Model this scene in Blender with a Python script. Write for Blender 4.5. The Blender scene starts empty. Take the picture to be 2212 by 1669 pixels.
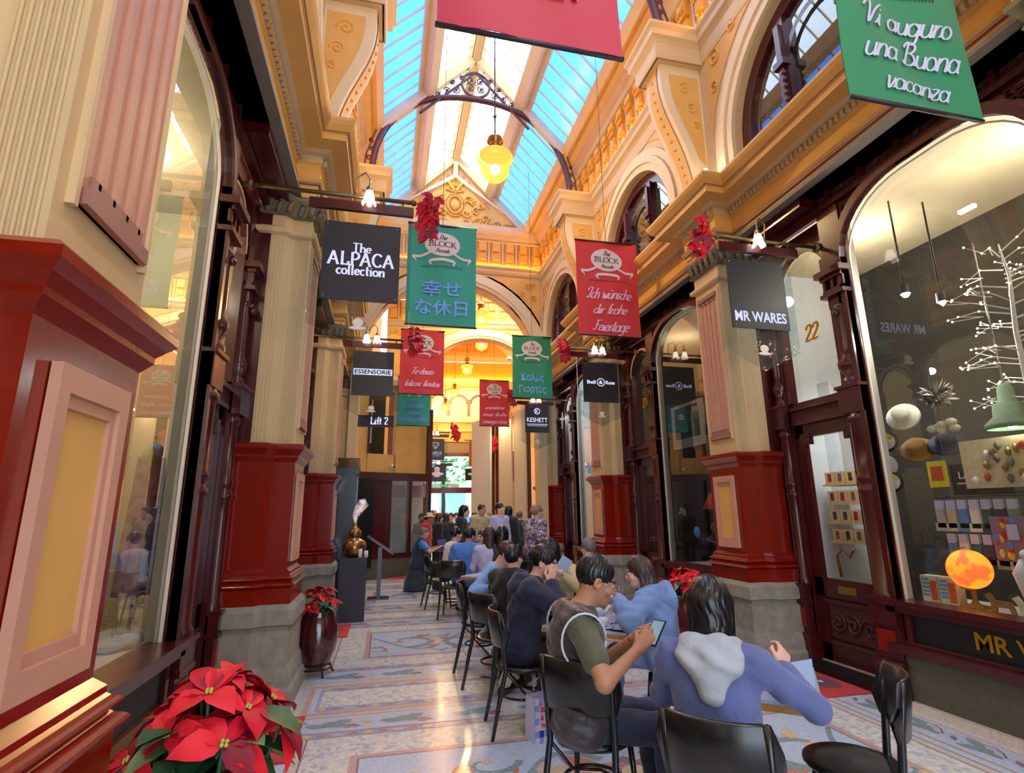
import bpy, math, random
import numpy as np
from mathutils import Vector, Matrix, Euler
random.seed(7); np.random.seed(7)
SC = bpy.context.scene
COL = SC.collection
PI = math.pi
# ------------------------------------------------------------------ camera, sky, light, exposure
CAMH = 1.6
cam = bpy.data.cameras.new('camera'); cam_o = bpy.data.objects.new('camera', cam); COL.objects.link(cam_o)
cam.sensor_width = 36.0; cam.lens = 1158.28 / 2212 * 36.0; cam.clip_end = 200
CR = ((0.97413621, -0.22572807, -0.01027007), (0.04154037, 0.22357425, -0.97380129), (0.22211041, 0.94818848, 0.2271686))
m = Matrix.Identity(4)
for i in range(3):
    m[i][0] = CR[0][i]; m[i][1] = -CR[1][i]; m[i][2] = -CR[2][i]
m[2][3] = CAMH
cam_o.matrix_world = m
SC.camera = cam_o
SC.view_settings.view_transform = 'Standard'; SC.view_settings.look = 'None'
SC.view_settings.exposure = 0.42; SC.view_settings.gamma = 1.0; SC.view_settings.use_curve_mapping = False
cy = SC.cycles
cy.max_bounces = 7; cy.diffuse_bounces = 4; cy.glossy_bounces = 4; cy.transmission_bounces = 4; cy.transparent_max_bounces = 14
cy.volume_bounces = 2; cy.caustics_reflective = False; cy.caustics_refractive = False; cy.sample_clamp_indirect = 4.0; cy.sample_clamp_direct = 0
cy.use_denoising = True
W = bpy.data.worlds.new('sky'); SC.world = W; W.use_nodes = True
bg = W.node_tree.nodes['Background']; bg.inputs[0].default_value = (0.70, 0.84, 1.0, 1); bg.inputs[1].default_value = 4.2

def area(name, loc, rot, sx, sy, power, col, portal=False):
    l = bpy.data.lights.new(name, 'AREA'); l.shape = 'RECTANGLE'; l.size = sx; l.size_y = sy; l.energy = power; l.color = col
    o = bpy.data.objects.new(name, l); COL.objects.link(o); o.location = loc; o.rotation_euler = rot
    if portal: l.cycles.is_portal = True
    return o
def point(name, loc, power, col, r=.07):
    l = bpy.data.lights.new(name, 'POINT'); l.energy = power; l.color = col; l.shadow_soft_size = r; o = bpy.data.objects.new(name, l); COL.objects.link(o); o.location = loc; return o
AX = 1.525                       # arcade axis
RW, ZE, ZR = 2.03, 9.2, 11.33    # roof half width, eaves height, ridge height
for s in (-1, 1):                # daylight enters through the two roof slopes
    area('skylight_portal', (AX + s * RW / 2, 4.5, (ZE + ZR) / 2 + .12), (0, s * math.atan2(ZR - ZE, RW), 0), 2.94, 17.2, 1, (1, 1, 1), True)

# ------------------------------------------------------------------ materials
def lin(c):
    c = c / 255.0
    return c / 12.92 if c <= 0.04045 else ((c + 0.055) / 1.055) ** 2.4
def rgb(r, g, b): return (lin(r), lin(g), lin(b), 1)
MATS = {}
def mat(name, col, rough=0.6, metal=0.0, noise=0.0, nscale=8.0, bump=0.0, bscale=60.0, spec=0.5, coat=0.0, emit=None, estr=0.0, stretch=None, sheen=0.0):
    mt = bpy.data.materials.new(name); mt.use_nodes = True; nt = mt.node_tree; N = nt.nodes; L = nt.links
    p = N['Principled BSDF']; c = rgb(*col)
    p.inputs['Base Color'].default_value = c; p.inputs['Roughness'].default_value = rough; p.inputs['Metallic'].default_value = metal
    p.inputs['Specular IOR Level'].default_value = spec; p.inputs['Coat Weight'].default_value = coat; p.inputs['Coat Roughness'].default_value = .15
    p.inputs['Sheen Weight'].default_value = sheen
    if emit: p.inputs['Emission Color'].default_value = rgb(*emit); p.inputs['Emission Strength'].default_value = estr
    if noise or bump:
        tc = N.new('ShaderNodeTexCoord'); mp = N.new('ShaderNodeMapping'); L.new(tc.outputs['Object'], mp.inputs['Vector'])
        if stretch: mp.inputs['Scale'].default_value = stretch
        if noise:
            nz = N.new('ShaderNodeTexNoise'); nz.inputs['Scale'].default_value = nscale; nz.inputs['Detail'].default_value = 5
            L.new(mp.outputs[0], nz.inputs['Vector'])
            rp = N.new('ShaderNodeValToRGB'); rp.color_ramp.elements[0].position = .3; rp.color_ramp.elements[1].position = .7
            rp.color_ramp.elements[0].color = tuple(x * (1 - noise) for x in c[:3]) + (1,); rp.color_ramp.elements[1].color = tuple(min(1, x * (1 + noise)) for x in c[:3]) + (1,)
            L.new(nz.outputs['Fac'], rp.inputs['Fac']); L.new(rp.outputs['Color'], p.inputs['Base Color'])
        if bump:
            nb = N.new('ShaderNodeTexNoise'); nb.inputs['Scale'].default_value = bscale; nb.inputs['Detail'].default_value = 4
            L.new(mp.outputs[0], nb.inputs['Vector'])
            bp = N.new('ShaderNodeBump'); bp.inputs['Strength'].default_value = bump; bp.inputs['Distance'].default_value = .02
            L.new(nb.outputs['Fac'], bp.inputs['Height']); L.new(bp.outputs[0], p.inputs['Normal'])
    MATS[name] = mt; return mt
def emis(name, col, s):
    mt = bpy.data.materials.new(name); mt.use_nodes = True; nt = mt.node_tree; nt.nodes.clear()
    e = nt.nodes.new('ShaderNodeEmission'); e.inputs[0].default_value = rgb(*col); e.inputs[1].default_value = s
    o = nt.nodes.new('ShaderNodeOutputMaterial'); nt.links.new(e.outputs[0], o.inputs[0]); MATS[name] = mt; return mt
def glass(name, tint, refl=1.0, rough=0.0, haze=0.0, hazecol=(255, 255, 255), ior=1.45):
    """thin pane: clear straight through, mirror-like by fresnel, optional milky haze"""
    mt = bpy.data.materials.new(name); mt.use_nodes = True; nt = mt.node_tree; N = nt.nodes; L = nt.links; N.clear()
    tr = N.new('ShaderNodeBsdfTransparent'); tr.inputs[0].default_value = rgb(*tint)
    gl = N.new('ShaderNodeBsdfGlossy'); gl.inputs['Roughness'].default_value = rough; gl.inputs[0].default_value = (refl, refl, refl, 1)
    lw = N.new('ShaderNodeLayerWeight'); pw = N.new('ShaderNodeMath'); pw.operation = 'POWER'; pw.inputs[1].default_value = 2.5; L.new(lw.outputs['Facing'], pw.inputs[0]); fr = N.new('ShaderNodeMath'); fr.operation = 'MULTIPLY_ADD'; fr.inputs[1].default_value = .9; fr.inputs[2].default_value = (ior - 1) ** 2 * .3; L.new(pw.outputs[0], fr.inputs[0])
    mx = N.new('ShaderNodeMixShader'); L.new(fr.outputs[0], mx.inputs[0]); L.new(tr.outputs[0], mx.inputs[1]); L.new(gl.outputs[0], mx.inputs[2])
    last = mx
    if haze:
        ts = N.new('ShaderNodeBsdfTranslucent'); ts.inputs[0].default_value = rgb(*hazecol)
        m2 = N.new('ShaderNodeMixShader'); m2.inputs[0].default_value = haze; L.new(mx.outputs[0], m2.inputs[1]); L.new(ts.outputs[0], m2.inputs[2]); last = m2
    o = N.new('ShaderNodeOutputMaterial'); L.new(last.outputs[0], o.inputs[0]); MATS[name] = mt; return mt

mat('cream', (216, 186, 140), .55, noise=.04, nscale=3)
mat('cream_light', (232, 210, 168), .5, noise=.03, nscale=3)
mat('ochre', (226, 176, 96), .55, noise=.06, nscale=4)
mat('gilt', (228, 168, 66), .45, noise=.10, nscale=14, bump=.25, bscale=40)
mat('pink', (202, 150, 126), .5, noise=.04)
mat('pink_dark', (160, 112, 98), .5)
mat('oxblood', (132, 22, 6), .22, noise=.10, nscale=30, coat=.4)
mat('maroon', (72, 15, 19), .28, noise=.10, nscale=20, coat=.35, stretch=(1, 1, .2))
mat('maroon_carved', (84, 36, 40), .4, noise=.3, nscale=40, bump=.9, bscale=55)
mat('stone', (146, 142, 130), .8, noise=.16, nscale=11, bump=.25, bscale=90)
mat('stone_dark', (128, 116, 92), .85, noise=.2, nscale=14, bump=.3)
mat('riser_stone', (86, 84, 70), .6, noise=.15, nscale=25)
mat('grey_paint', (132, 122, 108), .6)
mat('feather_pale_paint', (176, 170, 160), .5)
mat('white_paint', (236, 228, 214), .5)
mat('iron', (84, 56, 66), .45, metal=.3)
mat('brass', (176, 142, 78), .28, metal=.9)
mat('brass_dull', (120, 100, 66), .4, metal=.8)
mat('gold', (214, 158, 30), .3, metal=.7)
mat('black_wood', (16, 17, 22), .3, coat=.3)
mat('black', (14, 14, 18), .5)
mat('charcoal', (46, 46, 56), .55, noise=.1, nscale=40)
mat('board', (40, 40, 50), .35)
mat('white', (235, 235, 238), .4)
mat('lavender_white', (206, 208, 245), .4)
mat('chrome', (200, 200, 205), .15, metal=1)
mat('mat_red', (196, 62, 62), .9, noise=.08, nscale=60, bump=.3, bscale=200)
mat('mat_print', (110, 66, 84), .9)
mat('table_top', (170, 190, 225), .25, coat=.3)
mat('table_edge', (170, 122, 62), .4)
mat('china', (214, 224, 240), .15, coat=.5)
mat('petal', (206, 14, 42), .5, noise=.18, nscale=14, spec=.3)
mat('petal_hot', (232, 36, 52), .5, noise=.14, nscale=14, spec=.3)
mat('petal_deep', (140, 8, 40), .55, noise=.15, nscale=14)
mat('leaf', (42, 84, 48), .5, noise=.25, nscale=14)
mat('leaf_pale', (120, 150, 96), .55, noise=.2)
mat('seed', (190, 180, 80), .5)
mat('pot_glaze', (74, 18, 24), .12, noise=.3, nscale=5, coat=.8)
mat('soil', (40, 30, 24), .9)
mat('copper', (150, 108, 62), .25, metal=.85, noise=.15)
mat('room_cream', (222, 206, 170), .8)
mat('room_white', (208, 214, 220), .8)
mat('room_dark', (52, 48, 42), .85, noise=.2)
mat('room_floor', (190, 176, 150), .5)
mat('kraft', (196, 160, 104), .7)
mat('banner_red', (216, 52, 54), .65, sheen=.3)
mat('banner_crimson', (190, 40, 72), .65, sheen=.3)
mat('banner_teal', (36, 160, 136), .6, sheen=.3)
mat('banner_green', (26, 136, 96), .6, sheen=.3)
mat('banner_print', (232, 214, 206), .7)
mat('banner_ink', (60, 50, 60), .7)
mat('banner_blue', (120, 170, 250), .6)
mat('banner_pink', (246, 190, 214), .6)
mat('orange_sign', (190, 92, 22), .6)
mat('cream_sign', (238, 220, 170), .6)
mat('dark_rod', (46, 36, 48), .5)
emis('bulb', (255, 214, 130), 42)
emis('bulb_small', (255, 244, 226), 22)
emis('led', (255, 178, 74), 46)
emis('fairy', (255, 216, 150), 14)
emis('globe_glow', (255, 140, 40), 1.5)
emis('spot_white', (255, 240, 220), 60)
emis('shop_panel', (255, 236, 196), 3.5)
emis('sign_lit', (214, 216, 255), .85)
glass('shop_glass', (236, 240, 238), 1.0)
glass('acrylic', (236, 242, 244), 1.0, ior=1.3)
glass('clear_sky_glass', (240, 248, 255), .6, haze=.15)
glass('blue_sky_glass', (66, 118, 206), .8, .15, haze=.35, hazecol=(70, 150, 250))
def lamp_glass():
    mt = bpy.data.materials.new('amber_glass'); mt.use_nodes = True; nt = mt.node_tree; N = nt.nodes; L = nt.links; N.clear()
    tr = N.new('ShaderNodeBsdfTransparent'); tr.inputs[0].default_value = rgb(255, 232, 170)
    em = N.new('ShaderNodeEmission'); em.inputs[0].default_value = rgb(255, 196, 84); em.inputs[1].default_value = 1.5
    mx = N.new('ShaderNodeMixShader'); mx.inputs[0].default_value = .62; L.new(tr.outputs[0], mx.inputs[1]); L.new(em.outputs[0], mx.inputs[2])
    o = N.new('ShaderNodeOutputMaterial'); L.new(mx.outputs[0], o.inputs[0]); MATS['amber_glass'] = mt
    mt = bpy.data.materials.new('frost_glass'); mt.use_nodes = True; nt = mt.node_tree; N = nt.nodes; L = nt.links; N.clear()
    tr = N.new('ShaderNodeBsdfTranslucent'); tr.inputs[0].default_value = rgb(240, 240, 245)
    em = N.new('ShaderNodeEmission'); em.inputs[0].default_value = rgb(255, 238, 214); em.inputs[1].default_value = 1.1
    mx = N.new('ShaderNodeAddShader'); L.new(tr.outputs[0], mx.inputs[0]); L.new(em.outputs[0], mx.inputs[1])
    o = N.new('ShaderNodeOutputMaterial'); L.new(mx.outputs[0], o.inputs[0]); MATS['frost_glass'] = mt
lamp_glass()
def terrazzo(name, cols, scale, rough=.22):
    mt = bpy.data.materials.new(name); mt.use_nodes = True; nt = mt.node_tree; N = nt.nodes; L = nt.links
    p = N['Principled BSDF']; p.inputs['Roughness'].default_value = rough; p.inputs['Coat Weight'].default_value = .3; p.inputs['Coat Roughness'].default_value = .12
    tc = N.new('ShaderNodeTexCoord'); v = N.new('ShaderNodeTexVoronoi'); v.inputs['Scale'].default_value = scale; L.new(tc.outputs['Object'], v.inputs['Vector'])
    sp = N.new('ShaderNodeSeparateColor'); L.new(v.outputs['Color'], sp.inputs[0])
    rp = N.new('ShaderNodeValToRGB'); rp.color_ramp.interpolation = 'CONSTANT'
    els = rp.color_ramp.elements
    while len(els) < len(cols): els.new(.5)
    for i, c in enumerate(cols): els[i].position = i / len(cols); els[i].color = rgb(*c)
    L.new(sp.outputs[0], rp.inputs['Fac']); L.new(rp.outputs['Color'], p.inputs['Base Color']); MATS[name] = mt
terrazzo('fl_ground', [(204, 202, 198), (212, 208, 202), (196, 196, 196), (216, 212, 204)], 70)
terrazzo('fl_speckle', [(232, 230, 222), (214, 218, 222), (236, 230, 216), (194, 202, 212), (226, 224, 214), (240, 238, 230)], 30)
terrazzo('fl_blue', [(196, 212, 234), (202, 216, 236), (188, 206, 230), (208, 220, 236)], 70)
terrazzo('fl_beige', [(220, 208, 192), (214, 202, 188), (226, 214, 200)], 80)
terrazzo('fl_pink', [(212, 176, 168), (204, 168, 164), (218, 186, 176)], 80)
terrazzo('fl_red', [(204, 142, 122), (194, 134, 120), (212, 152, 130)], 80)
terrazzo('fl_lilac', [(176, 180, 212), (168, 174, 206), (186, 186, 214)], 80)
terrazzo('fl_green', [(142, 166, 168), (150, 174, 172), (132, 158, 164)], 80)
terrazzo('fl_gold', [(226, 202, 160), (218, 194, 152), (232, 210, 170)], 80)
terrazzo('fl_plum', [(160, 132, 150), (150, 124, 144)], 80)
terrazzo('fl_white', [(216, 214, 210), (206, 206, 206)], 80)

# ------------------------------------------------------------------ mesh helpers
class MB:
    def __init__(s): s.v = []; s.f = []; s.m = []; s.mats = []; s.cur = 0; s.smooth = []; s.sm = False
    def mat(s, name):
        if name not in s.mats: s.mats.append(name)
        s.cur = s.mats.index(name); return s
    def add(s, vs, fs):
        b = len(s.v); s.v += [tuple(map(float, q)) for q in vs]
        for f in fs: s.f.append([b + i for i in f]); s.m.append(s.cur); s.smooth.append(s.sm)
        return s
    def box(s, x0, x1, y0, y1, z0, z1):
        return s.add([(x0, y0, z0), (x1, y0, z0), (x1, y1, z0), (x0, y1, z0), (x0, y0, z1), (x1, y0, z1), (x1, y1, z1), (x0, y1, z1)],
                     [(0, 3, 2, 1), (4, 5, 6, 7), (0, 1, 5, 4), (1, 2, 6, 5), (2, 3, 7, 6), (3, 0, 4, 7)])
    def obox(s, M, sx, sy, sz):
        c = [(a * sx / 2, b * sy / 2, d * sz / 2) for d in (-1, 1) for a, b in ((-1, -1), (1, -1), (1, 1), (-1, 1))]
        return s.add([M @ Vector(q) for q in c], [(0, 3, 2, 1), (4, 5, 6, 7), (0, 1, 5, 4), (1, 2, 6, 5), (2, 3, 7, 6), (3, 0, 4, 7)])
    def lathe(s, prof, c=(0, 0, 0), n=20, M=None, a0=0, a1=2 * PI, sx=1, sy=1):
        full = abs(a1 - a0 - 2 * PI) < 1e-6; k = n if full else n + 1
        vs = []
        for r, z in prof:
            for i in range(k):
                a = a0 + (a1 - a0) * i / n
                q = Vector((r * math.cos(a) * sx, r * math.sin(a) * sy, z)); q = (M @ q) if M else q + Vector(c); vs.append(q)
        fs = []
        for j in range(len(prof) - 1):
            for i in range(n):
                i2 = (i + 1) % k
                fs.append((j * k + i, j * k + i2, (j + 1) * k + i2, (j + 1) * k + i))
        sm = s.sm; s.sm = True; s.add(vs, fs); s.sm = sm; return s
    def tube(s, pts, r, n=6, cap=True, flat=1.0, up=None):
        P = [Vector(p) for p in pts]; k = len(P)
        R = r if hasattr(r, '__len__') else [r] * k
        t0 = (P[1] - P[0]).normalized()
        u = Vector(up) if up else (Vector((0, 0, 1)) if abs(t0.z) < .9 else Vector((1, 0, 0)))
        vs = []
        for i in range(k):
            t = (P[min(i + 1, k - 1)] - P[max(i - 1, 0)])
            t = t.normalized() if t.length > 1e-9 else t0
            a = t.cross(u); a = a.normalized() if a.length > 1e-6 else Vector((1, 0, 0)); b = a.cross(t).normalized()
            if not up: u = b
            for j in range(n):
                th = 2 * PI * j / n
                vs.append(P[i] + (a * math.cos(th) + b * math.sin(th) * flat) * R[i])
        fs = [(i * n + j, i * n + (j + 1) % n, (i + 1) * n + (j + 1) % n, (i + 1) * n + j) for i in range(k - 1) for j in range(n)]
        if cap: fs += [tuple(range(n - 1, -1, -1)), tuple((k - 1) * n + j for j in range(n))]
        sm = s.sm; s.sm = n > 4; s.add(vs, fs); s.sm = sm; return s
    def sphere(s, c, r, n=12, m=8, sc=(1, 1, 1), M=None):
        vs = []; fs = []
        for i in range(m + 1):
            a = PI * i / m
            for j in range(n):
                b = 2 * PI * j / n
                q = Vector((r * sc[0] * math.sin(a) * math.cos(b), r * sc[1] * math.sin(a) * math.sin(b), r * sc[2] * math.cos(a)))
                vs.append((M @ q if M else q) + Vector(c))
        for i in range(m):
            for j in range(n): fs.append((i * n + j, (i + 1) * n + j, (i + 1) * n + (j + 1) % n, i * n + (j + 1) % n))
        sm = s.sm; s.sm = True; s.add(vs, fs); s.sm = sm; return s
    def prism(s, poly, f0, f1):
        """poly: list of 2-d points; f0/f1 map a 2-d point to the two end caps"""
        n = len(poly); return s.add([f0(*p) for p in poly] + [f1(*p) for p in poly], [tuple(range(n - 1, -1, -1)), tuple(range(n, 2 * n))] + [(i, (i + 1) % n, n + (i + 1) % n, n + i) for i in range(n)])
    def ribbon(s, A, B):
        n = len(A); return s.add(list(A) + list(B), [(i, i + 1, n + i + 1, n + i) for i in range(n - 1)])
    def sweep(s, prof, path, closed, fn):
        """prof: (offset, z); path: plan polyline (u,v), offset to its left; fn(u,v,z) -> point"""
        n = len(path); N = []
        for i in range(n):
            def nrm(a, b):
                d = (b[0] - a[0], b[1] - a[1]); l = math.hypot(*d) or 1; return (-d[1] / l, d[0] / l)
            if closed or 0 < i < n - 1:
                a = nrm(path[i - 1], path[i]); b = nrm(path[i], path[(i + 1) % n])
                k = 1 + a[0] * b[0] + a[1] * b[1]; N.append(((a[0] + b[0]) / k, (a[1] + b[1]) / k))
            elif i == 0: N.append(nrm(path[0], path[1]))
            else: N.append(nrm(path[-2], path[-1]))
        vs = [fn(path[i][0] + N[i][0] * o, path[i][1] + N[i][1] * o, z) for o, z in prof for i in range(n)]
        K = n if closed else n - 1
        return s.add(vs, [(j * n + i, j * n + (i + 1) % n, (j + 1) * n + (i + 1) % n, (j + 1) * n + i) for j in range(len(prof) - 1) for i in range(K)])
    def mesh(s, name):
        me = bpy.data.meshes.new(name); me.from_pydata(s.v, [], s.f)
        for q in s.mats: me.materials.append(MATS[q])
        me.polygons.foreach_set('material_index', s.m); me.polygons.foreach_set('use_smooth', s.smooth); me.update(); return me
    def build(s, name, parent=None, **kw): return link(s.mesh(name), name, parent, **kw)
def link(data, name, parent=None, label=None, cat=None, group=None, kind=None, loc=None, rz=None):
    o = bpy.data.objects.new(name, data); COL.objects.link(o)
    if parent: o.parent = parent
    if label: o['label'] = label
    if cat: o['category'] = cat
    if group: o['group'] = group
    if kind: o['kind'] = kind
    if loc is not None: o.location = loc
    if rz is not None: o.rotation_euler = (0, 0, rz)
    return o
def thing(name, label, cat, loc=(0, 0, 0), rz=0, group=None): return link(None, name, None, label, cat, group, None, loc, rz)
def dup(root, loc, rz, label, group=None, scale=None):
    r = root.copy(); COL.objects.link(r); r.location = loc; r.rotation_euler = (0, 0, rz); r['label'] = label
    if group: r['group'] = group
    if scale: r.scale = (scale,) * 3
    for ch in list(root.children):
        c = ch.copy(); COL.objects.link(c); c.parent = r
        for g in list(ch.children):
            d = g.copy(); COL.objects.link(d); d.parent = c
    return r
def bez(p0, p1, p2, p3, n=8):
    return [tuple((1 - t) ** 3 * a + 3 * (1 - t) ** 2 * t * b + 3 * (1 - t) * t * t * c + t ** 3 * d for a, b, c, d in zip(p0, p1, p2, p3)) for t in [i / n for i in range(n + 1)]]
def spiral(cx, cy, r0, r1, a0, a1, n=14):
    return [(cx + (r0 + (r1 - r0) * i / n) * math.cos(a0 + (a1 - a0) * i / n), cy + (r0 + (r1 - r0) * i / n) * math.sin(a0 + (a1 - a0) * i / n)) for i in range(n + 1)]
def ray(px, py):
    a = ((px - 1106) / 1158.28, (py - 834.5) / 1158.28, 1); return [sum(CR[k][i] * a[k] for k in range(3)) for i in range(3)]
def aty(px, py, Y):
    d = ray(px, py); t = Y / d[1]; return (d[0] * t, Y, CAMH + d[2] * t)
def atz(px, py, Z):
    d = ray(px, py); t = (Z - CAMH) / d[2]; return (d[0] * t, d[1] * t, Z)
def text_mesh(txt, size, depth=.002, shear=0, bold=0.0, spacing=1.0, sx=1.0, width=None):
    cu = bpy.data.curves.new('lettering', 'FONT'); cu.body = txt; cu.size = size; cu.extrude = depth; cu.shear = shear; cu.offset = bold; cu.space_character = spacing
    cu.align_x = 'CENTER'; cu.align_y = 'CENTER'; cu.resolution_u = 3
    o = bpy.data.objects.new('lettering', cu); COL.objects.link(o)
    dg = bpy.context.evaluated_depsgraph_get(); me = bpy.data.meshes.new_from_object(o.evaluated_get(dg)); bpy.data.objects.remove(o); bpy.data.curves.remove(cu)
    V = np.array([v.co[:] for v in me.vertices]) if len(me.vertices) else np.zeros((1, 3)); F = [list(p.vertices) for p in me.polygons]
    bpy.data.meshes.remove(me)
    V[:, 0] *= sx
    c = (V.min(0) + V.max(0)) / 2; V[:, :2] -= c[:2]
    if width: V[:, 0] *= width / max(1e-6, np.ptp(V[:, 0]))
    return V, F
def put_text(mb, txt, size, fn, matname, **k):
    """fn(x,y,z)->world point; text lies in its own xy plane"""
    V, F = text_mesh(txt, size, **k); mb.mat(matname).add([fn(*v) for v in V], F)

# stroke lettering: cursive and slab-serif hands drawn as flat ribbons, units of cap height
def _arc(cx, cy, rx, ry, a0, a1, n=8): return [(cx + rx * math.cos(math.radians(a0 + (a1 - a0) * i / n)), cy + ry * math.sin(math.radians(a0 + (a1 - a0) * i / n))) for i in range(n + 1)]
_o = _arc(.24, .27, .22, .27, 40, 400, 12)
GL = {
 'a': (.54, [_arc(.24, .27, .22, .27, 35, 360, 10), [(.47, .54), (.46, .1), (.54, 0)]]), 'c': (.44, [_arc(.26, .27, .22, .27, 50, 310, 9)]),
 'd': (.54, [_arc(.24, .27, .22, .27, 35, 360, 10), [(.47, 1), (.46, .1), (.54, 0)]]), 'e': (.46, [[(.05, .27), (.42, .33), (.36, .5), (.22, .54), (.06, .4), (.05, .15), (.2, 0), (.42, .1)]]),
 'f': (.36, [[(.42, .95), (.3, 1), (.2, .85), (.18, 0)], [(.02, .54), (.38, .54)]]), 'F': (.62, [[(.08, .95), (.7, 1)], [(.32, .97), (.24, .2), (.08, 0), (-.04, .12)], [(.12, .5), (.55, .54)]]),
 'g': (.54, [_arc(.24, .27, .22, .27, 35, 360, 10), [(.47, .54), (.46, -.15), (.3, -.38), (.08, -.28)]]), 'h': (.54, [[(.1, 1), (.08, 0)], [(.09, .3), (.2, .5), (.36, .54), (.45, .4), (.45, 0)]]),
 'i': (.26, [[(.12, .54), (.12, .08), (.22, 0)], [(.13, .74), (.14, .8)]]), 'l': (.26, [[(.12, 1), (.11, .08), (.22, 0)]]), 'n': (.54, [[(.08, .54), (.08, 0)], [(.09, .3), (.2, .5), (.36, .54), (.45, .4), (.45, 0)]]),
 'o': (.5, [_o]), 'r': (.38, [[(.08, .54), (.08, 0)], [(.09, .3), (.2, .5), (.36, .5)]]), 's': (.4, [[(.36, .48), (.2, .54), (.06, .42), (.2, .29), (.34, .15), (.2, 0), (.03, .07)]]),
 't': (.34, [[(.16, .9), (.15, .1), (.3, .02)], [(.02, .56), (.34, .56)]]), 'u': (.54, [[(.08, .54), (.08, .14), (.22, 0), (.38, .06), (.46, .2)], [(.47, .54), (.46, .08), (.54, 0)]]),
 'v': (.46, [[(.04, .52), (.1, .54), (.2, 0), (.36, .3), (.42, .54)]]), 'w': (.7, [[(.04, .52), (.1, .54), (.18, 0), (.36, .4), (.44, 0), (.6, .3), (.64, .54)]]), 'z': (.46, [[(.06, .52), (.4, .54), (.06, 0), (.44, .02)]]),
 'V': (.7, [[(-.14, .7), (.0, .95), (.14, .98), (.22, .8), (.3, 0), (.5, .6), (.74, 1.02), (.8, .98)]]), 'B': (.68, [[(.2, .98), (.1, 0)], [(-.02, .76), (.1, 1), (.42, 1.02), (.56, .8), (.4, .58), (.22, .54), (.5, .5), (.62, .24), (.42, 0), (.1, .0), (.0, .14)]]),
 'I': (.42, [[(-.1, .7), (-.04, .98), (.2, 1), (.36, .96), (.2, .2), (.04, 0), (-.08, .12)]]), 'T': (.64, [[(.0, .96), (.68, 1)], [(.38, .98), (.28, .2), (.12, 0)]]),
 'A': (.76, [[(.02, 0), (.36, 1)], [(.36, 1), (.7, 0)], [(.16, .34), (.58, .34)]]), 'L': (.64, [[(.16, 1), (.16, 0)], [(.16, .03), (.6, .03), (.6, .26)]]), 'P': (.68, [[(.16, 1), (.16, 0)], [(.16, .97), (.44, .97), (.62, .84), (.62, .6), (.44, .46), (.16, .46)]]),
 'C': (.76, [_arc(.42, .5, .36, .5, 40, 320, 12)]), 'O': (.86, [_arc(.43, .5, .37, .5, 0, 360, 14)]), 'K': (.74, [[(.14, 1), (.14, 0)], [(.62, 1), (.16, .44)], [(.3, .56), (.68, 0)]]), 'R': (.72, [[(.16, 1), (.16, 0)], [(.16, .97), (.44, .97), (.6, .84), (.58, .62), (.42, .5), (.16, .5)], [(.36, .5), (.66, 0)]]),
 'E': (.62, [[(.14, 1), (.14, 0)], [(.14, .97), (.56, .97)], [(.14, .5), (.46, .5)], [(.14, .03), (.56, .03)]]), '2': (.56, [[(.06, .74), (.14, .95), (.32, 1), (.48, .82), (.4, .55), (.08, .04), (.52, .04)]]), ' ': (.34, []),
}
GB = {'A': [(.02, 0), (.7, 0)], 'T': [(.3, 0)], 'L': [(.16, 1), (.16, 0)], 'P': [(.16, 0)], 'K': [(.14, 0), (.14, 1), (.66, 0), (.62, 1)], 'B': [], 'h': [(.08, 0), (.45, 0), (.08, 1)], 'n': [(.08, 0), (.45, 0), (.06, .54)], 'l': [(.11, 0), (.1, 1)], 'i': [(.12, 0), (.1, .54)], 't': [], 'R': [(.16, 0), (.66, 0)], 'f': [(.18, 0)], 'r': [(.08, 0)]}
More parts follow.
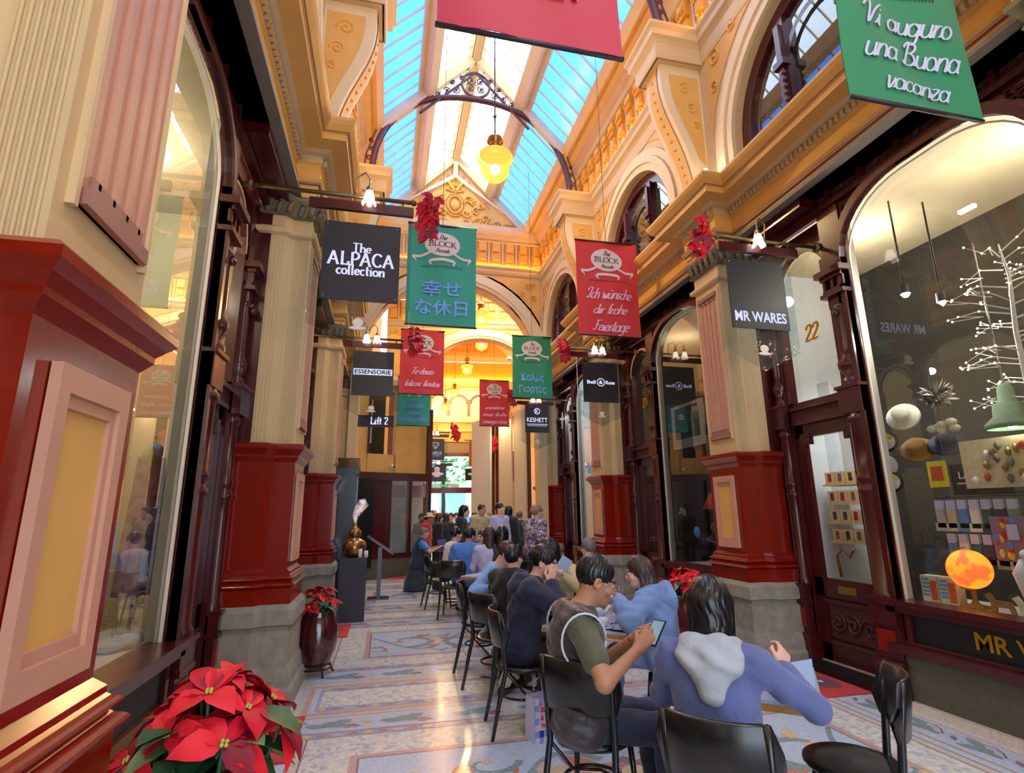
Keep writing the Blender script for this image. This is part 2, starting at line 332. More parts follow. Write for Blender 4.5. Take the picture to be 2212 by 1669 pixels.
def stroke_text(mb, txt, h, fn, matname, w=.06, slant=0.0, serif=False, width=None, space=0.0, wob=.35, z=.002):
    """fn(x, y, z) -> point, text centred on 0,0; h = cap height"""
    strokes = []; x = 0
    for qi, ch in enumerate(txt):
        if not serif and qi and ch.islower() and txt[qi - 1] != ' ': strokes.append(([(x - .09 - space, .05), (x + .0, .10), (x + .07, .30)], .999))
        k = {'\u00fc': 'u'}.get(ch, ch); adv, ss = GL.get(k, (.5, [_o]))
        for st in ss:
            q = st
            if serif and k == 'T': q = [(.02, .97), (.62, .97)] if st is ss[0] else [(.32, 1), (.32, 0)]
            if serif and k == 'L' and st is ss[0]: q = st
            strokes.append(([(x + a, b) for a, b in q], 1))
        if k == 'u' and ch != 'u': strokes += [([(x + .16, .74), (x + .17, .8)], 1), ([(x + .34, .74), (x + .35, .8)], 1)]
        if serif:
            for a, b in GB.get(k, []): strokes.append(([(x + a - .11, b), (x + a + .11, b)], .45))
        elif ch != ' ' and not serif and ch.islower(): pass
        x += adv + space
    tot = x - space; sx = (width / (tot * h)) if width else 1
    mb.mat(matname)
    for st, kk in strokes:
        P = []
        for i in range(len(st) - 1):
            p0 = st[max(i - 1, 0)]; p1 = st[i]; p2 = st[i + 1]; p3 = st[min(i + 2, len(st) - 1)]; n = 4 if len(st) > 2 else 2
            for j in range(n):
                t = j / n; P.append(tuple(.5 * (2 * b + (c - a) * t + (2 * a - 5 * b + 4 * c - d) * t * t + (3 * b - a - 3 * c + d) * t ** 3) for a, b, c, d in zip(p0, p1, p2, p3)))
        P.append(st[-1]); A = []; B = []
        for i, (a, b) in enumerate(P):
            d = (P[min(i + 1, len(P) - 1)][0] - P[max(i - 1, 0)][0], P[min(i + 1, len(P) - 1)][1] - P[max(i - 1, 0)][1]); l = math.hypot(*d) or 1
            hw = w * kk * (1 - wob + wob * abs(d[1] / l) * 1.4)
            nx, ny = -d[1] / l * hw, d[0] / l * hw
            if kk < .9: nx, ny = 0, w * .5
            for S, sg in ((A, 1), (B, -1)):
                u = a + nx * sg; v = b + ny * sg; S.append(fn(((u + slant * v) - tot / 2) * h * sx, (v - .45) * h, z))
        mb.ribbon(A, B)
# ================================================================== SETTING
Y0 = [1.42, 5.37, 9.32, 13.27]     # near face of each pier
PWID = .58
def X(s, w): return AX + s * w
# ---- floor: terrazzo ground with mosaic inlays
fb = MB()
fb.mat('fl_ground').add([(-6, -7, 0), (9, -7, 0), (9, 34, 0), (-6, 34, 0)], [(0, 1, 2, 3)])
LC = [0]
def lz(lay): LC[0] += 1; return lay * .0005 + (LC[0] % 40) * .00001
def R(x0, x1, y0, y1, mt, lay): z = lz(lay); fb.mat(mt).add([(x0, y0, z), (x1, y0, z), (x1, y1, z), (x0, y1, z)], [(0, 1, 2, 3)])
def frame(x0, x1, y0, y1, w, mt, lay):
    R(x0, x1, y0, y0 + w, mt, lay); R(x0, x1, y1 - w, y1, mt, lay); R(x0, x0 + w, y0, y1, mt, lay); R(x1 - w, x1, y0, y1, mt, lay)
def leafp(x, y, a, l, w, mt, lay):
    z = lz(lay); ca, sa = math.cos(a), math.sin(a)
    P = [(0, 0), (.25, .8), (.5, 1), (.78, .6), (1, 0), (.78, -.6), (.5, -1), (.25, -.8)]
    fb.mat(mt).add([(x + l * p * ca - w * q * sa, y + l * p * sa + w * q * ca, z) for p, q in P], [tuple(range(8))])
def disc(x, y, r, mt, lay, n=16, ry=None):
    ry = ry or r; z = lz(lay); fb.mat(mt).add([(x + r * math.cos(2 * PI * i / n), y + ry * math.sin(2 * PI * i / n), z) for i in range(n)], [tuple(range(n))])
def flat(pts, w0, w1, mt, lay):
    z = lz(lay); A = []; B = []; n = len(pts)
    for i, (x, y) in enumerate(pts):
        a = pts[max(i - 1, 0)]; b = pts[min(i + 1, n - 1)]; d = (b[0] - a[0], b[1] - a[1]); l = math.hypot(*d) or 1; w = w0 + (w1 - w0) * i / (n - 1)
        A.append((x - d[1] / l * w, y + d[0] / l * w, z)); B.append((x + d[1] / l * w, y - d[0] / l * w, z))
    fb.mat(mt).ribbon(A, B)
def chain(x0, x1, y0, y1, lay):
    R(x0, x1, y0, y1, 'fl_lilac', lay); n = int((x1 - x0) / .11); h = (y1 - y0) / 2
    for i in range(n):
        x = x0 + (i + .5) * (x1 - x0) / n
        if i % 4 == 0: disc(x, y0 + h, h * .85, 'fl_gold', lay + 2, 8)
        elif i % 2: R(x - .03, x + .03, y0 + h * .55, y0 + h * 1.45, 'fl_red', lay + 1)
        else: R(x - .04, x + .04, y0 + h * .7, y0 + h * 1.3, 'fl_white', lay + 1)
def garland(x0, x1, y0, y1, lay):
    R(x0, x1, y0, y1, 'fl_blue', lay); n = int((x1 - x0) / .52); c = (y0 + y1) / 2; h = (y1 - y0) / 2
    for i in range(n):
        x = x0 + (i + .5) * (x1 - x0) / n
        for k in range(5): leafp(x - .17 + k * .05, c - h * .25 * math.sin(k), .35 * (k % 3 - 1) + .1, .2, h * .3, 'fl_green', lay + 1 + k % 2)
        leafp(x + .17, c + h * .1, .5, .13, h * .26, 'fl_white', lay + 3); leafp(x + .15, c - h * .2, -.5, .12, h * .16, 'fl_plum', lay + 4)
        leafp(x - .22, c - h * .2, 2.6, .1, h * .2, 'fl_gold', lay + 3); leafp(x + .22, c - h * .45, 3.4, .1, h * .12, 'fl_red', lay + 5)
def scroll(x, y, r, a, hand, lay, big=True):
    P = [(x + (r * (1 - .8 * t)) * math.cos(a + hand * 4.6 * t), y + (r * (1 - .8 * t)) * math.sin(a + hand * 4.6 * t) * .8) for t in [i / 16 for i in range(17)]]
    flat(P, r * .13, r * .05, 'fl_green', lay)
    for i, (q, mt) in enumerate(((2, 'fl_red'), (5, 'fl_gold'), (8, 'fl_red'), (11, 'fl_gold'))):
        d = math.atan2(P[q + 1][1] - P[q][1], P[q + 1][0] - P[q][0]); leafp(P[q][0], P[q][1], d - hand * (.9 + .2 * i), r * .5, r * .13, mt, lay + 1 + i % 2)
        if i % 2 == 0: leafp(P[q][0], P[q][1], d - hand * .3, r * .42, r * .1, 'fl_green', lay + 1)
    disc(P[-1][0], P[-1][1], r * .16, 'fl_gold', lay + 2, 10)
    if big:
        for k in range(6): leafp(P[-1][0], P[-1][1], k * PI / 3, r * .24, r * .08, 'fl_white' if k % 2 else 'fl_gold', lay + 3)
        disc(P[-1][0], P[-1][1], r * .08, 'fl_plum', lay + 5, 8)
def bigpanel(x0, x1, y0, y1, lay):
    frame(x0, x1, y0, y1, .05, 'fl_pink', lay); R(x0 + .05, x1 - .05, y0 + .05, y1 - .05, 'fl_blue', lay); frame(x0 + .05, x1 - .05, y0 + .05, y1 - .05, .015, 'fl_plum', lay + 1)
    cx = (x0 + x1) / 2; c = (y0 + y1) / 2; hh = (y1 - y0) / 2
    for sg in (-1, 1):
        L = (x1 - x0) / 2
        flat([(cx + sg * L * t, c + hh * .55 * math.sin(t * 7.5)) for t in [i / 24 for i in range(2, 24)]], .035, .018, 'fl_green', lay + 2)
        scroll(cx + sg * L * .28, c - hh * .1, hh * .62, PI / 2 * sg + .4, sg, lay + 3); scroll(cx + sg * L * .72, c + hh * .05, hh * .6, -PI / 2, -sg, lay + 3)
        scroll(cx + sg * L * .5, c + hh * .5, hh * .3, 0, sg, lay + 3, False); scroll(cx + sg * L * .93, c - hh * .5, hh * .26, 2, sg, lay + 3, False); scroll(cx + sg * L * .48, c - hh * .62, hh * .24, 2, -sg, lay + 3, False)
        for k in range(5): leafp(cx + sg * L * .1, c, PI / 2 * (1 - sg) + (k - 2) * .5, hh * .6, hh * .14, ('fl_red', 'fl_gold')[k % 2], lay + 6)
    for k in range(8): leafp(cx, c, k * PI / 4, hh * .34, hh * .12, 'fl_red' if k % 2 else 'fl_plum', lay + 7)
    disc(cx, c, hh * .14, 'fl_gold', lay + 8)
FX0, FX1 = -.60, 3.82
for k in range(-2, 5):
    o = 3.95 * k
    if k < 3:
        frame(FX0, FX1, 5.10 + o, 5.86 + o, .05, 'fl_pink', 2); frame(FX0 + .05, FX1 - .05, 5.15 + o, 5.81 + o, .05, 'fl_blue', 2); frame(FX0 + .10, FX1 - .10, 5.18 + o, 5.78 + o, .03, 'fl_lilac', 3)
        R(FX0 + .13, FX1 - .13, 5.27 + o, 5.70 + o, 'fl_speckle', 2); chain(FX0 + .10, FX1 - .1, 5.17 + o, 5.26 + o, 4); chain(FX0 + .1, FX1 - .1, 5.71 + o, 5.79 + o, 4)
        R(FX0 - .05, FX1 + .05, 5.87 + o, 5.97 + o, 'fl_beige', 2)
        R(FX0 - .05, FX1 + .05, 5.02 + o, 5.08 + o, 'fl_beige', 2)
        for ya, yb in ((5.98, 6.33), (4.71, 5.02)):
            garland(FX0 - .05, FX1 + .05, ya + o, yb + o, 2); R(FX0 - .05, FX1 + .05, yb + o, yb + .015 + o, 'fl_pink', 4); R(FX0 - .05, FX1 + .05, ya - .012 + o, ya + o, 'fl_pink', 4)
        chain(FX0 + .05, FX1 - .05, 6.36 + o, 6.44 + o, 3); chain(FX0 + .05, FX1 - .05, 4.60 + o, 4.69 + o, 3)
    ya, yb = 6.45 + o, 8.54 + o
    if k < 2:
        R(FX0 + .13, FX1 - .13, ya, yb, 'fl_speckle', 2)
        for x0, x1 in ((FX0 + .04, FX0 + .13), (FX1 - .13, FX1 - .04)):
            R(x0, x1, ya, yb, 'fl_beige', 3); R(x0, x0 + .012, ya, yb, 'fl_plum', 4); R(x1 - .012, x1, ya, yb, 'fl_plum', 4)
        R(FX0 - .02, FX0 + .04, ya - .05, yb + .05, 'fl_blue', 3); R(FX1 - .04, FX1 + .02, ya - .05, yb + .05, 'fl_blue', 3)
        bigpanel(-.16, 3.38, ya + .34, yb - .34, 3)
        for x0, x1 in ((FX0 - .36, FX0 - .06), (FX1 + .04, FX1 + .34)):
            R(x0, x1, ya, yb, 'fl_blue', 3); R(x0, x0 + .015, ya, yb, 'fl_pink', 4); R(x1 - .015, x1, ya, yb, 'fl_pink', 4)
            for j in range(5):
                y = ya + .2 + j * .42; c = (x0 + x1) / 2
                for q in range(4): leafp(c - .04 + .02 * q, y + q * .05, PI / 2 + (q % 3 - 1) * .4, .2, .04, 'fl_green', 4 + q % 2)
                leafp(c, y, 1.2, .12, .03, 'fl_white', 6); leafp(c + .03, y - .04, 4, .1, .02, 'fl_plum', 7); flat([(c + .1 * math.sin(t), y + .1 * t) for t in (0, .7, 1.4, 2.1)], .008, .004, 'fl_plum', 6)
floor = fb.build('floor', kind='structure')

# ---- pillars
def plan(y0, g=0.0):
    y1 = y0 + PWID
    return [(2.355, y1), (2.355, y0), (2.55, y0), (2.61, y0 - .07), (2.86, y0 - .07), (2.86, y1 + .07), (2.61, y1 + .07), (2.55, y1)]
def pillar(s, y0):
    fn = lambda u, v, z: (X(s, u), v, z)
    root = link(None, 'pillar', kind='structure')
    P = plan(y0); 
    a = sum(P[i][0] * P[(i + 1) % 8][1] - P[(i + 1) % 8][0] * P[i][1] for i in range(8))
    path = P if a < 0 else P[::-1]
    b = MB().mat('stone').sweep([(.0, 0), (.125, 0), (.125, .15), (.10, .18), (.10, .23), (.085, .30), (.07, .34), (.07, .60), (.05, .62), (.05, .655), (.095, .67), (.095, .79), (.06, .835), (-.05, .835)], path, True, fn); b.build('stone_base', root)
    b = MB().mat('oxblood'); b.sm = True
    tor = lambda z0, z1, p0, p1: [(p0 + (p1 - p0) * math.sin(PI * i / 6), z0 + (z1 - z0) * i / 6) for i in range(7)]
    b.sm = False
    b.sweep([(-.05, .835), (.055, .835), (.055, .965)] + tor(.97, 1.02, .05, .085) + [(.045, 1.025)] + tor(1.03, 1.07, .04, .066) + [(.03, 1.08), (.03, 1.10), (.0, 1.13), (0, 2.07), (.015, 2.09), (.03, 2.11), (.03, 2.13), (.055, 2.16), (.08, 2.185), (.08, 2.215), (.06, 2.235), (-.05, 2.24)], path, True, fn); b.build('dado', root)
    # framed panels on the arcade face
    ya, yb = y0 + .10, y0 + PWID - .10
    d = MB().mat('pink')
    for (p, q, c, e) in ((ya, ya + .05, 1.18, 1.98), (yb - .05, yb, 1.18, 1.98), (ya + .05, yb - .05, 1.18, 1.25), (ya + .05, yb - .05, 1.91, 1.98)): d.box(X(s, 2.352), X(s, 2.325), p, q, c, e)
    for (p, q, c, e) in ((ya + .05, ya + .075, 1.25, 1.91), (yb - .075, yb - .05, 1.25, 1.91), (ya + .075, yb - .075, 1.25, 1.285), (ya + .075, yb - .075, 1.875, 1.91)): d.box(X(s, 2.352), X(s, 2.338), p, q, c, e)
    d.mat('ochre').box(X(s, 2.3545), X(s, 2.351), ya + .075, yb - .075, 1.285, 1.875); d.build('dado_panel', root)
    b = MB().mat('cream').sweep([(-.05, 2.24), (-.02, 2.24), (-.02, 4.34), (.02, 4.36), (.03, 4.38), (.03, 4.41), (0, 4.43), (-.02, 4.45), (-.02, 4.56), (-.05, 4.78)], path, True, fn)
    for i in range(7):
        for yy in (y0 - .052, y0 + PWID + .052): b.tube([(X(s, 2.63 + .032 * i), yy, 2.25), (X(s, 2.63 + .032 * i), yy, 4.33)], .007, 5, False)
        b.tube([(X(s, 2.40 + .022 * i), y0 + .017, 2.25), (X(s, 2.40 + .022 * i), y0 + .017, 4.33)], .006, 5, False)
    b.build('shaft', root)
    d = MB().mat('pink').box(X(s, 2.373), X(s, 2.362), ya - .02, yb + .02, 2.42, 4.26)
    for i in range(4):
        d.mat('pink').box(X(s, 2.375), X(s, 2.352), ya + .06 + i * .085, ya + .075 + i * .085, 2.5, 4.2)
    d.mat('cream').box(X(s, 2.375), X(s, 2.352), ya - .035, ya - .015, 2.40, 4.28).box(X(s, 2.375), X(s, 2.352), yb + .015, yb + .035, 2.40, 4.28)
    for z0 in (2.42, 4.19): d.mat('pink_dark').box(X(s, 2.372), X(s, 2.34), ya, yb, z0, z0 + .05).box(X(s, 2.372), X(s, 2.352), ya + .03, yb - .03, z0 + .05 * (1 if z0 < 3 else -1), z0 + .05 + .05 * (1 if z0 < 3 else -1))
    d.build('shaft_panel', root)
    c = MB().mat('stone_dark')
    c.sweep([(-.02, 4.56), (.02, 4.58), (.0, 4.62), (.03, 4.70), (.06, 4.74), (.06, 4.78), (-.05, 4.78)], path, True, fn)
    for k in range(5):
        for (w, y) in ((2.34, y0 + .06 + k * .115), (2.40 + .1 * k, y0 - .03 if k < 2 else y0 - .09)):
            c.tube([(X(s, w), y, 4.58), (X(s, w - .02), y - .01, 4.66), (X(s, w - .05), y - .03, 4.72), (X(s, w - .02), y - .05, 4.69)], [.03, .028, .02, .008], 6)
    c.build('capital', root)
    return root
for s in (-1, 1):
    for y0 in Y0: pillar(s, y0)
    pillar(s, Y0[0] - 3.95)

# ---- entablature with ressauts over the pillars (dentils, mouldings)
ENT = [(-.25, 4.80), (0, 4.80), (0, 4.86), (.02, 4.88), (.02, 4.94), (.05, 4.96), (.07, 4.99), (.03, 5.01), (.03, 5.17), (.05, 5.19), (.05, 5.27), (.10, 5.28), (.14, 5.30), (.30, 5.31), (.30, 5.38), (.33, 5.40), (.37, 5.45), (.39, 5.49), (.39, 5.52), (-.2, 5.54)]
def ent_path(s):
    P = [(2.60, -6.5)]
    for y0 in [Y0[0] - 3.95] + Y0: P += [(2.60, y0 - .04), (2.36, y0 - .04), (2.36, y0 + PWID + .04), (2.60, y0 + PWID + .04)]
    P += [(2.60, 14.6)]
    return P
for s, nm in ((-1, 'left'), (1, 'right')):
    b = MB(); P = ent_path(s); fn = lambda u, v, z, s=s: (X(s, u), v, z)
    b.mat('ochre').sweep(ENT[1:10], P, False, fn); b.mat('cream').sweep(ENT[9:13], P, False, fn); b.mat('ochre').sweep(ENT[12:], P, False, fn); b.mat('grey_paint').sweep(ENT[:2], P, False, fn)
    for za, zb, off in ((4.935, 4.955, .045), (5.39, 5.405, .325)): b.mat('pink_dark').sweep([(off - .03, za), (off, za), (off, zb), (off - .03, zb)], P, False, fn)
    b.mat('cream')
    for i in range(len(P) - 1):
        (u0, v0), (u1, v1) = P[i], P[i + 1]; L = math.hypot(u1 - u0, v1 - v0); n = int(L / .065)
        for k in range(n):
            t = (k + .5) / n; u = u0 + (u1 - u0) * t; v = v0 + (v1 - v0) * t
            if v < 1.5: continue
            if abs(u1 - u0) < 1e-6: b.box(X(s, u - .052), X(s, u - .085), v - .018, v + .018, 5.20, 5.265)
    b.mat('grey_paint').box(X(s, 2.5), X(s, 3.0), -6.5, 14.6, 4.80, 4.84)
    b.build('cornice', kind='structure')

# ---- upper storey wall with lunette windows, consoles, lit frieze
WU = 2.45
BC = [y - 3.95 / 2 + PWID / 2 for y in [Y0[0]] + Y0]      # bay centres
def arc_pts(c, r, z0, n=20): return [(c + r * math.cos(PI - PI * i / n), z0 + r * math.sin(PI - PI * i / n)) for i in range(n + 1)]
ARZ = 5.95
for s, nm in ((-1, 'left'), (1, 'right')):
    b = MB().mat('cream')
    lo, hi = -6.5, 14.6
    edges = [lo] + [BC[i] + 3.95 / 2 for i in range(4)] + [hi]
    for i, c in enumerate(BC):
        y0 = c - 3.95 / 2 if i else lo; y1 = c + 3.95 / 2
        A = [(c - 1.22, 5.5)] + arc_pts(c, 1.22, ARZ) + [(c + 1.22, 5.5)]
        b.ribbon([(X(s, WU), y, z) for y, z in A], [(X(s, WU), y if 0 < k < len(A) - 1 else (y0 if k == 0 else y1), 7.9 if 0 < k < len(A) - 1 else 5.5) for k, (y, z) in enumerate(A)])
        b.add([(X(s, WU), y0, 5.5), (X(s, WU), y0, 7.9), (X(s, WU), c - 1.22, 7.9), (X(s, WU), y1, 5.5), (X(s, WU), y1, 7.9), (X(s, WU), c + 1.22, 7.9)], [(0, 1, 2), (3, 4, 5)])
        b.ribbon([(X(s, WU), y, z) for y, z in A], [(X(s, WU + .3), y, z) for y, z in A])
    b.add([(X(s, WU), BC[-1] + 3.95 / 2, 5.5), (X(s, WU), hi, 5.5), (X(s, WU), hi, 7.9), (X(s, WU), BC[-1] + 3.95 / 2, 7.9)], [(0, 1, 2, 3)])
    b.mat('cream_light')
    for c in BC[1:] if True else []:
        for r0, r1, p in ((1.22, 1.34, .05), (1.34, 1.44, .08), (1.44, 1.56, .04)):
            for (ra, pa, rb, pb) in ((r0, p, r1, p), (r1, p, r1, 0), (r0, 0, r0, p)):
                Aa = [(c - ra, 5.5)] + arc_pts(c, ra, ARZ) + [(c + ra, 5.5)]; Bb = [(c - rb, 5.5)] + arc_pts(c, rb, ARZ) + [(c + rb, 5.5)]
                b.ribbon([(X(s, WU - pa), y, z) for y, z in Aa], [(X(s, WU - pb), y, z) for y, z in Bb])
        for sg in (-1, 1):      # spandrel panels with scrolled relief
            pts = [(c + sg * 1.62, 6.35), (c + sg * 1.62, 7.62), (c + sg * .55, 7.62)] + [(c + sg * 1.68 * math.cos(a), ARZ + 1.68 * math.sin(a)) for a in (1.2, 1.0, .8, .6, .42)]
            b.mat('ochre').prism(pts, lambda y, z: (X(s, WU - .002), y, z), lambda y, z: (X(s, WU - .012), y, z))
            b.mat('gilt')
            for (dy, dz, r) in ((1.42, 7.35, .13), (1.48, 6.95, .09), (1.05, 7.48, .09)):
                b.tube([(X(s, WU - .02), y, z) for y, z in spiral(c + sg * dy, dz, r, .02, 1, 9, 16)], .014, 4)
            b.mat('cream_light')
    b.mat('cream')
    PU = [(WU, -6.5)]
    for y0 in [Y0[0] - 3.95] + Y0[:3]: m_ = y0 + PWID / 2; PU += [(WU, m_ - .27), (1.78, m_ - .27), (1.78, m_ + .27), (WU, m_ + .27)]
    PU += [(WU, 13.1)]
    fn = lambda u, v, z, s=s: (X(s, u), v, z)
    b.sweep([(0, 7.50), (.02, 7.50), (.03, 7.56), (.03, 7.72), (.06, 7.76), (.10, 7.79), (.10, 7.88), (.14, 7.93), (.14, 7.97), (-.35, 8.0)], PU, False, fn)
    for y0 in [Y0[0] - 3.95] + Y0[:3]:
        m_ = y0 + PWID / 2; b.box(X(s, WU), X(s, 1.66), m_ - .36, m_ + .36, 7.97, 8.0); b.box(X(s, WU), X(s, 1.80), m_ - .26, m_ + .26, 7.5, 7.56)
    b.build('wall_' + nm, kind='structure')
    # consoles
    for y0 in Y0[:3]:
        m_ = y0 + PWID / 2; k = MB()
        front = bez((1.86, 7.5), (1.80, 6.9), (2.02, 6.65), (2.16, 6.2), 10) + bez((2.16, 6.2), (2.24, 5.95), (2.26, 5.75), (2.27, 5.56), 6)[1:]
        poly = front + [(2.46, 5.56), (2.46, 7.5)]
        k.mat('cream_light').prism(poly, lambda w, z: (X(s, w), m_ - .19, z), lambda w, z: (X(s, w), m_ + .19, z))
        kk = k
        A = [(X(s, w - .012), m_ - .11, z) for w, z in front]; B = [(X(s, w - .012), m_ + .11, z) for w, z in front]
        k.mat('ochre').ribbon(A, B)
        k.mat('gilt')
        for w, z in front[::1]: k.sphere((X(s, w - .014), m_, z), .02, 6, 4)
        ip = [(w + .13, z) for w, z in front[1:-5]] + [(2.42, 6.0), (2.42, 7.36), (2.0, 7.36)]
        for yy in (m_ - .192, m_ + .192):
            k.mat('ochre').add([(X(s, w), yy, z) for w, z in ip], [tuple(range(len(ip)))])
            k.mat('gilt')
            for cx, cz, r in ((2.2, 7.15, .11), (2.28, 6.85, .09), (2.33, 6.6, .06)): k.tube([(X(s, a), yy, c) for a, c in spiral(cx, cz, r, .015, 0, 9, 14)], .012, 4)
        k.build('console', link(None, 'pillar_bracket', kind='structure'))
    # frieze: coffered, gilded, lit from a strip on the ledge
    f = MB().mat('gilt').sweep([(-.03, 8.0), (.0, 8.0), (.0, 8.72), (.06, 8.76)], [(WU, -6.5), (WU, 13.1)], False, fn)
    f.mat('cream').sweep([(.06, 8.76), (.12, 8.78), (.16, 8.86), (.22, 8.90), (.26, 9.0), (.36, 9.06), (.40, 9.16), (.42, 9.2), (.5, 9.22), (.5, 9.32), (.2, 9.34)], [(WU, -6.5), (WU, 13.1)], False, fn)
    n = 32
    for i in range(n):
        y = 1.6 + i * .36
        f.mat('gilt').box(X(s, WU), X(s, WU - .05), y - .13, y + .13, 8.10, 8.62).box(X(s, WU), X(s, WU - .13), y - .10, y + .10, 8.44, 8.70).box(X(s, WU), X(s, WU - .10), y - .08, y + .08, 8.20, 8.38)
        f.mat('ochre').box(X(s, WU), X(s, WU - .115), y - .055, y + .055, 8.225, 8.355)
        for k in range(5): f.mat('gilt').box(X(s, WU - .13), X(s, WU - .16), y - .095 + k * .042, y - .073 + k * .042, 8.50, 8.56)
        f.mat('cream').box(X(s, WU), X(s, WU - .06), y + .155, y + .205, 8.05, 8.72)
        f.mat('gilt').tube([(X(s, WU - .07), a, c) for a, c in spiral(y, 8.12, .06, .01, 0, 8, 10)], .012, 4)
    f.build('frieze', link(None, 'trim_' + nm, kind='structure'))
    # LED strip lying on the ledge
    q = MB().mat('led').box(X(s, WU - .03), X(s, WU - .055), .5, 13.05, 8.015, 8.03)
    q.build('led_strip', label='warm glowing light strip on the ledge under the %s frieze' % ('left' if s < 0 else 'right'), cat='light strip')
    # lunette windows
    for i, c in enumerate(BC[1:]):
        root = link(None, 'window_%d' % (i + 1 + (4 if s > 0 else 0)), kind='structure')
        w = MB().mat('maroon')
        for r0, r1, wa in ((1.22, 1.06, WU + .10), (1.10, .98, WU + .16)):
            Aa = [(c - r0, 5.52)] + arc_pts(c, r0, ARZ) + [(c + r0, 5.52)]; Bb = [(c - r1, 5.52)] + arc_pts(c, r1, ARZ) + [(c + r1, 5.52)]
            w.ribbon([(X(s, wa), y, z) for y, z in Aa], [(X(s, wa), y, z) for y, z in Bb]); w.ribbon([(X(s, wa), y, z) for y, z in Bb], [(X(s, wa + .08), y, z) for y, z in Bb])
        for dy in (-.42, .42):
            h = ARZ + math.sqrt(1.06 ** 2 - dy ** 2); w.box(X(s, WU + .08), X(s, WU + .18), c + dy - .055, c + dy + .055, 5.52, h); w.box(X(s, WU + .03), X(s, WU + .10), c + dy - .035, c + dy + .035, 5.52, h - .1)
            w.box(X(s, WU + .0), X(s, WU + .1), c + dy - .075, c + dy + .075, 6.28, 6.36)
            for k in range(7): w.sphere((X(s, WU + .04), c + dy - .03, 5.68 + k * .085), .035, 6, 4)
        Aa = arc_pts(c, .36, 6.32, 12); Bb = arc_pts(c, .43, 6.32, 12); w.ribbon([(X(s, WU + .1), y, z) for y, z in Aa], [(X(s, WU + .1), y, z) for y, z in Bb])
        w.build('window_frame', root)
        g = MB().mat('shop_glass'); A = [(c - 1.06, 5.52)] + arc_pts(c, 1.06, ARZ) + [(c + 1.06, 5.52)]; g.add([(X(s, WU + .15), y, z) for y, z in A], [tuple(range(len(A)))]); g.build('pane', root)
    b = MB().mat('room_white').box(X(s, 4.6), X(s, 4.55), -6.5, 14.6, 5.3, 8.4).box(X(s, 2.76), X(s, 4.6), -6.5, 14.6, 8.2, 8.25).mat('room_cream').box(X(s, 2.76), X(s, 4.6), -6.5, 14.6, 5.3, 5.35)
    for c in BC: b.mat('room_cream').box(X(s, 2.76), X(s, 4.6), c + 1.95, c + 2.0, 5.3, 8.2)
    b.build('upper_room_wall', kind='structure')
# ---- shopfronts: stone riser, maroon joinery, door, big arched window
WW, WD = 2.82, 2.95
def outline(ya, yb, z0, zs, zt, n=8):
    r = min((yb - ya) / 2, zt - zs + .12); P = [(ya, z0), (ya, zs)]
    P += [(ya + r - r * math.cos(PI / 2 * i / n), zs + (zt - zs) * math.sin(PI / 2 * i / n)) for i in range(1, n + 1)]
    P += [(yb - r + r * math.sin(PI / 2 * i / n), zs + (zt - zs) * math.cos(PI / 2 * i / n)) for i in range(0 if yb - ya > 2 * r + .01 else 1, n + 1)]
    return P + [(yb, z0)]
def head(b, s, w, ya, yb, zs, zt, top, y0, y1):
    """wood above an arched opening, out to the rectangle y0..y1, z..top"""
    P = outline(ya, yb, zs, zs, zt)[1:-1]
    b.ribbon([(X(s, w), y, z) for y, z in P], [(X(s, w), y, top) for y, z in P])
    b.add([(X(s, w), y0, zs), (X(s, w), ya, zs), (X(s, w), ya, top), (X(s, w), y0, top), (X(s, w), yb, zs), (X(s, w), y1, zs), (X(s, w), y1, top), (X(s, w), yb, top)], [(0, 1, 2, 3), (4, 5, 6, 7)])
def rim(b, s, w, P, p, t, mt):
    """square moulding along an opening outline"""
    Q = []
    cy_ = sum(y for y, z in P) / len(P); cz = sum(z for y, z in P) / len(P)
    for i, (y, z) in enumerate(P):
        a = P[max(i - 1, 0)]; c = P[min(i + 1, len(P) - 1)]; d = (c[0] - a[0], c[1] - a[1]); l = math.hypot(*d) or 1; Q.append((y - d[1] / l * t, z + d[0] / l * t))
    b.mat(mt); f = lambda L, ww: [(X(s, ww), y, z) for y, z in L]
    b.ribbon(f(P, w), f(P, w - p)); b.ribbon(f(P, w - p), f(Q, w - p)); b.ribbon(f(Q, w - p), f(Q, w))
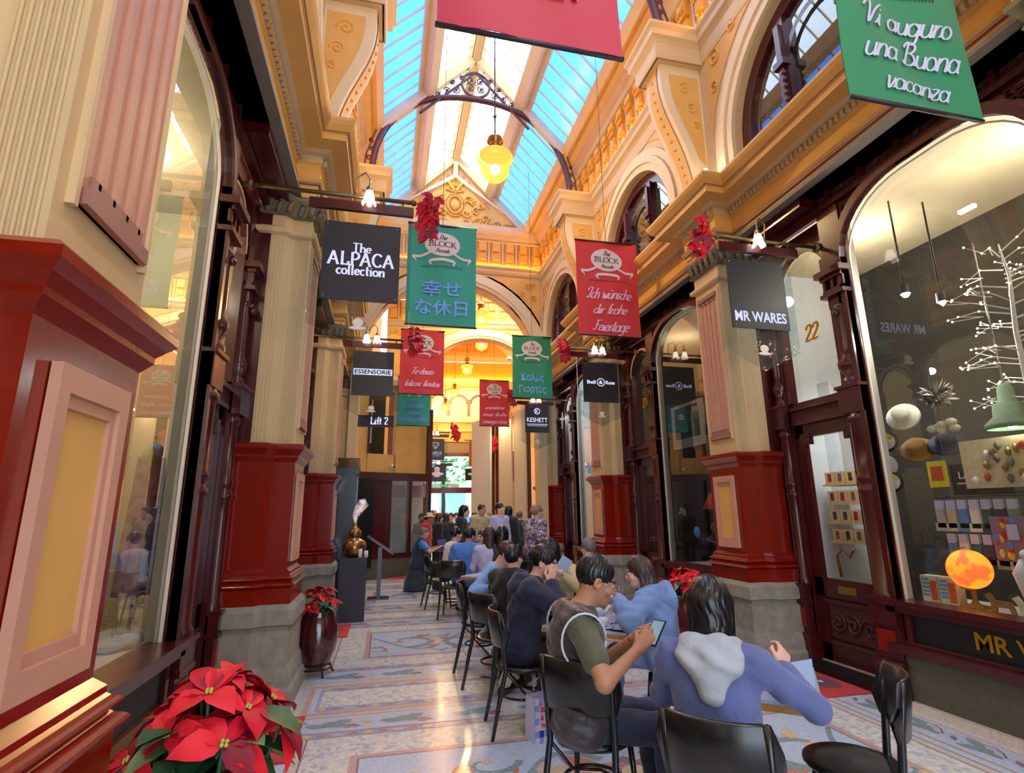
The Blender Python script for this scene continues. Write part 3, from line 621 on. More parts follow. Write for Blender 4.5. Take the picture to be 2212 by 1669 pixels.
def post(s, w, ya, yb, name, root, zt=4.62):
    """panelled post with half-round turned column, capitals and base blocks"""
    b = MB(); x = lambda d: X(s, w - d); ym = (ya + yb) / 2; hw = (yb - ya) / 2
    b.mat('maroon').box(x(-.06), x(.02), ya, yb, .06, zt)
    b.box(x(0), x(.11), ya - .01, yb + .01, .06, .34).box(x(0), x(.08), ya, yb, .34, .62).box(x(0), x(.11), ya - .015, yb + .015, .62, .66).mat('oxblood').box(x(.08), x(.095), ya + .04, yb - .04, .40, .58).mat('maroon')
    b.box(x(0), x(.10), ya, yb, .66, .80).box(x(0), x(.12), ya - .01, yb + .01, .80, .83)
    M = lambda z: Matrix.Translation((x(.02), ym, z))
    r = hw * .72
    pr = [(r * 1.25, .83), (r * 1.25, .87), (r, .90), (r * .95, 1.6), (r * .95, 1.72), (r * 1.15, 1.74), (r * 1.15, 1.77), (r * .9, 1.79), (r * .9, 1.83), (r * 1.12, 1.85), (r * 1.12, 1.88), (r * .92, 1.90), (r * .9, 2.38), (r * 1.2, 2.40), (r * 1.2, 2.44), (r * .9, 2.46), (r * .9, 2.48)]
    b.lathe(pr, n=14, M=M(0), sx=.8)
    b.box(x(0), x(.09), ya, yb, 2.48, 2.72).box(x(0), x(.11), ya - .01, yb + .01, 2.72, 2.75)
    b.lathe([(r * 1.1, 2.75), (r * 1.1, 2.80), (r * .6, 2.84), (r * 1.15, 2.92), (r * 1.2, 2.97), (r * .75, 3.03), (r * .8, 3.1), (r * .75, 3.5), (r * .9, 3.54), (r * .75, 3.56)], n=12, M=M(0), sx=.9)
    b.box(x(0), x(.06), ya + .03, yb - .03, 3.55, 3.66).box(x(0), x(.11), ya - .01, yb + .01, 3.66, 3.70).box(x(0), x(.08), ya, yb, 3.70, 3.74).box(x(0), x(.10), ya, yb, 3.84, 3.88).box(x(0), x(.14), ya - .03, yb + .03, 3.88, 3.94).box(x(0), x(.07), ya, yb, 3.94, 4.1)
    for k in range(3): b.box(x(.02), x(.085), ya + .03 + k * (yb - ya - .06) / 2 - .015, ya + .03 + k * (yb - ya - .06) / 2 + .015, 3.74, 3.84)
    for k in range(2): b.sphere((x(.07 + .02 * k), ym, 3.52 - .05 * k), .035, 8, 6)
    b.build(name, root)
def shopfront(s, k, room):
    y0 = Y0[k]; wi = 9 + k + (4 if s > 0 else 0)
    root = link(None, 'window_%d' % wi, kind='structure'); dr = link(None, 'door_%d' % (k + (0 if s < 0 else 4)), kind='structure')
    x = lambda w: X(s, w)
    # stone riser with kerb, window sill, timber apron
    ya, yb = y0 - 3.08, y0 - 1.37
    b = MB().mat('riser_stone').box(x(WW + .1), x(2.76), ya - .15, yb + .22, .06, .42); b.mat('fl_beige').box(x(WW + .1), x(2.71), ya - .3, yb + .25, 0, .06)
    b.build('riser', root)
    b = MB().mat('maroon').box(x(WW + .1), x(2.69), ya - .1, yb + .10, .79, .84).box(x(WW + .1), x(2.72), ya - .1, yb + .08, .74, .79).box(x(WW + .1), x(2.70), ya - .1, yb + .10, .42, .49).box(x(WW + .1), x(2.75), ya - .1, yb + .10, .49, .52)
    b.mat('black').box(x(WW + .1), x(2.78), ya - .1, yb, .52, .74); b.mat('maroon').box(x(WW), x(2.755), yb - .02, yb + .10, .52, .74).box(x(WW), x(2.755), yb - .1, yb - .05, .52, .74); b.build('sill', root)
    # window surround
    b = MB().mat('maroon'); P = outline(ya, yb, .84, 4.02, 4.58)
    head(b, s, WW, ya, yb, 4.02, 4.58, 4.64, ya - .26, yb + .26); rim(b, s, WW, P, .06, .10, 'maroon'); rim(b, s, WW - .02, P, .06, .05, 'maroon'); rim(b, s, WW + .03, [(y, z) for y, z in outline(ya + .03, yb - .03, .84, 4.0, 4.54)], .02, .014, 'white_paint')
    b.mat('maroon').box(x(WW + .02), x(WW - .05), ya - .3, y0 - .06, 4.62, 4.68)
    b.mat('maroon_carved').box(x(WW + .06), x(WW + .02), ya - .3, y0 - .06, 4.68, 4.82)
    n = 9
    for i in range(n):
        y = ya - .2 + i * (y0 - ya + .1) / (n - 1)
        b.mat('maroon').box(x(WW + .03), x(WW - .045), y - .022, y + .022, 4.68, 4.82)
        b.mat('maroon_carved'); yy = y + .16
        if i < n - 1:
            for sg in (-1, 1): b.tube([(x(WW + .015), a, c) for a, c in spiral(yy + sg * .06, 4.75, .05, .008, 0, sg * 9, 12)], .012, 4)
    for (yc, zc) in ((ya + .1, 4.5), (yb - .1, 4.5)):
        for q in range(2): b.mat('maroon_carved').tube([(x(WW - .012), a, c) for a, c in spiral(yc + (q - .5) * .08, zc + q * .03, .06, .008, 1, 9, 12)], .013, 4)
    for y_ in (ya - .2, yb): b.mat('feather_pale_paint').box(x(WW + .065), x(WW + .12), y_, y_ + .2, .84, 4.6)
    b.build('window_frame', root)
    g = MB().mat('shop_glass').add([(x(WW + .032), y, z) for y, z in P], [tuple(range(len(P)))]); g.build('pane', root)
    post(s, WW, yb, yb + .26, 'window_post', root); post(s, WW, ya - .25, ya, 'window_post', root); post(s, WD - .04, y0 - .24, y0 - .06, 'door_post', dr)
    # door with glazed upper half, carved lower panel, transom light with round head
    da, db = y0 - 1.10, y0 - .25
    b = MB().mat('maroon').box(x(WD + .06), x(WD), da, db, .10, .26).box(x(WD + .06), x(WD), da, db, .72, .90).box(x(WD + .06), x(WD), da, da + .11, .10, 2.5).box(x(WD + .06), x(WD), db - .11, db, .10, 2.5).box(x(WD + .06), x(WD), da, db, 2.36, 2.5)
    b.box(x(WD + .05), x(WD + .02), da, db, .2, .75).box(x(WD), x(WD - .02), da + .09, db - .09, .66, .70).box(x(WD), x(WD - .02), da + .09, db - .09, .27, .31)
    b.box(x(WD + .04), x(WD - .01), da + .06, da + .2, 2.28, 2.40).box(x(WD + .04), x(WD - .01), db - .2, db - .06, 2.28, 2.40)
    b.mat('maroon_carved').box(x(WD + .03), x(WD + .012), da + .13, db - .13, .33, .64)
    for q in range(3): b.tube([(x(WD + .005), a, c) for a, c in spiral(da + .24 + q * .19, .48, .10, .015, q, q + 10, 16)], .016, 5)
    b.build('door_leaf', dr)
    MB().mat('shop_glass').add([(x(WD + .03), da + .1, .9), (x(WD + .03), db - .1, .9), (x(WD + .03), db - .1, 2.36), (x(WD + .03), da + .1, 2.36)], [(0, 1, 2, 3)]).build('door_pane', dr)
    b = MB().mat('brass').box(x(WD), x(WD - .008), da + .33, da + .55, .77, .84).lathe([(.0, -.05), (.03, -.05), (.035, -.03), (.02, -.01), (.02, .01)], n=10, M=Matrix.Translation((x(WD - .01), da + .06, .80)) @ Matrix.Rotation(s * PI / 2, 4, 'Y')); b.build('door_handle', dr)
    b = MB().mat('copper').tube([(x(WD + .06), db - .3, .92), (x(WD + .06), db - .28, 1.12), (x(WD + .08), db - .34, 1.2), (x(WD + .08), db - .42, 1.12), (x(WD + .06), db - .5, 1.2)], .014, 6); b.build('pull_handle', dr)
    b = MB().mat('maroon').box(x(WD + .06), x(WD - .05), da - .02, db + .02, 2.5, 2.54).box(x(WD + .06), x(WD - .07), da - .02, db + .02, 2.66, 2.70); b.mat('maroon_carved').box(x(WD + .05), x(WD - .03), da, db, 2.54, 2.66)
    b.mat('maroon').box(x(WD + .06), x(WD - .02), da, db, 2.70, 2.75)
    Pd = outline(da + .05, db - .05, 2.75, 3.98, 4.40); head(b, s, WD, da + .05, db - .05, 3.98, 4.40, 4.64, da - .02, db + .02); rim(b, s, WD, Pd, .05, .06, 'maroon')
    b.mat('maroon').box(x(WD + .04), x(WD), da, da + .05, 2.7, 4.0).box(x(WD + .04), x(WD), db - .05, db, 2.7, 4.0).box(x(WD + .06), x(2.6), da - .02, y0 - .02, 4.70, 4.80)
    b.mat('cream_light'); Q = outline(da + .02, db - .02, 4.0, 4.0, 4.46)[1:-1]; b.tube([(x(WD - .03), y, z) for y, z in Q], .028, 6)
    b.mat('maroon').box(x(WD + .1), x(2.75), y0 - .06, y0 + .02, .06, 4.7); b.build('transom', dr)
    MB().mat('shop_glass').add([(x(WD + .03), y, z) for y, z in Pd], [tuple(range(len(Pd)))]).build('transom_pane', dr)
    MB().mat('black').box(x(WD + .1), x(2.74), y0 - 1.12, y0 - .2, 0, .09).build('doorstep', dr)
    # the shop behind
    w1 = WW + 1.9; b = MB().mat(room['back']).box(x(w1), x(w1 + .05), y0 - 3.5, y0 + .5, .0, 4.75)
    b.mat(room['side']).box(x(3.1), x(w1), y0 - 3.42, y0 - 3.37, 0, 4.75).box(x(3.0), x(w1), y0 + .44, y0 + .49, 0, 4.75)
    b.mat(room['ceil']).box(x(WW + .06), x(w1), y0 - 3.4, y0 + .5, 4.72, 4.76)
    b.mat('room_floor').box(x(WW + .1), x(w1), y0 - 3.4, y0 + .5, .05, .1)
    if room.get('stage'): b.mat(room['stage']).box(x(WW + .08), x(WW + .75), y0 - 3.2, y0 - 1.3, .1, .80)
    b.build('shop_wall', link(None, 'wall_shop_%d' % (k + (0 if s < 0 else 4)), kind='structure'))
    if room.get('light'):
        for q in (-.9, .9): point('shop_light', (x(WW + .9), y0 - 1.7 + q, 4.35), room['light'] / 2, room.get('lc', (1, .9, .75)))
    if room.get('door'): area('door_light', (x(WD + .3), y0 - .5, 2.9), (0, s * -.5, 0), .5, .6, room['door'], (.95, .97, 1))  # added fill lamp without a fitting, brightens the shop behind the door
warm = dict(back='room_cream', side='room_cream', ceil='room_cream', stage='room_white', light=60, lc=(1, .90, .70))
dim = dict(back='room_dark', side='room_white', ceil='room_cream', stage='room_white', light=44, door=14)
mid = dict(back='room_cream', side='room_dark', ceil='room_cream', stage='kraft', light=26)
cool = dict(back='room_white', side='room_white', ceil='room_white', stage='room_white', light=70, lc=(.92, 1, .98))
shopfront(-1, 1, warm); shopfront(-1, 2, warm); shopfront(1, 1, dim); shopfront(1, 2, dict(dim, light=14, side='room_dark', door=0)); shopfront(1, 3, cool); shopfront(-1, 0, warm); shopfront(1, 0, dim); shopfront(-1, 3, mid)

# ---- gable end wall with the great arch
GY = 13.12
def gable(name, cx, y, hw, r0, za, rot=0.0, thick=.45, full=True, ornament=True):
    M = Matrix.Translation((cx, y, 0)) @ Matrix.Rotation(rot, 4, 'Z')
    fn = lambda u, v, z: M @ Vector((u, v, z))
    b = MB().mat('cream'); A = [(-r0, 0)] + [(r0 * -math.cos(PI * i / 24), za + r0 * math.sin(PI * i / 24)) for i in range(25)] + [(r0, 0)]
    Bo = [(-hw, 0)] + [(-hw, za + .1)] * 5 + [(-hw + 2 * hw * (i - 4) / 16, 8.0) for i in range(4, 21)] + [(hw, za + .1)] * 3 + [(hw, 0)]
    Bo = [(-hw, 0)] + [(max(-hw, min(hw, 1.6 * a)), 8.0) for a, c in A[1:-1]] + [(hw, 0)]
    b.ribbon([fn(u, 0, z) for u, z in A], [fn(u, 0, z) for u, z in Bo]); b.ribbon([fn(u, 0, z) for u, z in A], [fn(u, thick, z) for u, z in A])
    b.add([fn(-hw, 0, 0), fn(-hw, 0, 8.0), fn(-hw, 0, za), fn(hw, 0, 0), fn(hw, 0, 8.0)], [(0, 1, 2)])
    b.mat('cream_light')
    for ra, rb, p in ((r0, r0 + .08, .04), (r0 + .08, r0 + .20, .08), (r0 + .20, r0 + .33, .05)):
        Q = lambda r, v: [fn(-r * math.cos(PI * i / 24), v, za + r * math.sin(PI * i / 24)) for i in range(25)]
        b.ribbon(Q(ra, -p), Q(rb, -p)); b.ribbon(Q(rb, -p), Q(rb, 0)); b.ribbon(Q(ra, 0), Q(ra, -p))
    b.mat('pink'); Q = lambda r, v: [fn(-r * math.cos(PI * i / 24), v, za + r * math.sin(PI * i / 24)) for i in range(25)]; b.ribbon(Q(r0 - .01, .06), Q(r0 - .01, thick - .06))
    for sg in (-1, 1):
        pts = [(sg * (hw - .12), za + .75), (sg * (hw - .12), 7.72), (sg * .75, 7.72)] + [(sg * (r0 + .40) * math.cos(a), za + (r0 + .40) * math.sin(a)) for a in (1.25, 1.05, .85, .65, .45, .3)]
        b.mat('ochre').prism(pts, lambda u, z: fn(u, -.005, z), lambda u, z: fn(u, -.02, z)); b.mat('gilt')
        for q in range(9):
            u = sg * (hw - .3 - .14 * (q % 5)); z = 7.55 - .17 * (q // 2) - .04 * (q % 5)
            if math.hypot(u, z - za) > r0 + .5: b.tube([fn(a, -.03, c) for a, c in spiral(u, z, .09, .012, q, q + 9, 12)], .016, 4)
    if full:
        for prof in ([(0, 7.78), (.05, 7.80), (.09, 7.86), (.09, 7.92), (.14, 7.96), (.14, 8.0), (0, 8.0)],): b.mat('cream').ribbon([fn(-hw, -o, z) for o, z in prof], [fn(hw, -o, z) for o, z in prof])
        b.mat('gilt').ribbon([fn(-hw, 0, 8.0), fn(-hw, 0, 8.76)], [fn(hw, 0, 8.0), fn(hw, 0, 8.76)])
        n = int(2 * hw / .36)
        for i in range(n):
            u = -hw + (i + .5) * 2 * hw / n
            for (d, e, za_, zb_) in ((.05, .13, 8.10, 8.62), (.13, .10, 8.44, 8.70), (.10, .08, 8.20, 8.38)): 
                P = [(u - e, za_), (u + e, za_), (u + e, zb_), (u - e, zb_)]; b.prism(P, lambda a, z: fn(a, 0, z), lambda a, z, d=d: fn(a, -d, z))
            b.mat('cream'); P = [(u + .155, 8.05), (u + .205, 8.05), (u + .205, 8.72), (u + .155, 8.72)]; b.prism(P, lambda a, z: fn(a, 0, z), lambda a, z: fn(a, -.06, z)); b.mat('gilt')
        prof = [(.06, 8.76), (.12, 8.78), (.16, 8.86), (.22, 8.90), (.26, 9.0), (.26, 9.12), (0, 9.14)]; b.mat('cream').ribbon([fn(-hw, -o, z) for o, z in prof], [fn(hw, -o, z) for o, z in prof])
        sl = (ZR - ZE) / RW
        b.mat('ochre').add([fn(-2.2, 0, 9.0), fn(2.2, 0, 9.0), fn(RW, 0, ZE), fn(0, 0, ZR), fn(-RW, 0, ZE)], [(0, 1, 2, 3, 4)])
        b.mat('cream_light')
        for sg in (-1, 1):
            for (o0, o1, p) in ((.0, .16, .10), (.46, .56, .08)):
                P = [(sg * (RW + .1), ZE - .1 - o0 * 1.4), (0, ZR - o0 * 1.4), (0, ZR - o1 * 1.4), (sg * (RW + .1), ZE - .1 - o1 * 1.4)]
                P = [(u, max(z, 9.1)) for u, z in P]; b.prism(P, lambda u, z: fn(u, 0, z), lambda u, z, p=p: fn(u, -p, z))
            b.mat('pink'); P = [(sg * .95, ZR - .36 - .95 * sl), (sg * .1, ZR - .36 - .1 * sl), (sg * .1, ZR - .60 - .1 * sl), (sg * .95, ZR - .60 - .95 * sl)]; b.prism(P, lambda u, z: fn(u, 0, z), lambda u, z: fn(u, -.03, z)); b.mat('ochre')
            for q in range(5): b.tube([fn(a, -.045, c) for a, c in spiral(sg * (.22 + q * .16), ZR - .48 - (.22 + q * .16) * sl, .06, .01, q, q + 8, 10)], .012, 4)
            b.mat('cream_light')
        b.prism([(-.06, ZR), (.06, ZR), (.06, ZR - .8), (-.06, ZR - .8)], lambda u, z: fn(u, 0, z), lambda u, z: fn(u, -.11, z))
        if ornament:
            b.mat('gilt')
            b.sphere(fn(0, -.03, 9.75), .17, 14, 8, (.75, .35, 1.0)); b.tube([fn(.2 * math.cos(t), -.05, 9.75 + .26 * math.sin(t)) for t in [i * PI / 10 for i in range(21)]], .03, 6); b.tube([fn(.27 * math.cos(t), -.03, 9.75 + .34 * math.sin(t)) for t in [i * PI / 10 for i in range(21)]], .022, 6)
            for sg in (-1, 1):
                for (u, z, r, a) in ((.36, 9.95, .12, 0), (.34, 9.5, .13, 2), (.58, 9.62, .12, 1), (.62, 9.35, .13, 3), (.85, 9.42, .11, 0), (.95, 9.25, .10, 2), (1.15, 9.3, .09, 1), (1.33, 9.22, .07, 0), (.14, 10.22, .08, 2), (.3, 9.24, .1, 1), (.72, 9.78, .08, 2), (.1, 10.4, .06, 0), (.5, 9.85, .07, 1)):
                    b.tube([fn(p, -.03, q) for p, q in spiral(sg * u, z, r, .015, a, a + sg * 9, 14)], [.032 - .0015 * i for i in range(15)], 5)
                    for q in range(3): b.sphere(fn(sg * (u + .09 * math.cos(q * 2 + a)), -.03, z + .09 * math.sin(q * 2 + a)), .035, 6, 4)
                for q in range(6): b.tube([fn(0, -.02, 10.05 + q * .02), fn(sg * (.04 + .03 * q), -.06, 10.2 + .04 * q), fn(sg * (.07 + .02 * q), -.05, 10.32 + .045 * q)], [.02, .03, .005], 5)
    return b.build('gable', link(None, name, kind='structure'))
gable('wall_far', AX, GY, 2.45, 2.24, 5.28)
MB().mat('led').box(AX - 2.2, AX + 2.2, GY - .07, GY - .045, 8.015, 8.03).build('led_strip', label='warm glowing light strip on the ledge across the far gable wall', cat='light strip')

# ---- skylight: rafters, purlins, bars and panes, per slope
SLOPE = (ZR - ZE) / RW
def roofpt(s, t, y, d=0.0):
    """t: 0 eaves .. 1 ridge; d: depth below the slope"""
    w = RW * (1 - t); n = math.hypot(RW, ZR - ZE); return (X(s, w - d * (ZR - ZE) / n), y, ZE + (ZR - ZE) * t - d * RW / n)
ya, yb = -4.0, GY
roof = link(None, 'ceiling', kind='structure')
for s in (-1, 1):
    b = MB()
    def beam(t0, t1, y0, y1, d): 
        c = [roofpt(s, t, y, q) for q in (0, d) for t, y in ((t0, y0), (t1, y0), (t1, y1), (t0, y1))]
        b.add(c, [(0, 1, 2, 3), (7, 6, 5, 4), (0, 4, 5, 1), (1, 5, 6, 2), (2, 6, 7, 3), (3, 7, 4, 0)])
    b.mat('cream')
    beam(.44, .52, ya, yb, .22); beam(-.03, .03, ya, yb, .16); beam(.97, 1.02, ya, yb, .22)
    for yy in [y + PWID / 2 for y in Y0[:3]]: beam(0, 1, yy - .06, yy + .06, .2)
    beam(0, 1, yb - .1, yb, .2)
    b.mat('cream_light')
    for i in range(50):
        y = -3.8 + i * .345
        if y < yb - .15: beam(.03, .97, y - .012, y + .012, .035)
    b.mat('room_white'); beam(.40, .44, ya, yb, .03)
    b.build('rafter_frame', roof)
    for nm, mt, t0, t1 in (('lower_panes', 'blue_sky_glass', .03, .44), ('upper_panes', 'clear_sky_glass', .52, .97)):
        MB().mat(mt).add([roofpt(s, t0, ya), roofpt(s, t1, ya), roofpt(s, t1, yb), roofpt(s, t0, yb)], [(0, 1, 2, 3)]).build(nm, roof)
MB().mat('cream').box(AX - .07, AX + .07, ya, yb, ZR - .27, ZR + .05).build('ridge_beam', roof)
# iron tie arches with scrollwork
def tie(y, label):
    t = thing('tie_arch', label, 'iron arch', (AX, y, 8.0), 0, 'iron arches under the glass roof')
    P = []
    for i in range(41):
        a = PI - PI * i / 40; c, q = math.cos(a), math.sin(a); e = 2 / 2.25; P.append((math.copysign(abs(c) ** e, c) * 2.06, 0, .02 + 2.12 * abs(q) ** e))
    b = MB().mat('iron').tube(P, .045, 8).tube([(x * .97, .03, z * .98) for x, _, z in P], .018, 6); b.build('arch_rib', t)
    f = MB().mat('iron')
    def pl(pts, r=.014): f.tube([(x, 0, z) for x, z in pts], r, 5, False)
    pl([(.3 * math.cos(i * PI / 12), 2.48 + .3 * math.sin(i * PI / 12)) for i in range(25)], .03)
    top = ZR - 8.0 - .28
    for sg in (-1, 1):
        pl([(0, top - .25), (sg * 1.15, top - .25 - 1.15 * SLOPE)], .028)
        for (u, z, r, a) in ((.1, 2.58, .1, 0), (.12, 2.38, .09, 2), (.42, 2.28, .09, 1), (.6, 2.24, .08, 3), (.78, 2.12, .07, 0), (.5, 2.46, .06, 2), (.95, 2.03, .06, 1), (.22, 2.9, .08, 0), (.4, 2.74, .1, 2), (.58, 2.56, .09, 1), (.3, 2.62, .06, 0), (.74, 2.4, .1, 3), (.92, 2.22, .08, 1), (1.06, 2.06, .07, 2), (.66, 2.68, .06, 0), (.15, 3.02, .06, 1), (.86, 2.46, .05, 2)):
            pl(spiral(sg * u, z, r, .012, a, a + sg * 9.5, 14), .013); pl([(sg * u - r * .7, z - r), (sg * u + r * .7, z + r)], .01)
            f.sphere((sg * u, 0, z), .028, 6, 4)
        for (u, z, r, a) in ((1.92, .12, .09, 0), (1.98, .36, .07, 2), (1.92, .55, .06, 0), (1.94, .74, .05, 1)): pl(spiral(sg * (u + .14), z + .05, r, .012, a, a + 9, 12), .014)
        pl([(sg * 2.2, .03), (sg * 2.16, .5), (sg * 2.0, 1.05)], .018); f.sphere((sg * 2.2, 0, .08), .06, 8, 6)
    f.build('scrollwork', t)
tie(Y0[1] + PWID / 2, 'dark iron arch with scroll feet at top, nearest to the camera'); tie(Y0[2] + PWID / 2, 'dark iron arch with scrollwork and ring, below the glass ridge')

# ---- the crossing and the far hall (its axis turns a little to the right)
HB = Matrix.Translation((2.62, 13.5, 0)) @ Matrix.Rotation(-.1, 4, 'Z')
def hb(u, v, z): return HB @ Vector((u, v, z))
gable('wall_crossing', hb(0, 4.0, 0).x, hb(0, 4.0, 0).y, 3.2, 2.1, 5.35, -.1)
b = MB().mat('cream')
for sg in (-1, 1):
    b.add([hb(sg * 3.4, -.2, 0), hb(sg * 3.4, 4.2, 0), hb(sg * 3.4, 4.2, 9.3), hb(sg * 3.4, -.2, 9.3)], [(0, 1, 2, 3)])
    b.add([hb(sg * 2.4, 4.2, 0), hb(sg * 2.4, 13, 0), hb(sg * 2.4, 13, 9.2), hb(sg * 2.4, 4.2, 9.2)], [(0, 1, 2, 3)])
    for p in ([(0, 5.0), (.2, 5.05), (.25, 5.4), (.35, 5.5), (0, 5.55)], [(0, 7.8), (.15, 7.95), (0, 8.0)]): b.mat('ochre').ribbon([hb(sg * (2.4 - o), 4.2, z) for o, z in p], [hb(sg * (2.4 - o), 13, z) for o, z in p])
    b.mat('gilt').add([hb(sg * 2.38, 4.2, 8.0), hb(sg * 2.38, 13, 8.0), hb(sg * 2.3, 13, 8.9), hb(sg * 2.3, 4.2, 8.9)], [(0, 1, 2, 3)]); b.mat('cream')
    b.add([hb(sg * 2.35, 4.2, 8.9), hb(sg * 2.0, 4.2, 9.3), hb(sg * 2.0, 13, 9.3), hb(sg * 2.35, 13, 8.9)], [(0, 1, 2, 3)])
b.mat('cream').add([hb(-3.5, -.4, 9.3), hb(3.5, -.4, 9.3), hb(3.5, 4.3, 9.3), hb(-3.5, 4.3, 9.3)], [(0, 1, 2, 3)])
# end facade with gallery arches over the street door
b.mat('cream'); YE = 12.6
def fr(u0, u1, z0, z1, v, mt): b.mat(mt).add([hb(u0, v, z0), hb(u1, v, z0), hb(u1, v, z1), hb(u0, v, z1)], [(0, 1, 2, 3)])
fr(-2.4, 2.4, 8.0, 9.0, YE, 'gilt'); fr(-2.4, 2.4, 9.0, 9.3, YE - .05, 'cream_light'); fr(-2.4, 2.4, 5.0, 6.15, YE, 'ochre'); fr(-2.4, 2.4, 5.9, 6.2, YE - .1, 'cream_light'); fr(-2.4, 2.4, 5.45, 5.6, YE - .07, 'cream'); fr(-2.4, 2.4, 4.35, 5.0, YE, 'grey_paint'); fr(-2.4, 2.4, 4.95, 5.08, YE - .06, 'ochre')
fr(-2.4, -2.05, 0, 6.2, YE, 'cream'); fr(1.1, 2.4, 0, 6.2, YE + .02, 'cream')
Rg = 2.0; A = [(-Rg * math.cos(PI * i / 20), 6.2 + 1.35 * math.sin(PI * i / 20)) for i in range(21)]
b.mat('cream').ribbon([hb(u, YE, z) for u, z in A], [hb(u * 1.25, YE, 8.0) for u, z in A]); b.mat('cream_light').ribbon([hb(u, YE - .1, z) for u, z in A], [hb(u * 1.08, YE - .1, z + .12) for u, z in A])
b.mat('ochre').add([hb(-2.0, YE, 9.3), hb(2.0, YE, 9.3), hb(0, YE, 11.3)], [(0, 1, 2)]); b.mat('gilt')
for q in range(14): b.tube([hb(p, YE - .04, c) for p, c in spiral((q % 7 - 3) * .28, 9.6 + .35 * (q // 7), .14, .02, q, q + 9, 12)], .03, 4)
b.mat('cream'); 
for k in range(5):
    u = -2.0 + k * 1.0; b.mat('stone_dark').box(0, 0, 0, 0, 0, 0); M = HB @ Matrix.Translation((u, YE, 6.6)); b.obox(M, .14, .14, .9)
    if k < 4:
        Q = [(u + .5 - .42 * math.cos(PI * i / 12), 6.85 + .42 * math.sin(PI * i / 12)) for i in range(13)]; b.tube([hb(p, YE - .02, z) for p, z in Q], .06, 6)
b.mat('room_cream').add([hb(-2.4, YE + 1.6, 5.6), hb(2.4, YE + 1.6, 5.6), hb(2.4, YE + 1.6, 9), hb(-2.4, YE + 1.6, 9)], [(0, 1, 2, 3)]).add([hb(-2.4, YE, 6.1), hb(2.4, YE, 6.1), hb(2.4, YE + 1.6, 6.1), hb(-2.4, YE + 1.6, 6.1)], [(0, 1, 2, 3)])
for sg in (-1, 1):
    b.mat('cream').add([hb(sg * 2.1, 4.2, 9.2), hb(sg * 2.1, YE, 9.2), hb(0, YE, 11.3), hb(0, 4.2, 11.3)], [(0, 1, 2, 3)])
b.build('far_hall', link(None, 'wall_end', kind='structure'))
for v in (7.0, 9.5):
    MB().mat('clear_sky_glass').add([hb(.4, v, 10.75), hb(1.8, v, 9.35), hb(1.8, v + 2, 9.35), hb(.4, v + 2, 10.75)], [(0, 1, 2, 3)]).build('roof_pane', link(None, 'ceiling', kind='structure'))
led = MB().mat('led')
for sg in (-1, 1): led.tube([hb(sg * 2.25, 4.5, 8.03), hb(sg * 2.25, 12.4, 8.03)], .02, 4)
led.build('led_strip', label='warm glowing light strips along the far hall ledges', cat='light strip')
led = MB().mat('led').tube([hb(-2.3, YE - .1, 8.05), hb(2.3, YE - .1, 8.05)], .02, 4); led.build('led_strip', label='warm glowing light strip above the arched gallery windows', cat='light strip')
led = MB().mat('led').tube([hb(-2.6, 3.92, 8.05), hb(3.1, 3.92, 8.05)], .018, 4); led.build('led_strip', label='warm glowing light strip across the crossing wall seen through the great arch', cat='light strip')
# street door: posts, transom, panes; street beyond
d = link(None, 'door_9', kind='structure'); b = MB().mat('maroon')
for u in (-2.05, -.62 + 1.2, 1.1): b.obox(HB @ Matrix.Translation((u, YE, 2.2)), .14, .16, 4.4)
b.obox(HB @ Matrix.Translation((-.5, YE, 2.62)), 3.2, .14, .26); b.obox(HB @ Matrix.Translation((-.5, YE, 4.32)), 3.2, .14, .16)
b.build('door_frame', d); MB().mat('acrylic').add([hb(-2, YE + .02, 2.7), hb(1.1, YE + .02, 2.7), hb(1.1, YE + .02, 4.3), hb(-2, YE + .02, 4.3)], [(0, 1, 2, 3)]).build('transom_pane', d)
mat('street_leaf', (96, 170, 84), .6, noise=.4, nscale=3); mat('tram_white', (220, 232, 240), .4); mat('tram_blue', (80, 150, 200), .4); mat('road', (150, 156, 160), .9); mat('street_glass', (150, 200, 225), .2); mat('poster_red', (214, 40, 60), .5)
MB().mat('road').add([(-12, 27, -.02), (24, 27, -.02), (24, 60, -.02), (-12, 60, -.02)], [(0, 1, 2, 3)]).build('road', kind='structure')
t = thing('tram', 'white and pale blue tram passing the street door', 'tram', hb(-.5, YE + 6.5, 0), -.1)
b = MB().mat('tram_white').box(-7, 7, -1, 1.3, .5, 3.3).mat('tram_blue').box(-7, 7, -1.02, -1, .9, 1.35); b.build('body', t)
b = MB().mat('street_glass')
for i in range(7): b.box(-6.6 + i * 1.9, -5.1 + i * 1.9, -1.03, -1, 1.5, 2.8)
b.build('window_glass', t); MB().mat('poster_red').box(-1.4, .2, -1.05, -1.02, 2.85, 3.2).build('red_stripe', t)
for i, (u, lab) in enumerate(((-1.2, 'leafy green street tree left of the street door'), (2.2, 'leafy green street tree right of the street door'))):
    t = thing('street_tree', lab, 'tree', hb(u, YE + 4.2, 0), 0, 'street trees outside the door'); MB().mat('soil').tube([(0, 0, 0), (.05, 0, 2), (0, .1, 4.2)], [.14, .11, .07], 8).build('trunk', t)
    b = MB().mat('street_leaf'); rr = random.Random(i)
    for q in range(420):
        a = rr.uniform(0, 6.3); h = rr.uniform(-1, 1); r = rr.random() ** .4 * 2.1 * math.sqrt(max(0, 1 - h * h)); c = Vector((r * math.cos(a), r * math.sin(a), 4.6 + 1.7 * h)); e = Euler((rr.uniform(0, 6), rr.uniform(0, 6), 0)).to_matrix()
        b.add([c + e @ Vector(v) for v in ((0, 0, 0), (.16, .08, .03), (.32, 0, 0), (.16, -.08, .03))], [(0, 1, 2, 3)])
    b.build('foliage', t)
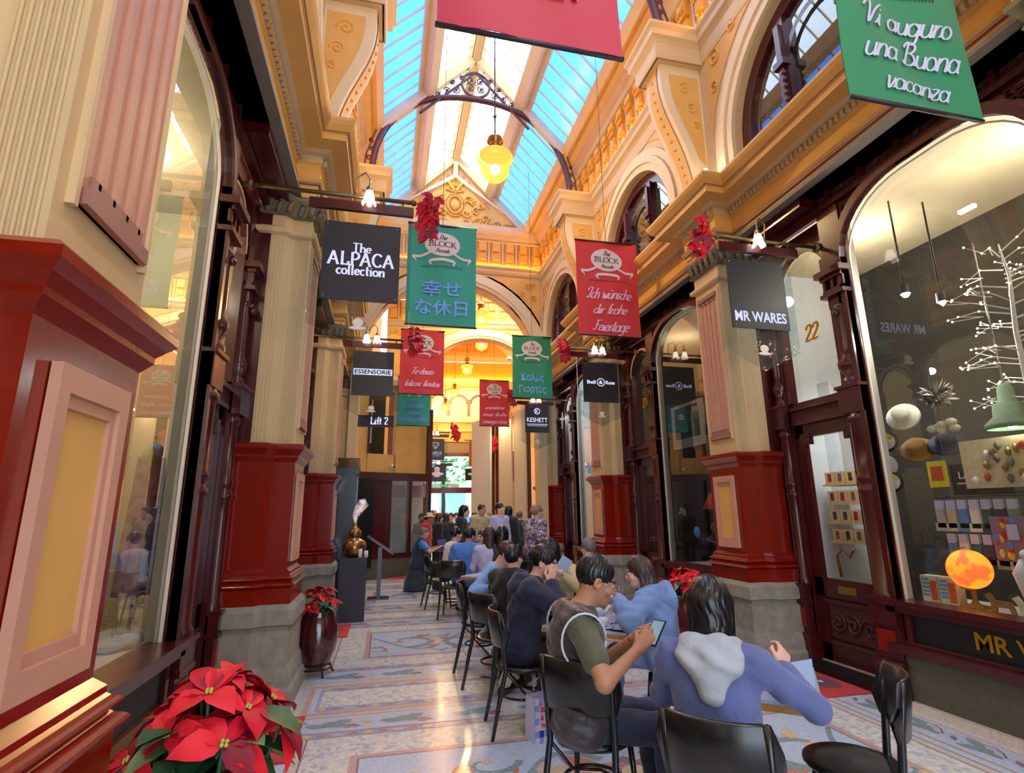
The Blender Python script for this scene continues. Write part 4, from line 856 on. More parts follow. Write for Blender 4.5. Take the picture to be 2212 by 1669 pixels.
t = thing('street_building', 'pale blue grey building across the street beyond the tram', 'building', hb(0, YE + 14, 0), -.1); b = MB().mat('room_white').box(-14, 14, 0, .5, 0, 12); b.build('facade', t)
for i in range(9):
    b = MB().mat('street_glass').box(-10 + i * 2.3, -8.6 + i * 2.3, -.05, 0, 1, 3.4); b.build('shop_window', t)
# splayed shopfront closing the left side of the crossing, with the lift landing above
t = link(None, 'window_17', kind='structure'); S = Matrix.Translation((-.95, 14.05, 0)) @ Matrix.Rotation(math.atan2(1.0, 2.25), 4, 'Z')
b = MB()
def sb(u0, u1, v0, v1, z0, z1, mt): b.mat(mt).obox(S @ Matrix.Translation(((u0 + u1) / 2, (v0 + v1) / 2, (z0 + z1) / 2)), u1 - u0, v1 - v0, z1 - z0)
sb(.0, 2.36, -.06, .1, 2.42, 2.62, 'maroon'); sb(0, 2.36, -.04, .1, .48, .6, 'maroon'); sb(0, 2.36, -.03, .2, 0, .48, 'riser_stone')
for u in (0, .62, 1.1, 1.68, 2.25): sb(u, u + .1, -.05, .08, .5, 2.5, 'maroon')
sb(.1, .62, -.3, .3, .3, 2.45, 'black_wood'); sb(.4, 1.1, -.02, .05, .05, 2.45, 'maroon')
b.build('window_frame', t)
b = MB(); sb(1.2, 1.68, 0, .01, .6, 2.42, 'shop_glass'); sb(1.78, 2.25, 0, .01, .6, 2.42, 'shop_glass'); b.build('pane', t)
b = MB(); sb(1.15, 2.4, .5, .55, .5, 2.45, 'room_white'); sb(1.2, 2.38, .04, .06, .6, 1.05, 'room_white'); b.build('window_back', t)
b = MB(); sb(1.24, 1.70, .2, .22, 2.0, 2.32, 'banner_pink'); sb(1.86, 2.34, .2, .22, 2.0, 2.32, 'banner_pink'); b.build('pink_poster', t)
b = MB(); sb(-1.5, .52, .02, .2, 2.62, 4.9, 'ochre'); sb(1.25, 2.33, .02, .2, 2.62, 4.95, 'ochre'); sb(-1.5, 1.4, .02, .2, 4.78, 4.95, 'ochre'); sb(-1.5, 2.36, -.1, .25, 4.95, 5.1, 'cream'); sb(.5, 1.3, .02, .2, 2.62, 3.1, 'ochre'); sb(.5, .55, -.02, .3, 3.1, 4.78, 'maroon'); sb(1.18, 1.26, -.02, .3, 3.1, 4.78, 'pink'); sb(.4, 1.3, .8, .85, 3.0, 5, 'black'); sb(2.2, 2.33, -.1, .1, 2.6, 4.4, 'maroon')
b.build('lift_wall', link(None, 'wall_splay', kind='structure'))
b = MB(); sb(.0, .78, .45, .5, 3.42, 4.6, 'room_white'); sb(.1, .70, .44, .45, 3.62, 4.4, 'grey_paint'); b.build('poster', label='pale framed picture in the dark upper opening beneath the lift box', cat='picture')
# right side of the crossing: posts and lit shop window
t = link(None, 'window_18', kind='structure'); b = MB(); S = Matrix.Translation((4.35, 14.0, 0)) @ Matrix.Rotation(PI - 1.19, 4, 'Z')
for u, w_, mt, z1 in ((.35, .2, 'maroon', 5), (1.05, .12, 'maroon', 4.4), (1.75, .5, 'cream', 5.0), (2.5, .12, 'maroon', 4.4), (2.95, .1, 'maroon', 4.4), (3.3, .14, 'maroon', 5)): sb(u, u + w_, -.1, .1, 0, z1, mt)
sb(.2, 3.5, -.05, .1, 4.4, 5.0, 'cream'); sb(.2, 3.4, -.08, .1, .0, .6, 'maroon'); sb(.2, 3.5, -.25, .1, 5.0, 5.5, 'ochre'); b.build('window_frame', t)
b = MB(); sb(.5, 1.05, .45, .5, .6, 4.4, 'room_cream'); sb(1.1, 1.75, .5, .55, .6, 4.4, 'room_cream'); sb(2.2, 3.3, .5, .55, .6, 4.4, 'room_white'); b.build('window_back', t)
b = MB(); sb(1.1, 1.75, .3, .32, 2.45, 3.3, 'poster_red'); b.build('red_poster', t)
area('crossing_light', (3.4, 15.5, 8.9), (0, 0, 0), 3, 3, 260, (1, .86, .62)); area('crossing_shop', tuple(S @ Vector((1.3, .4, 4.2))), (0, 0, 0), 1.6, .3, 30, (1, .85, .6))
# end of the hall behind the camera
MB().mat('cream').box(AX - 5, AX + 5, -6.6, -6.5, 5.2, 12).build('wall_back', kind='structure')
b = MB().mat('cream')
for s in (-1, 1): b.box(X(s, 2.86), X(s, 5), -6.5, Y0[0] - 3.95 + .1, 0, 4.8)
b.build('wall_near', kind='structure')
# ================================================================== BANNERS, SIGNS, LAMPS
def banner(x0, x1, y, z0, z1, mt, label, draw, seed=0, wire=10.4, logo=True):
    t = thing('banner', label, 'banner', ((x0 + x1) / 2, y, z0), 0, 'greeting banners hung across the arcade')
    w = x1 - x0; h = z1 - z0; rr = random.Random(seed); ph = [rr.uniform(0, 6) for _ in range(4)]
    def disp(x, z):
        u = x / w; v = z / h
        return .014 * math.sin(9 * u + 5 * v + ph[0]) + .02 * math.sin(7 * (abs(u) - v) + ph[1]) * v + .016 * (1 - v) * math.cos(u * PI) * math.sin(ph[2] + 4 * v)
    def fn(x, z, d=0): return (x, disp(x, z) + d, z)
    b = MB().mat(mt); b.sm = True; nx, nz = 22, 32
    for d in (0, .004):
        b.add([fn((i / nx - .5) * w, j / nz * h, d) for j in range(nz + 1) for i in range(nx + 1)], [(j * (nx + 1) + i, j * (nx + 1) + i + 1, (j + 1) * (nx + 1) + i + 1, (j + 1) * (nx + 1) + i) for j in range(nz) for i in range(nx)])
    b.build('cloth', t)
    for nm, z in (('top_rod', h), ('bottom_rod', 0)): MB().mat('dark_rod').tube([(-w / 2 - .01, 0, z), (w / 2 + .01, 0, z)], .014, 8).build(nm, t)
    m = MB().mat('dark_rod').tube([(0, 0, h), (0, 0, wire - z0)], .004, 5); m.build('wire', t)
    if logo:
        k = w; cz = h * .80; o = MB().mat('banner_print'); n = 20
        # oval plate as a fan of small faces that follow the cloth
        for q in range(4):
            r0, r1 = q / 4, (q + 1) / 4; A = [(r0 * .26 * k * math.cos(2 * PI * i / n), cz + r0 * .19 * k * math.sin(2 * PI * i / n)) for i in range(n + 1)]; B = [(r1 * .26 * k * math.cos(2 * PI * i / n), cz + r1 * .19 * k * math.sin(2 * PI * i / n)) for i in range(n + 1)]
            o.ribbon([fn(a, c, -.006) for a, c in A], [fn(a, c, -.006) for a, c in B])
        def rib(P, ww):
            Q = [fn(a, c + ww, -.008) for a, c in P]; o.ribbon([fn(a, c - ww, -.008) for a, c in P], Q)
        rib([((i / 12 - .5) * .36 * k, cz - .25 * k - .012 * k + .02 * k * math.cos((i / 12 - .5) * 3)) for i in range(13)], .022 * k)
        for sg in (-1, 1):
            rib([(sg * (.17 + .25 * i / 10) * k, cz - .16 * k - .05 * k * math.sin(i / 10 * 2.4) + .03 * k * (1 - i / 10)) for i in range(11)], .020 * k); rib([(sg * (.20 - .05 * i / 6) * k, cz - (.27 + .05 * i / 6) * k) for i in range(7)], .016 * k); rib([(sg * (.40 + .03 * math.cos(i)) * k, cz - (.2 + .02 * i) * k) for i in range(5)], .014 * k)
        o.build('logo_plate', t)
        g = MB(); F = lambda dz: (lambda x, z, e: fn(x, cz + z + dz, -.011))
        stroke_text(g, 'The', .075 * k, F(.11 * k), 'banner_ink', .07, .3); stroke_text(g, 'BLOCK', .085 * k, F(.0), 'banner_ink', .055, 0, True, width=.40 * k); stroke_text(g, 'Arcade', .065 * k, F(-.105 * k), 'banner_ink', .07, .3)
        for q in range(24): g.mat('banner_ink').add([fn((q / 24 - .5) * .6 * k + a, h * .80 - .36 * k + c, -.008) for a, c in ((0, 0), (.014 * k, 0), (.018 * k, .014 * k * (1 + q % 3)), (.003 * k, .014 * k))], [(0, 1, 2, 3)])
        g.build('logo_lettering', t)
    d = MB(); draw(d, fn, w, h); d.build('lettering', t)
    return t
def lines(rows, mt, ww=.085, slant=.45):
    def dr(d, fn, w, h):
        for txt, zf, width, hh in rows: stroke_text(d, txt, hh * h, lambda x, z, e, zf=zf: fn(x, zf * h + z, -.016), mt, ww, slant, False, width=width * w, wob=.55)
    return dr
def fontlines(rows, mt, bold=0.0):
    def dr(d, fn, w, h):
        for txt, zf, width, hh in rows: put_text(d, txt, hh * h, lambda x, y, z, zf=zf: fn(x, zf * h + y, -.014 - z), mt, bold=bold, width=width * w, depth=.001)
    return dr
banner(.16, 1.19, 2.3, 4.06, 5.62, 'banner_crimson', 'crimson banner overhead, only its hem in view below the roof ridge', fontlines([('\u05d1\u05d7\u05e0\u05d5', .245, .5, .16)], 'banner_pink', .004), 1, 9.9, False)
banner(2.69, 3.71, 2.25, 4.06, 5.62, 'banner_green', 'green Italian greeting banner hanging highest at the upper right', lines([('Vi auguro', .425, .70, .12), ('una Buona', .265, .74, .12), ('vacanza', .11, .52, .10)], 'lavender_white', .05), 2, 9.6)
banner(.17, 1.18, 7.3, 4.19, 5.77, 'banner_teal', 'teal banner with Japanese greeting, behind the charcoal alpaca sign', fontlines([('\u5e78\u305b', .36, .56, .16), ('\u306a\u4f11\u65e5', .175, .74, .16)], 'banner_blue', .004), 3)
banner(2.76, 3.79, 7.3, 4.21, 5.79, 'banner_red', 'red German greeting banner left of the big poinsettia on the right', lines([('Ich w\u00fcnsche', .43, .70, .11), ('dir frohe', .27, .52, .10), ('Feiertage', .10, .56, .11)], 'banner_pink', .07), 4)
banner(.19, 1.12, 11.2, 4.03, 5.45, 'banner_red', 'red Spanish greeting banner below the teal Japanese one', lines([('Te deseo', .35, .5, .10), ('felices fiestas', .16, .8, .09)], 'banner_pink', .08), 5)
banner(2.64, 3.55, 11.2, 4.04, 5.47, 'banner_green', 'green Greek greeting banner above the dark jeweller sign', fontlines([('\u039a\u03b1\u03bb\u03ad\u03c2', .32, .58, .15), ('\u0393\u03b9\u03bf\u03c1\u03c4\u03ad\u03c2', .13, .68, .15)], 'banner_blue', .004), 6)
banner(.21, 1.06, 14.0, 3.80, 5.1, 'banner_teal', 'teal Russian greeting banner beside the dark lift sign', fontlines([('\u0425\u043e\u0440\u043e\u0448\u0438\u0445', .40, .68, .12), ('\u0432\u0430\u043c', .25, .28, .11), ('\u043f\u0440\u0430\u0437\u0434\u043d\u0438\u043a\u043e\u0432', .11, .84, .12)], 'banner_blue', .003), 7, 9.0)
banner(2.46, 3.31, 14.5, 3.92, 5.23, 'banner_red', 'small red greeting banner far down, before the arched gallery', lines([('Wesoi', .40, .62, .08), ('oraz frohe', .25, .78, .08), ('Nowego roku', .1, .8, .09)], 'banner_pink', .08), 8, 9.0)
banner(3.6, 4.22, 16.6, 3.36, 4.24, 'banner_green', 'smallest green banner far down the right side by the cream sign', lambda d, f, w, h: None, 9, 5.0)

def flower_bracts(b, c, nrm, r, rr, mats=('petal', 'petal_hot', 'petal_deep'), n=9):
    """one poinsettia head: pointed bracts around a small golden centre"""
    nrm = Vector(nrm).normalized(); a = nrm.orthogonal().normalized(); e = nrm.cross(a); c = Vector(c)
    for i in range(n):
        th = 2 * PI * i / n * (1 if i < 6 else 1.37) + rr.uniform(-.25, .25); L = r * rr.uniform(.75, 1.12); wd = L * rr.uniform(.26, .36); d = (a * math.cos(th) + e * math.sin(th)); s = nrm.cross(d); up = rr.uniform(-.1, .45); b.mat(mats[rr.choice((0, 0, 1, 1, 2))])
        vs = []
        for k, (t, q) in enumerate(((.04, .12), (.22, .75), (.45, 1), (.7, .72), (.88, .3), (1, .02))):
            p = c + d * (L * t) + nrm * (L * (up * t - .45 * t * t)); fold = nrm * (wd * q * .35)
            vs += [p - s * wd * q + fold, p, p + s * wd * q + fold]
        sm = b.sm; b.sm = True; b.add(vs, [(k * 3 + j, k * 3 + j + 1, k * 3 + j + 4, k * 3 + j + 3) for k in range(5) for j in (0, 1)]); b.sm = sm
    b.mat('seed')
    for i in range(4): b.sphere(c + (a * math.cos(i * 1.6) + e * math.sin(i * 1.6)) * r * .06 + nrm * r * .08, r * .05, 6, 4)
def leafy(b, c, d, r, rr, mt='leaf'):
    d = Vector(d).normalized(); s = d.cross(Vector((0, 0, 1))); s = s.normalized() if s.length > .01 else Vector((1, 0, 0)); n = s.cross(d); vs = []; b.mat(mt); c = Vector(c)
    for t, q in ((0, .06), (.25, .7), (.5, 1), (.75, .6), (1, .03)):
        p = c + d * (r * t) - Vector((0, 0, 1)) * (r * .35 * t * t); vs += [p - s * r * .34 * q + n * r * .08 * q, p, p + s * r * .34 * q + n * r * .08 * q]
    b.sm = True; b.add(vs, [(k * 3 + j, k * 3 + j + 1, k * 3 + j + 4, k * 3 + j + 3) for k in range(4) for j in (0, 1)]); b.sm = False
def bunch(c, R, label, seed, H=1.0):
    rr = random.Random(seed); t = thing('poinsettia_bunch', label, 'flowers', c, 0, 'poinsettia bunches on the sign rods')
    for i in range(5):
        b = MB(); p = (rr.uniform(-.5, .5) * R, rr.uniform(-.6, -.1) * R, (.9 - .45 * i) * R * H); flower_bracts(b, p, (rr.uniform(-.5, .5), -1, rr.uniform(-.2, .5)), R * .8, rr, ('petal_deep', 'petal', 'petal'), 11); b.build('bloom', t)
    b = MB()
    for i in range(10): leafy(b, (0, 0, rr.uniform(-1, 1) * R), (rr.uniform(-1, 1), rr.uniform(-1, 0), rr.uniform(-.6, .6)), R * .7, rr, 'leaf' if i % 3 else 'leaf_pale')
    b.build('leaves', t)
SIGN_N = [0]
def sign(s, y, xr, zr, xb0, xb1, zb0, zb1, label, draw, lamps=1, tip=True, wall=2.80, bmat='board'):
    """brass rod from the shopfront with a timber, clear pane, lettered board and a gooseneck lamp"""
    t = thing('hanging_sign', label, 'hanging sign', (X(s, wall), y, zr), 0, 'shop signs hung on brass rods'); ox, oz = X(s, wall), zr
    L = lambda x, dy, z: (x - ox, dy, z - oz); xe = xr
    MB().mat('brass_dull').tube([L(ox + s * .05, 0, zr), L(xe, 0, zr)], .02, 8).sphere(L(xe - s * .0, 0, zr), .03, 8, 6).lathe([(.0, .0), (.05, .0), (.05, .02), (.02, .03)], n=12, M=Matrix.Translation(L(ox, 0, zr)) @ Matrix.Rotation(-s * PI / 2, 4, 'Y')).build('rod', t)
    xa, xc = sorted((xe - s * .0, xe + s * .92)) if True else (0, 0)
    b = MB().mat('maroon').box(xa - ox, xc - ox, -.02, .02, -.15, -.06); b.mat('brass_dull').tube([L(xa + .1, 0, zr), L(xa + .1, 0, zr - .07)], .006, 5).tube([L(xc - .1, 0, zr), L(xc - .1, 0, zr - .07)], .006, 5); b.build('timber', t)
    m = (xb0 + xb1) / 2; pw = (xb1 - xb0) / 2 + .10
    P = [(m - pw, zr - .15), (m - pw, zb0 - .22), (m, zb0 - .42 if tip else zb0 - .22), (m + pw, zb0 - .22), (m + pw, zr - .15)]
    MB().mat('acrylic').prism(P, lambda x, z: L(x, .0, z), lambda x, z: L(x, .008, z)).build('clear_pane', t)
    d = MB().mat(bmat).box(xb0 - ox, xb1 - ox, -.016, -.002, zb0 - oz, zb1 - oz); bd = d.build('board', t)
    for cx, cz in ((xb0 + .03, zb0 + .03), (xb1 - .03, zb0 + .03), (xb0 + .03, zb1 - .03), (xb1 - .03, zb1 - .03)): pass
    g = MB(); g.mat('chrome')
    for cx, cz in ((xb0 + .03, zb0 + .03), (xb1 - .03, zb0 + .03), (xb0 + .03, zb1 - .03), (xb1 - .03, zb1 - .03)): g.sphere(L(cx, -.018, cz), .007, 6, 4)
    bw, bh = xb1 - xb0, zb1 - zb0
    draw(g, lambda x, z, e=0: L(m + x, -.018 - e, (zb0 + zb1) / 2 + z), bw, bh); g.build('lettering', bd)
    c = MB().mat('banner_print').sphere(L(m, -.01, zb0 - .2), .05, 10, 6, (1, .1, .8)).sphere(L(m, -.01, zb0 - .25), .05, 10, 6, (1.5, .1, .35)) if tip else None
    if c: c.build('crest_transfer', t)
    for q in range(lamps):
        lx = m + (.04 if q == 0 else -.12); yy = -.06 - .04 * q
        a = MB().mat('brass').tube([L(lx + s * .12, 0, zr), L(lx + s * .12, yy * .5, zr + .17), L(lx + s * .04, yy, zr + .22), L(lx, yy, zr + .16), L(lx, yy, zr + .06)], .008, 6).lathe([(.012, .09), (.03, .06), (.034, .03)], n=10, c=L(lx, yy, zr))
        a.build('lamp_arm', t)
        MB().mat('frost_glass').lathe([(.032, .03), (.045, -.02), (.05, -.06), (.068, -.10)], n=14, c=L(lx, yy, zr)).build('lamp_shade', t); MB().mat('bulb_small').sphere(L(lx, yy, zr - .05), .026, 8, 6).build('bulb', t)
    return t
def d_alpaca(g, f, w, h):
    stroke_text(g, 'The', .115 * h, lambda x, z, e: f(x, z + .17 * h), 'sign_lit', .075, 0, True, width=.24 * w, space=.05); stroke_text(g, 'ALPACA', .165 * h, lambda x, z, e: f(x, z + .02 * h), 'sign_lit', .085, 0, True, width=.84 * w, space=.1); stroke_text(g, 'collection', .125 * h, lambda x, z, e: f(x, z - .12 * h), 'sign_lit', .085, 0, True, width=.62 * w, space=.06)
def F_(txt, hh, zf, width, mt='sign_lit', bold=.004):
    return lambda g, f, w, h: put_text(g, txt, hh * h, lambda x, y, z: f(x, zf * h + y, z), mt, bold=bold * h, width=width * w, depth=.001)
def multi(*fs):
    def dr(g, f, w, h):
        for q in fs: q(g, f, w, h)
    return dr
def d_ess(g, f, w, h):
    g.mat('sign_lit').add([f(-.47 * w, -.04 * h), f(.47 * w, -.04 * h), f(.47 * w, .10 * h), f(-.47 * w, .10 * h)], [(0, 1, 2, 3)]); put_text(g, 'ESSENSORIE', .13 * h, lambda x, y, z: f(x, .03 * h + y, .003), 'board', bold=.003 * h, width=.88 * w)
def ringtext(g, f, cx, cz, r, w_, mt='sign_lit', n=20): g.mat(mt).ribbon([f(cx + r * math.cos(2 * PI * i / n), cz + r * math.sin(2 * PI * i / n)) for i in range(n + 1)], [f(cx + (r - w_) * math.cos(2 * PI * i / n), cz + (r - w_) * math.sin(2 * PI * i / n)) for i in range(n + 1)])
def d_bell(g, f, w, h):
    for txt, cx, ww in (('Bell', -.27, .24), ('&', 0.0, .11), ('Ross', .27, .26)): put_text(g, txt, .12 * h, lambda x, y, z, cx=cx: f(cx * w + x, .0 + y, z), 'sign_lit', bold=.003 * h, width=ww * w)
    ringtext(g, f, 0, 0, .115 * w, .022 * w)
def d_kesh(g, f, w, h):
    ringtext(g, f, 0, .26 * h, .13 * w, .03 * w); put_text(g, 'K', .17 * h, lambda x, y, z: f(x, .26 * h + y, z), 'sign_lit', bold=.003 * h); put_text(g, 'KESHETT', .22 * h, lambda x, y, z: f(x, -.05 * h + y, z), 'sign_lit', bold=.002 * h, width=.86 * w)
    g.mat('sign_lit').add([f(-.44 * w, -.215 * h), f(.44 * w, -.215 * h), f(.44 * w, -.195 * h), f(-.44 * w, -.195 * h)], [(0, 1, 2, 3)])
    for q in range(18): g.add([f((q / 18 - .5) * .8 * w + a, -.27 * h + c) for a, c in ((0, 0), (.03 * w, 0), (.03 * w, .02 * h), (0, .02 * h))], [(0, 1, 2, 3)])
def d_park(g, f, w, h):
    g.mat('lavender_white'); P = [(-.22, .24), (-.13, .33), (.13, .33), (.22, .24), (0, .0)]
    for i in range(5): a, c = P[i], P[(i + 1) % 5]; k = .82; g.add([f(a[0] * w, a[1] * h), f(c[0] * w, c[1] * h), f(c[0] * k * w, (c[1] - .19) * k * h + .19 * h), f(a[0] * k * w, (a[1] - .19) * k * h + .19 * h)], [(0, 1, 2, 3)])
    for a in (-.1, .1): g.add([f(a * w, .33 * h), f((a + .02) * w, .33 * h), f(.01 * w, .02 * h), f(-.01 * w, .02 * h)], [(0, 1, 2, 3)])
    stroke_text(g, 'PARKER', .13 * h, lambda x, z, e: f(x, z - .18 * h), 'lavender_white', .08, 0, True, width=.7 * w, space=.06)
    for q in range(14): g.add([f((q / 14 - .5) * .6 * w + a, -.31 * h + c) for a, c in ((0, 0), (.03 * w, 0), (.03 * w, .02 * h), (0, .02 * h))], [(0, 1, 2, 3)])
sign(-1, 4.6, .15, 4.43, -.627, .04, 3.41, 4.155, 'charcoal alpaca shop sign hanging from the left, left of the teal banner', d_alpaca)
sign(1, 4.3, 3.13, 4.27, 3.20, 3.84, 3.31, 4.03, 'black wares shop sign on the right, below the big poinsettia bunch', F_('MR WARES', .20, -.33, .9, bold=.004))
sign(-1, 8.6, .18, 4.36, -.59, .05, 3.41, 4.14, 'charcoal sign with white letter band, below the alpaca sign', d_ess, 2)
sign(1, 8.6, 3.05, 4.40, 3.29, 3.945, 3.44, 4.16, 'black watch sign with ringed ampersand, under the red German banner', d_bell, 2)
sign(1, 12.4, 3.02, 4.28, 3.22, 3.82, 3.45, 4.14, 'dark jeweller sign with ringed K under the green Greek banner', d_kesh, 2)
sign(-1, 16.5, 1.85, 4.0, 1.17, 1.71, 3.15, 3.80, 'small black sign with diamond outline, above the splayed shopfront', d_park, 2, False, .9)
def d_fig(g, f, w, h): g.mat('lavender_white').sphere(f(0, .2 * h), .16 * w, 10, 6, (1, .1, 1)).sphere(f(0, -.08 * h), .24 * w, 10, 6, (1, .06, .7)).sphere(f(-.26 * w, -.06 * h), .1 * w, 8, 5, (1.2, .1, .7)).sphere(f(.26 * w, -.06 * h), .1 * w, 8, 5, (1.2, .1, .7))
sign(-1, 18.6, 2.2, 3.3, 1.38, 2.0, 2.62, 3.2, 'dark sign with white figure hanging below the diamond sign', d_fig, 1, False, .9)
sign(1, 16.4, 3.45, 3.62, 3.55, 4.02, 2.95, 3.52, 'blank cream square sign beside the small orange one', lambda g, f, w, h: put_text(g, 'MO', .1 * h, lambda x, y, z: f(x, y, z), 'ochre'), 2, False, 2.8, 'cream_sign')
t = thing('orange_sign', 'plain orange hanging sign before the street door', 'hanging sign', (2.8, 17.0, 3.0)); MB().mat('orange_sign').box(-.25, .25, -.01, .01, 0, .82).build('board', t); MB().mat('dark_rod').tube([(-.4, 0, .84), (.9, 0, .84)], .015, 6).build('rod', t)
for i, (px, py) in enumerate(((1017, 1025), (922, 1043))):
    c = aty(px, py, 19.5 + i); t = thing('lit_sign', ('small black hanging sign at right of the street door transom', 'small black hanging sign left of the street door transom')[i], 'hanging sign', c); MB().mat('black').box(-.2, .2, 0, .03, -.2, .22).build('board', t); MB().mat('lavender_white').sphere((0, -.005, .02), .09, 10, 6, (1.3, .05, .5)).build('emblem', t); MB().mat('bulb_small').sphere((0, -.06, .3), .03, 8, 6).build('bulb', t)
# lift sign: dark illuminated box
t = thing('lift_sign', 'dark box sign reading Lift 2 with glowing letters', 'sign', (-.4, 13.35, 3.55)); c0 = aty(753, 895, 13.3); c1 = aty(850, 922, 13.3)
MB().mat('board').box(c0[0] + .4, c1[0] + .4, -.04, .04, c1[2] - 3.55, c0[2] - 3.55).build('box', t); g = MB(); xm = c0[0] + .62 * (c1[0] - c0[0]) + .06; zm = (c0[2] + c1[2]) / 2
stroke_text(g, 'Lift 2', .17, lambda x, z, e: (xm + x + .4, -.045, zm + z - 3.55), 'spot_white' if 0 else 'sign_lit', .09, 0, True, width=.42, space=.04); g.build('lettering', t)
# poinsettia bunches
for px, py, y, R, lab in ((932, 473, 4.52, .115, 'crimson poinsettia bunch over the corner of the teal Japanese banner'), (1504, 518, 4.22, .115, 'crimson poinsettia bunch at the rod end of the black wares sign'), (893, 738, 8.5, .135, 'red poinsettia bunch over the corner of the red Spanish banner'), (1221, 757, 8.5, .12, 'red poinsettia bunch left of the black watch sign'), (1103, 857, 12.3, .11, 'red poinsettia bunch half hidden by the green Greek banner'), (980, 932, 16.4, .14, 'red poinsettia bunch beside the sign with the diamond'), (1068, 958, 16.3, .12, 'red poinsettia bunch left of the cream square sign')):
    bunch(aty(px, py, y), R * 1.35, lab, int(px))
# pendant lamps: amber globe under a metal gallery
def pendant(c, r, top, label):
    t = thing('pendant_lamp', label, 'pendant lamp', c, 0, 'amber globe pendant lamps along the arcade'); k = r / .26
    MB().mat('amber_glass').lathe([(.27 * k, .20 * k), (.30 * k, .13 * k), (.27 * k, .08 * k), (.225 * k, .06 * k), (.24 * k, -.05 * k), (.22 * k, -.14 * k), (.15 * k, -.22 * k), (.05 * k, -.26 * k), (0, -.265 * k)], n=24).build('globe', t)
    MB().mat('copper').lathe([(.0, .62 * k), (.04 * k, .60 * k), (.12 * k, .52 * k), (.135 * k, .46 * k), (.10 * k, .44 * k), (.10 * k, .24 * k), (.26 * k, .21 * k), (.12 * k, .18 * k)], n=18).tube([(0, 0, -.25 * k), (0, 0, -.30 * k)], .012 * k, 6).build('gallery', t)
    MB().mat('iron').tube([(0, 0, .6 * k), (0, 0, top - c[2])], .012 * max(k, .6), 6).sphere((0, 0, .95 * k), .03 * k, 8, 6).build('rod', t)
    MB().mat('bulb').sphere((0, 0, -.06 * k), .085 * k, 12, 8).build('bulb', t)
    l = bpy.data.lights.new('pendant_light', 'POINT'); l.energy = 160 * k * k; l.color = (1, .72, .36); l.shadow_soft_size = .1 * k; o = bpy.data.objects.new('pendant_light', l); COL.objects.link(o); o.parent = t; o.location = (0, 0, -.3 * k)
pendant((1.525, 7.55, 7.08), .26, 11.1, 'largest amber pendant lamp, hanging below the iron ringed arch'); pendant(aty(1039, 688, 15.5), .24, 9.3, 'amber pendant lamp at the edge of the teal Japanese banner'); pendant(aty(1040, 743, 20.0), .26, 10.4, 'amber pendant lamp just under the second arch'); pendant(aty(1009, 798, 22.5), .24, 10.5, 'lowest amber pendant lamp before the arched gallery'); pendant((1.525, -.4, 7.08), .26, 11.1, 'amber pendant lamp overhead, seen mirrored in the left window')
for i, (px, py, y) in enumerate(((982, 848, 25.2), (962, 880, 24.6))): pendant(aty(px, py, y), .2, 9.3, ('small amber lamp before the middle gallery arch', 'small amber lamp before the left gallery arch')[i])
# security camera on the ochre wall
c = aty(848, 1008, 14.3); t = thing('security_camera', 'white dome security camera on the ochre wall', 'camera', c); MB().mat('white').sphere((0, 0, 0), .055, 10, 8).box(-.02, .02, 0, .25, -.02, .02).build('housing', t); MB().mat('black').sphere((.03, -.04, 0), .03, 8, 6).build('lens', t)
for i, (px, py, y) in enumerate(((1524, 369, 5.2), (1100, 773, 13.0))):
    t = thing('cornice_spotlight', ('tiny white spotlight on the right cornice above the big poinsettia', 'tiny white spotlight glowing left of the green Greek banner')[i], 'spotlight', aty(px, py, y)); MB().mat('spot_white').sphere((0, 0, 0), .03 + .02 * i, 8, 6).build('lens', t); MB().mat('white').lathe([(.05, .02), (.03, .06), (.0, .07)], n=10, M=Matrix.Rotation(PI, 4, 'X')).build('base', t)
# ================================================================== FLOOR-STANDING THINGS
def potted(c, k, label, seed, nb=11, spread=.27):
    rr = random.Random(seed); t = thing('potted_poinsettia', label, 'potted plant', c, 0, 'poinsettias in glazed pots')
    MB().mat('pot_glaze').lathe([(.0, .06), (.10, .06), (.13, .10), (.19, .24), (.205, .36), (.195, .46), (.165, .56), (.15, .60), (.16, .63), (.145, .63), (.13, .58), (0, .57)], n=24).build('pot', t)
    MB().mat('soil').lathe([(0, .59), (.14, .59)], n=16).build('soil', t)
    b = MB().mat('black')
    b.tube([(.15 * math.cos(a), .15 * math.sin(a), .07) for a in [i * PI / 10 for i in range(21)]], .009, 5)
    for i in range(4): a = i * PI / 2 + .5; b.tube([(.13 * math.cos(a), .13 * math.sin(a), .14), (.16 * math.cos(a), .16 * math.sin(a), .06), (.19 * math.cos(a), .19 * math.sin(a), .0)], .01, 5)
    b.build('stand', t)
    b = MB()
    for i in range(46):
        a = rr.uniform(0, 6.28); r = rr.uniform(.0, spread * .7); leafy(b, (r * math.cos(a), r * math.sin(a), rr.uniform(.62, .76)), (math.cos(a), math.sin(a), rr.uniform(-.5, .5)), rr.uniform(.09, .16), rr, 'leaf' if i % 4 else 'leaf_pale')
    b.build('leaves', t)
    st = MB().mat('leaf')
    for i in range(nb):
        a = i * 2.4; r = spread * math.sqrt((i + .3) / nb); z = .82 - .16 * (r / spread) ** 2 + rr.uniform(-.03, .03); p = (r * math.cos(a), r * math.sin(a), z)
        st.tube([(p[0] * .3, p[1] * .3, .58), (p[0] * .8, p[1] * .8, z - .1), p], .006, 5); f = MB(); flower_bracts(f, p, (p[0] * 1.6, p[1] * 1.6, .35), rr.uniform(.105, .14), rr, n=11); f.build('bloom', t)
    st.build('stems', t); t.scale = (k, k, k); return t
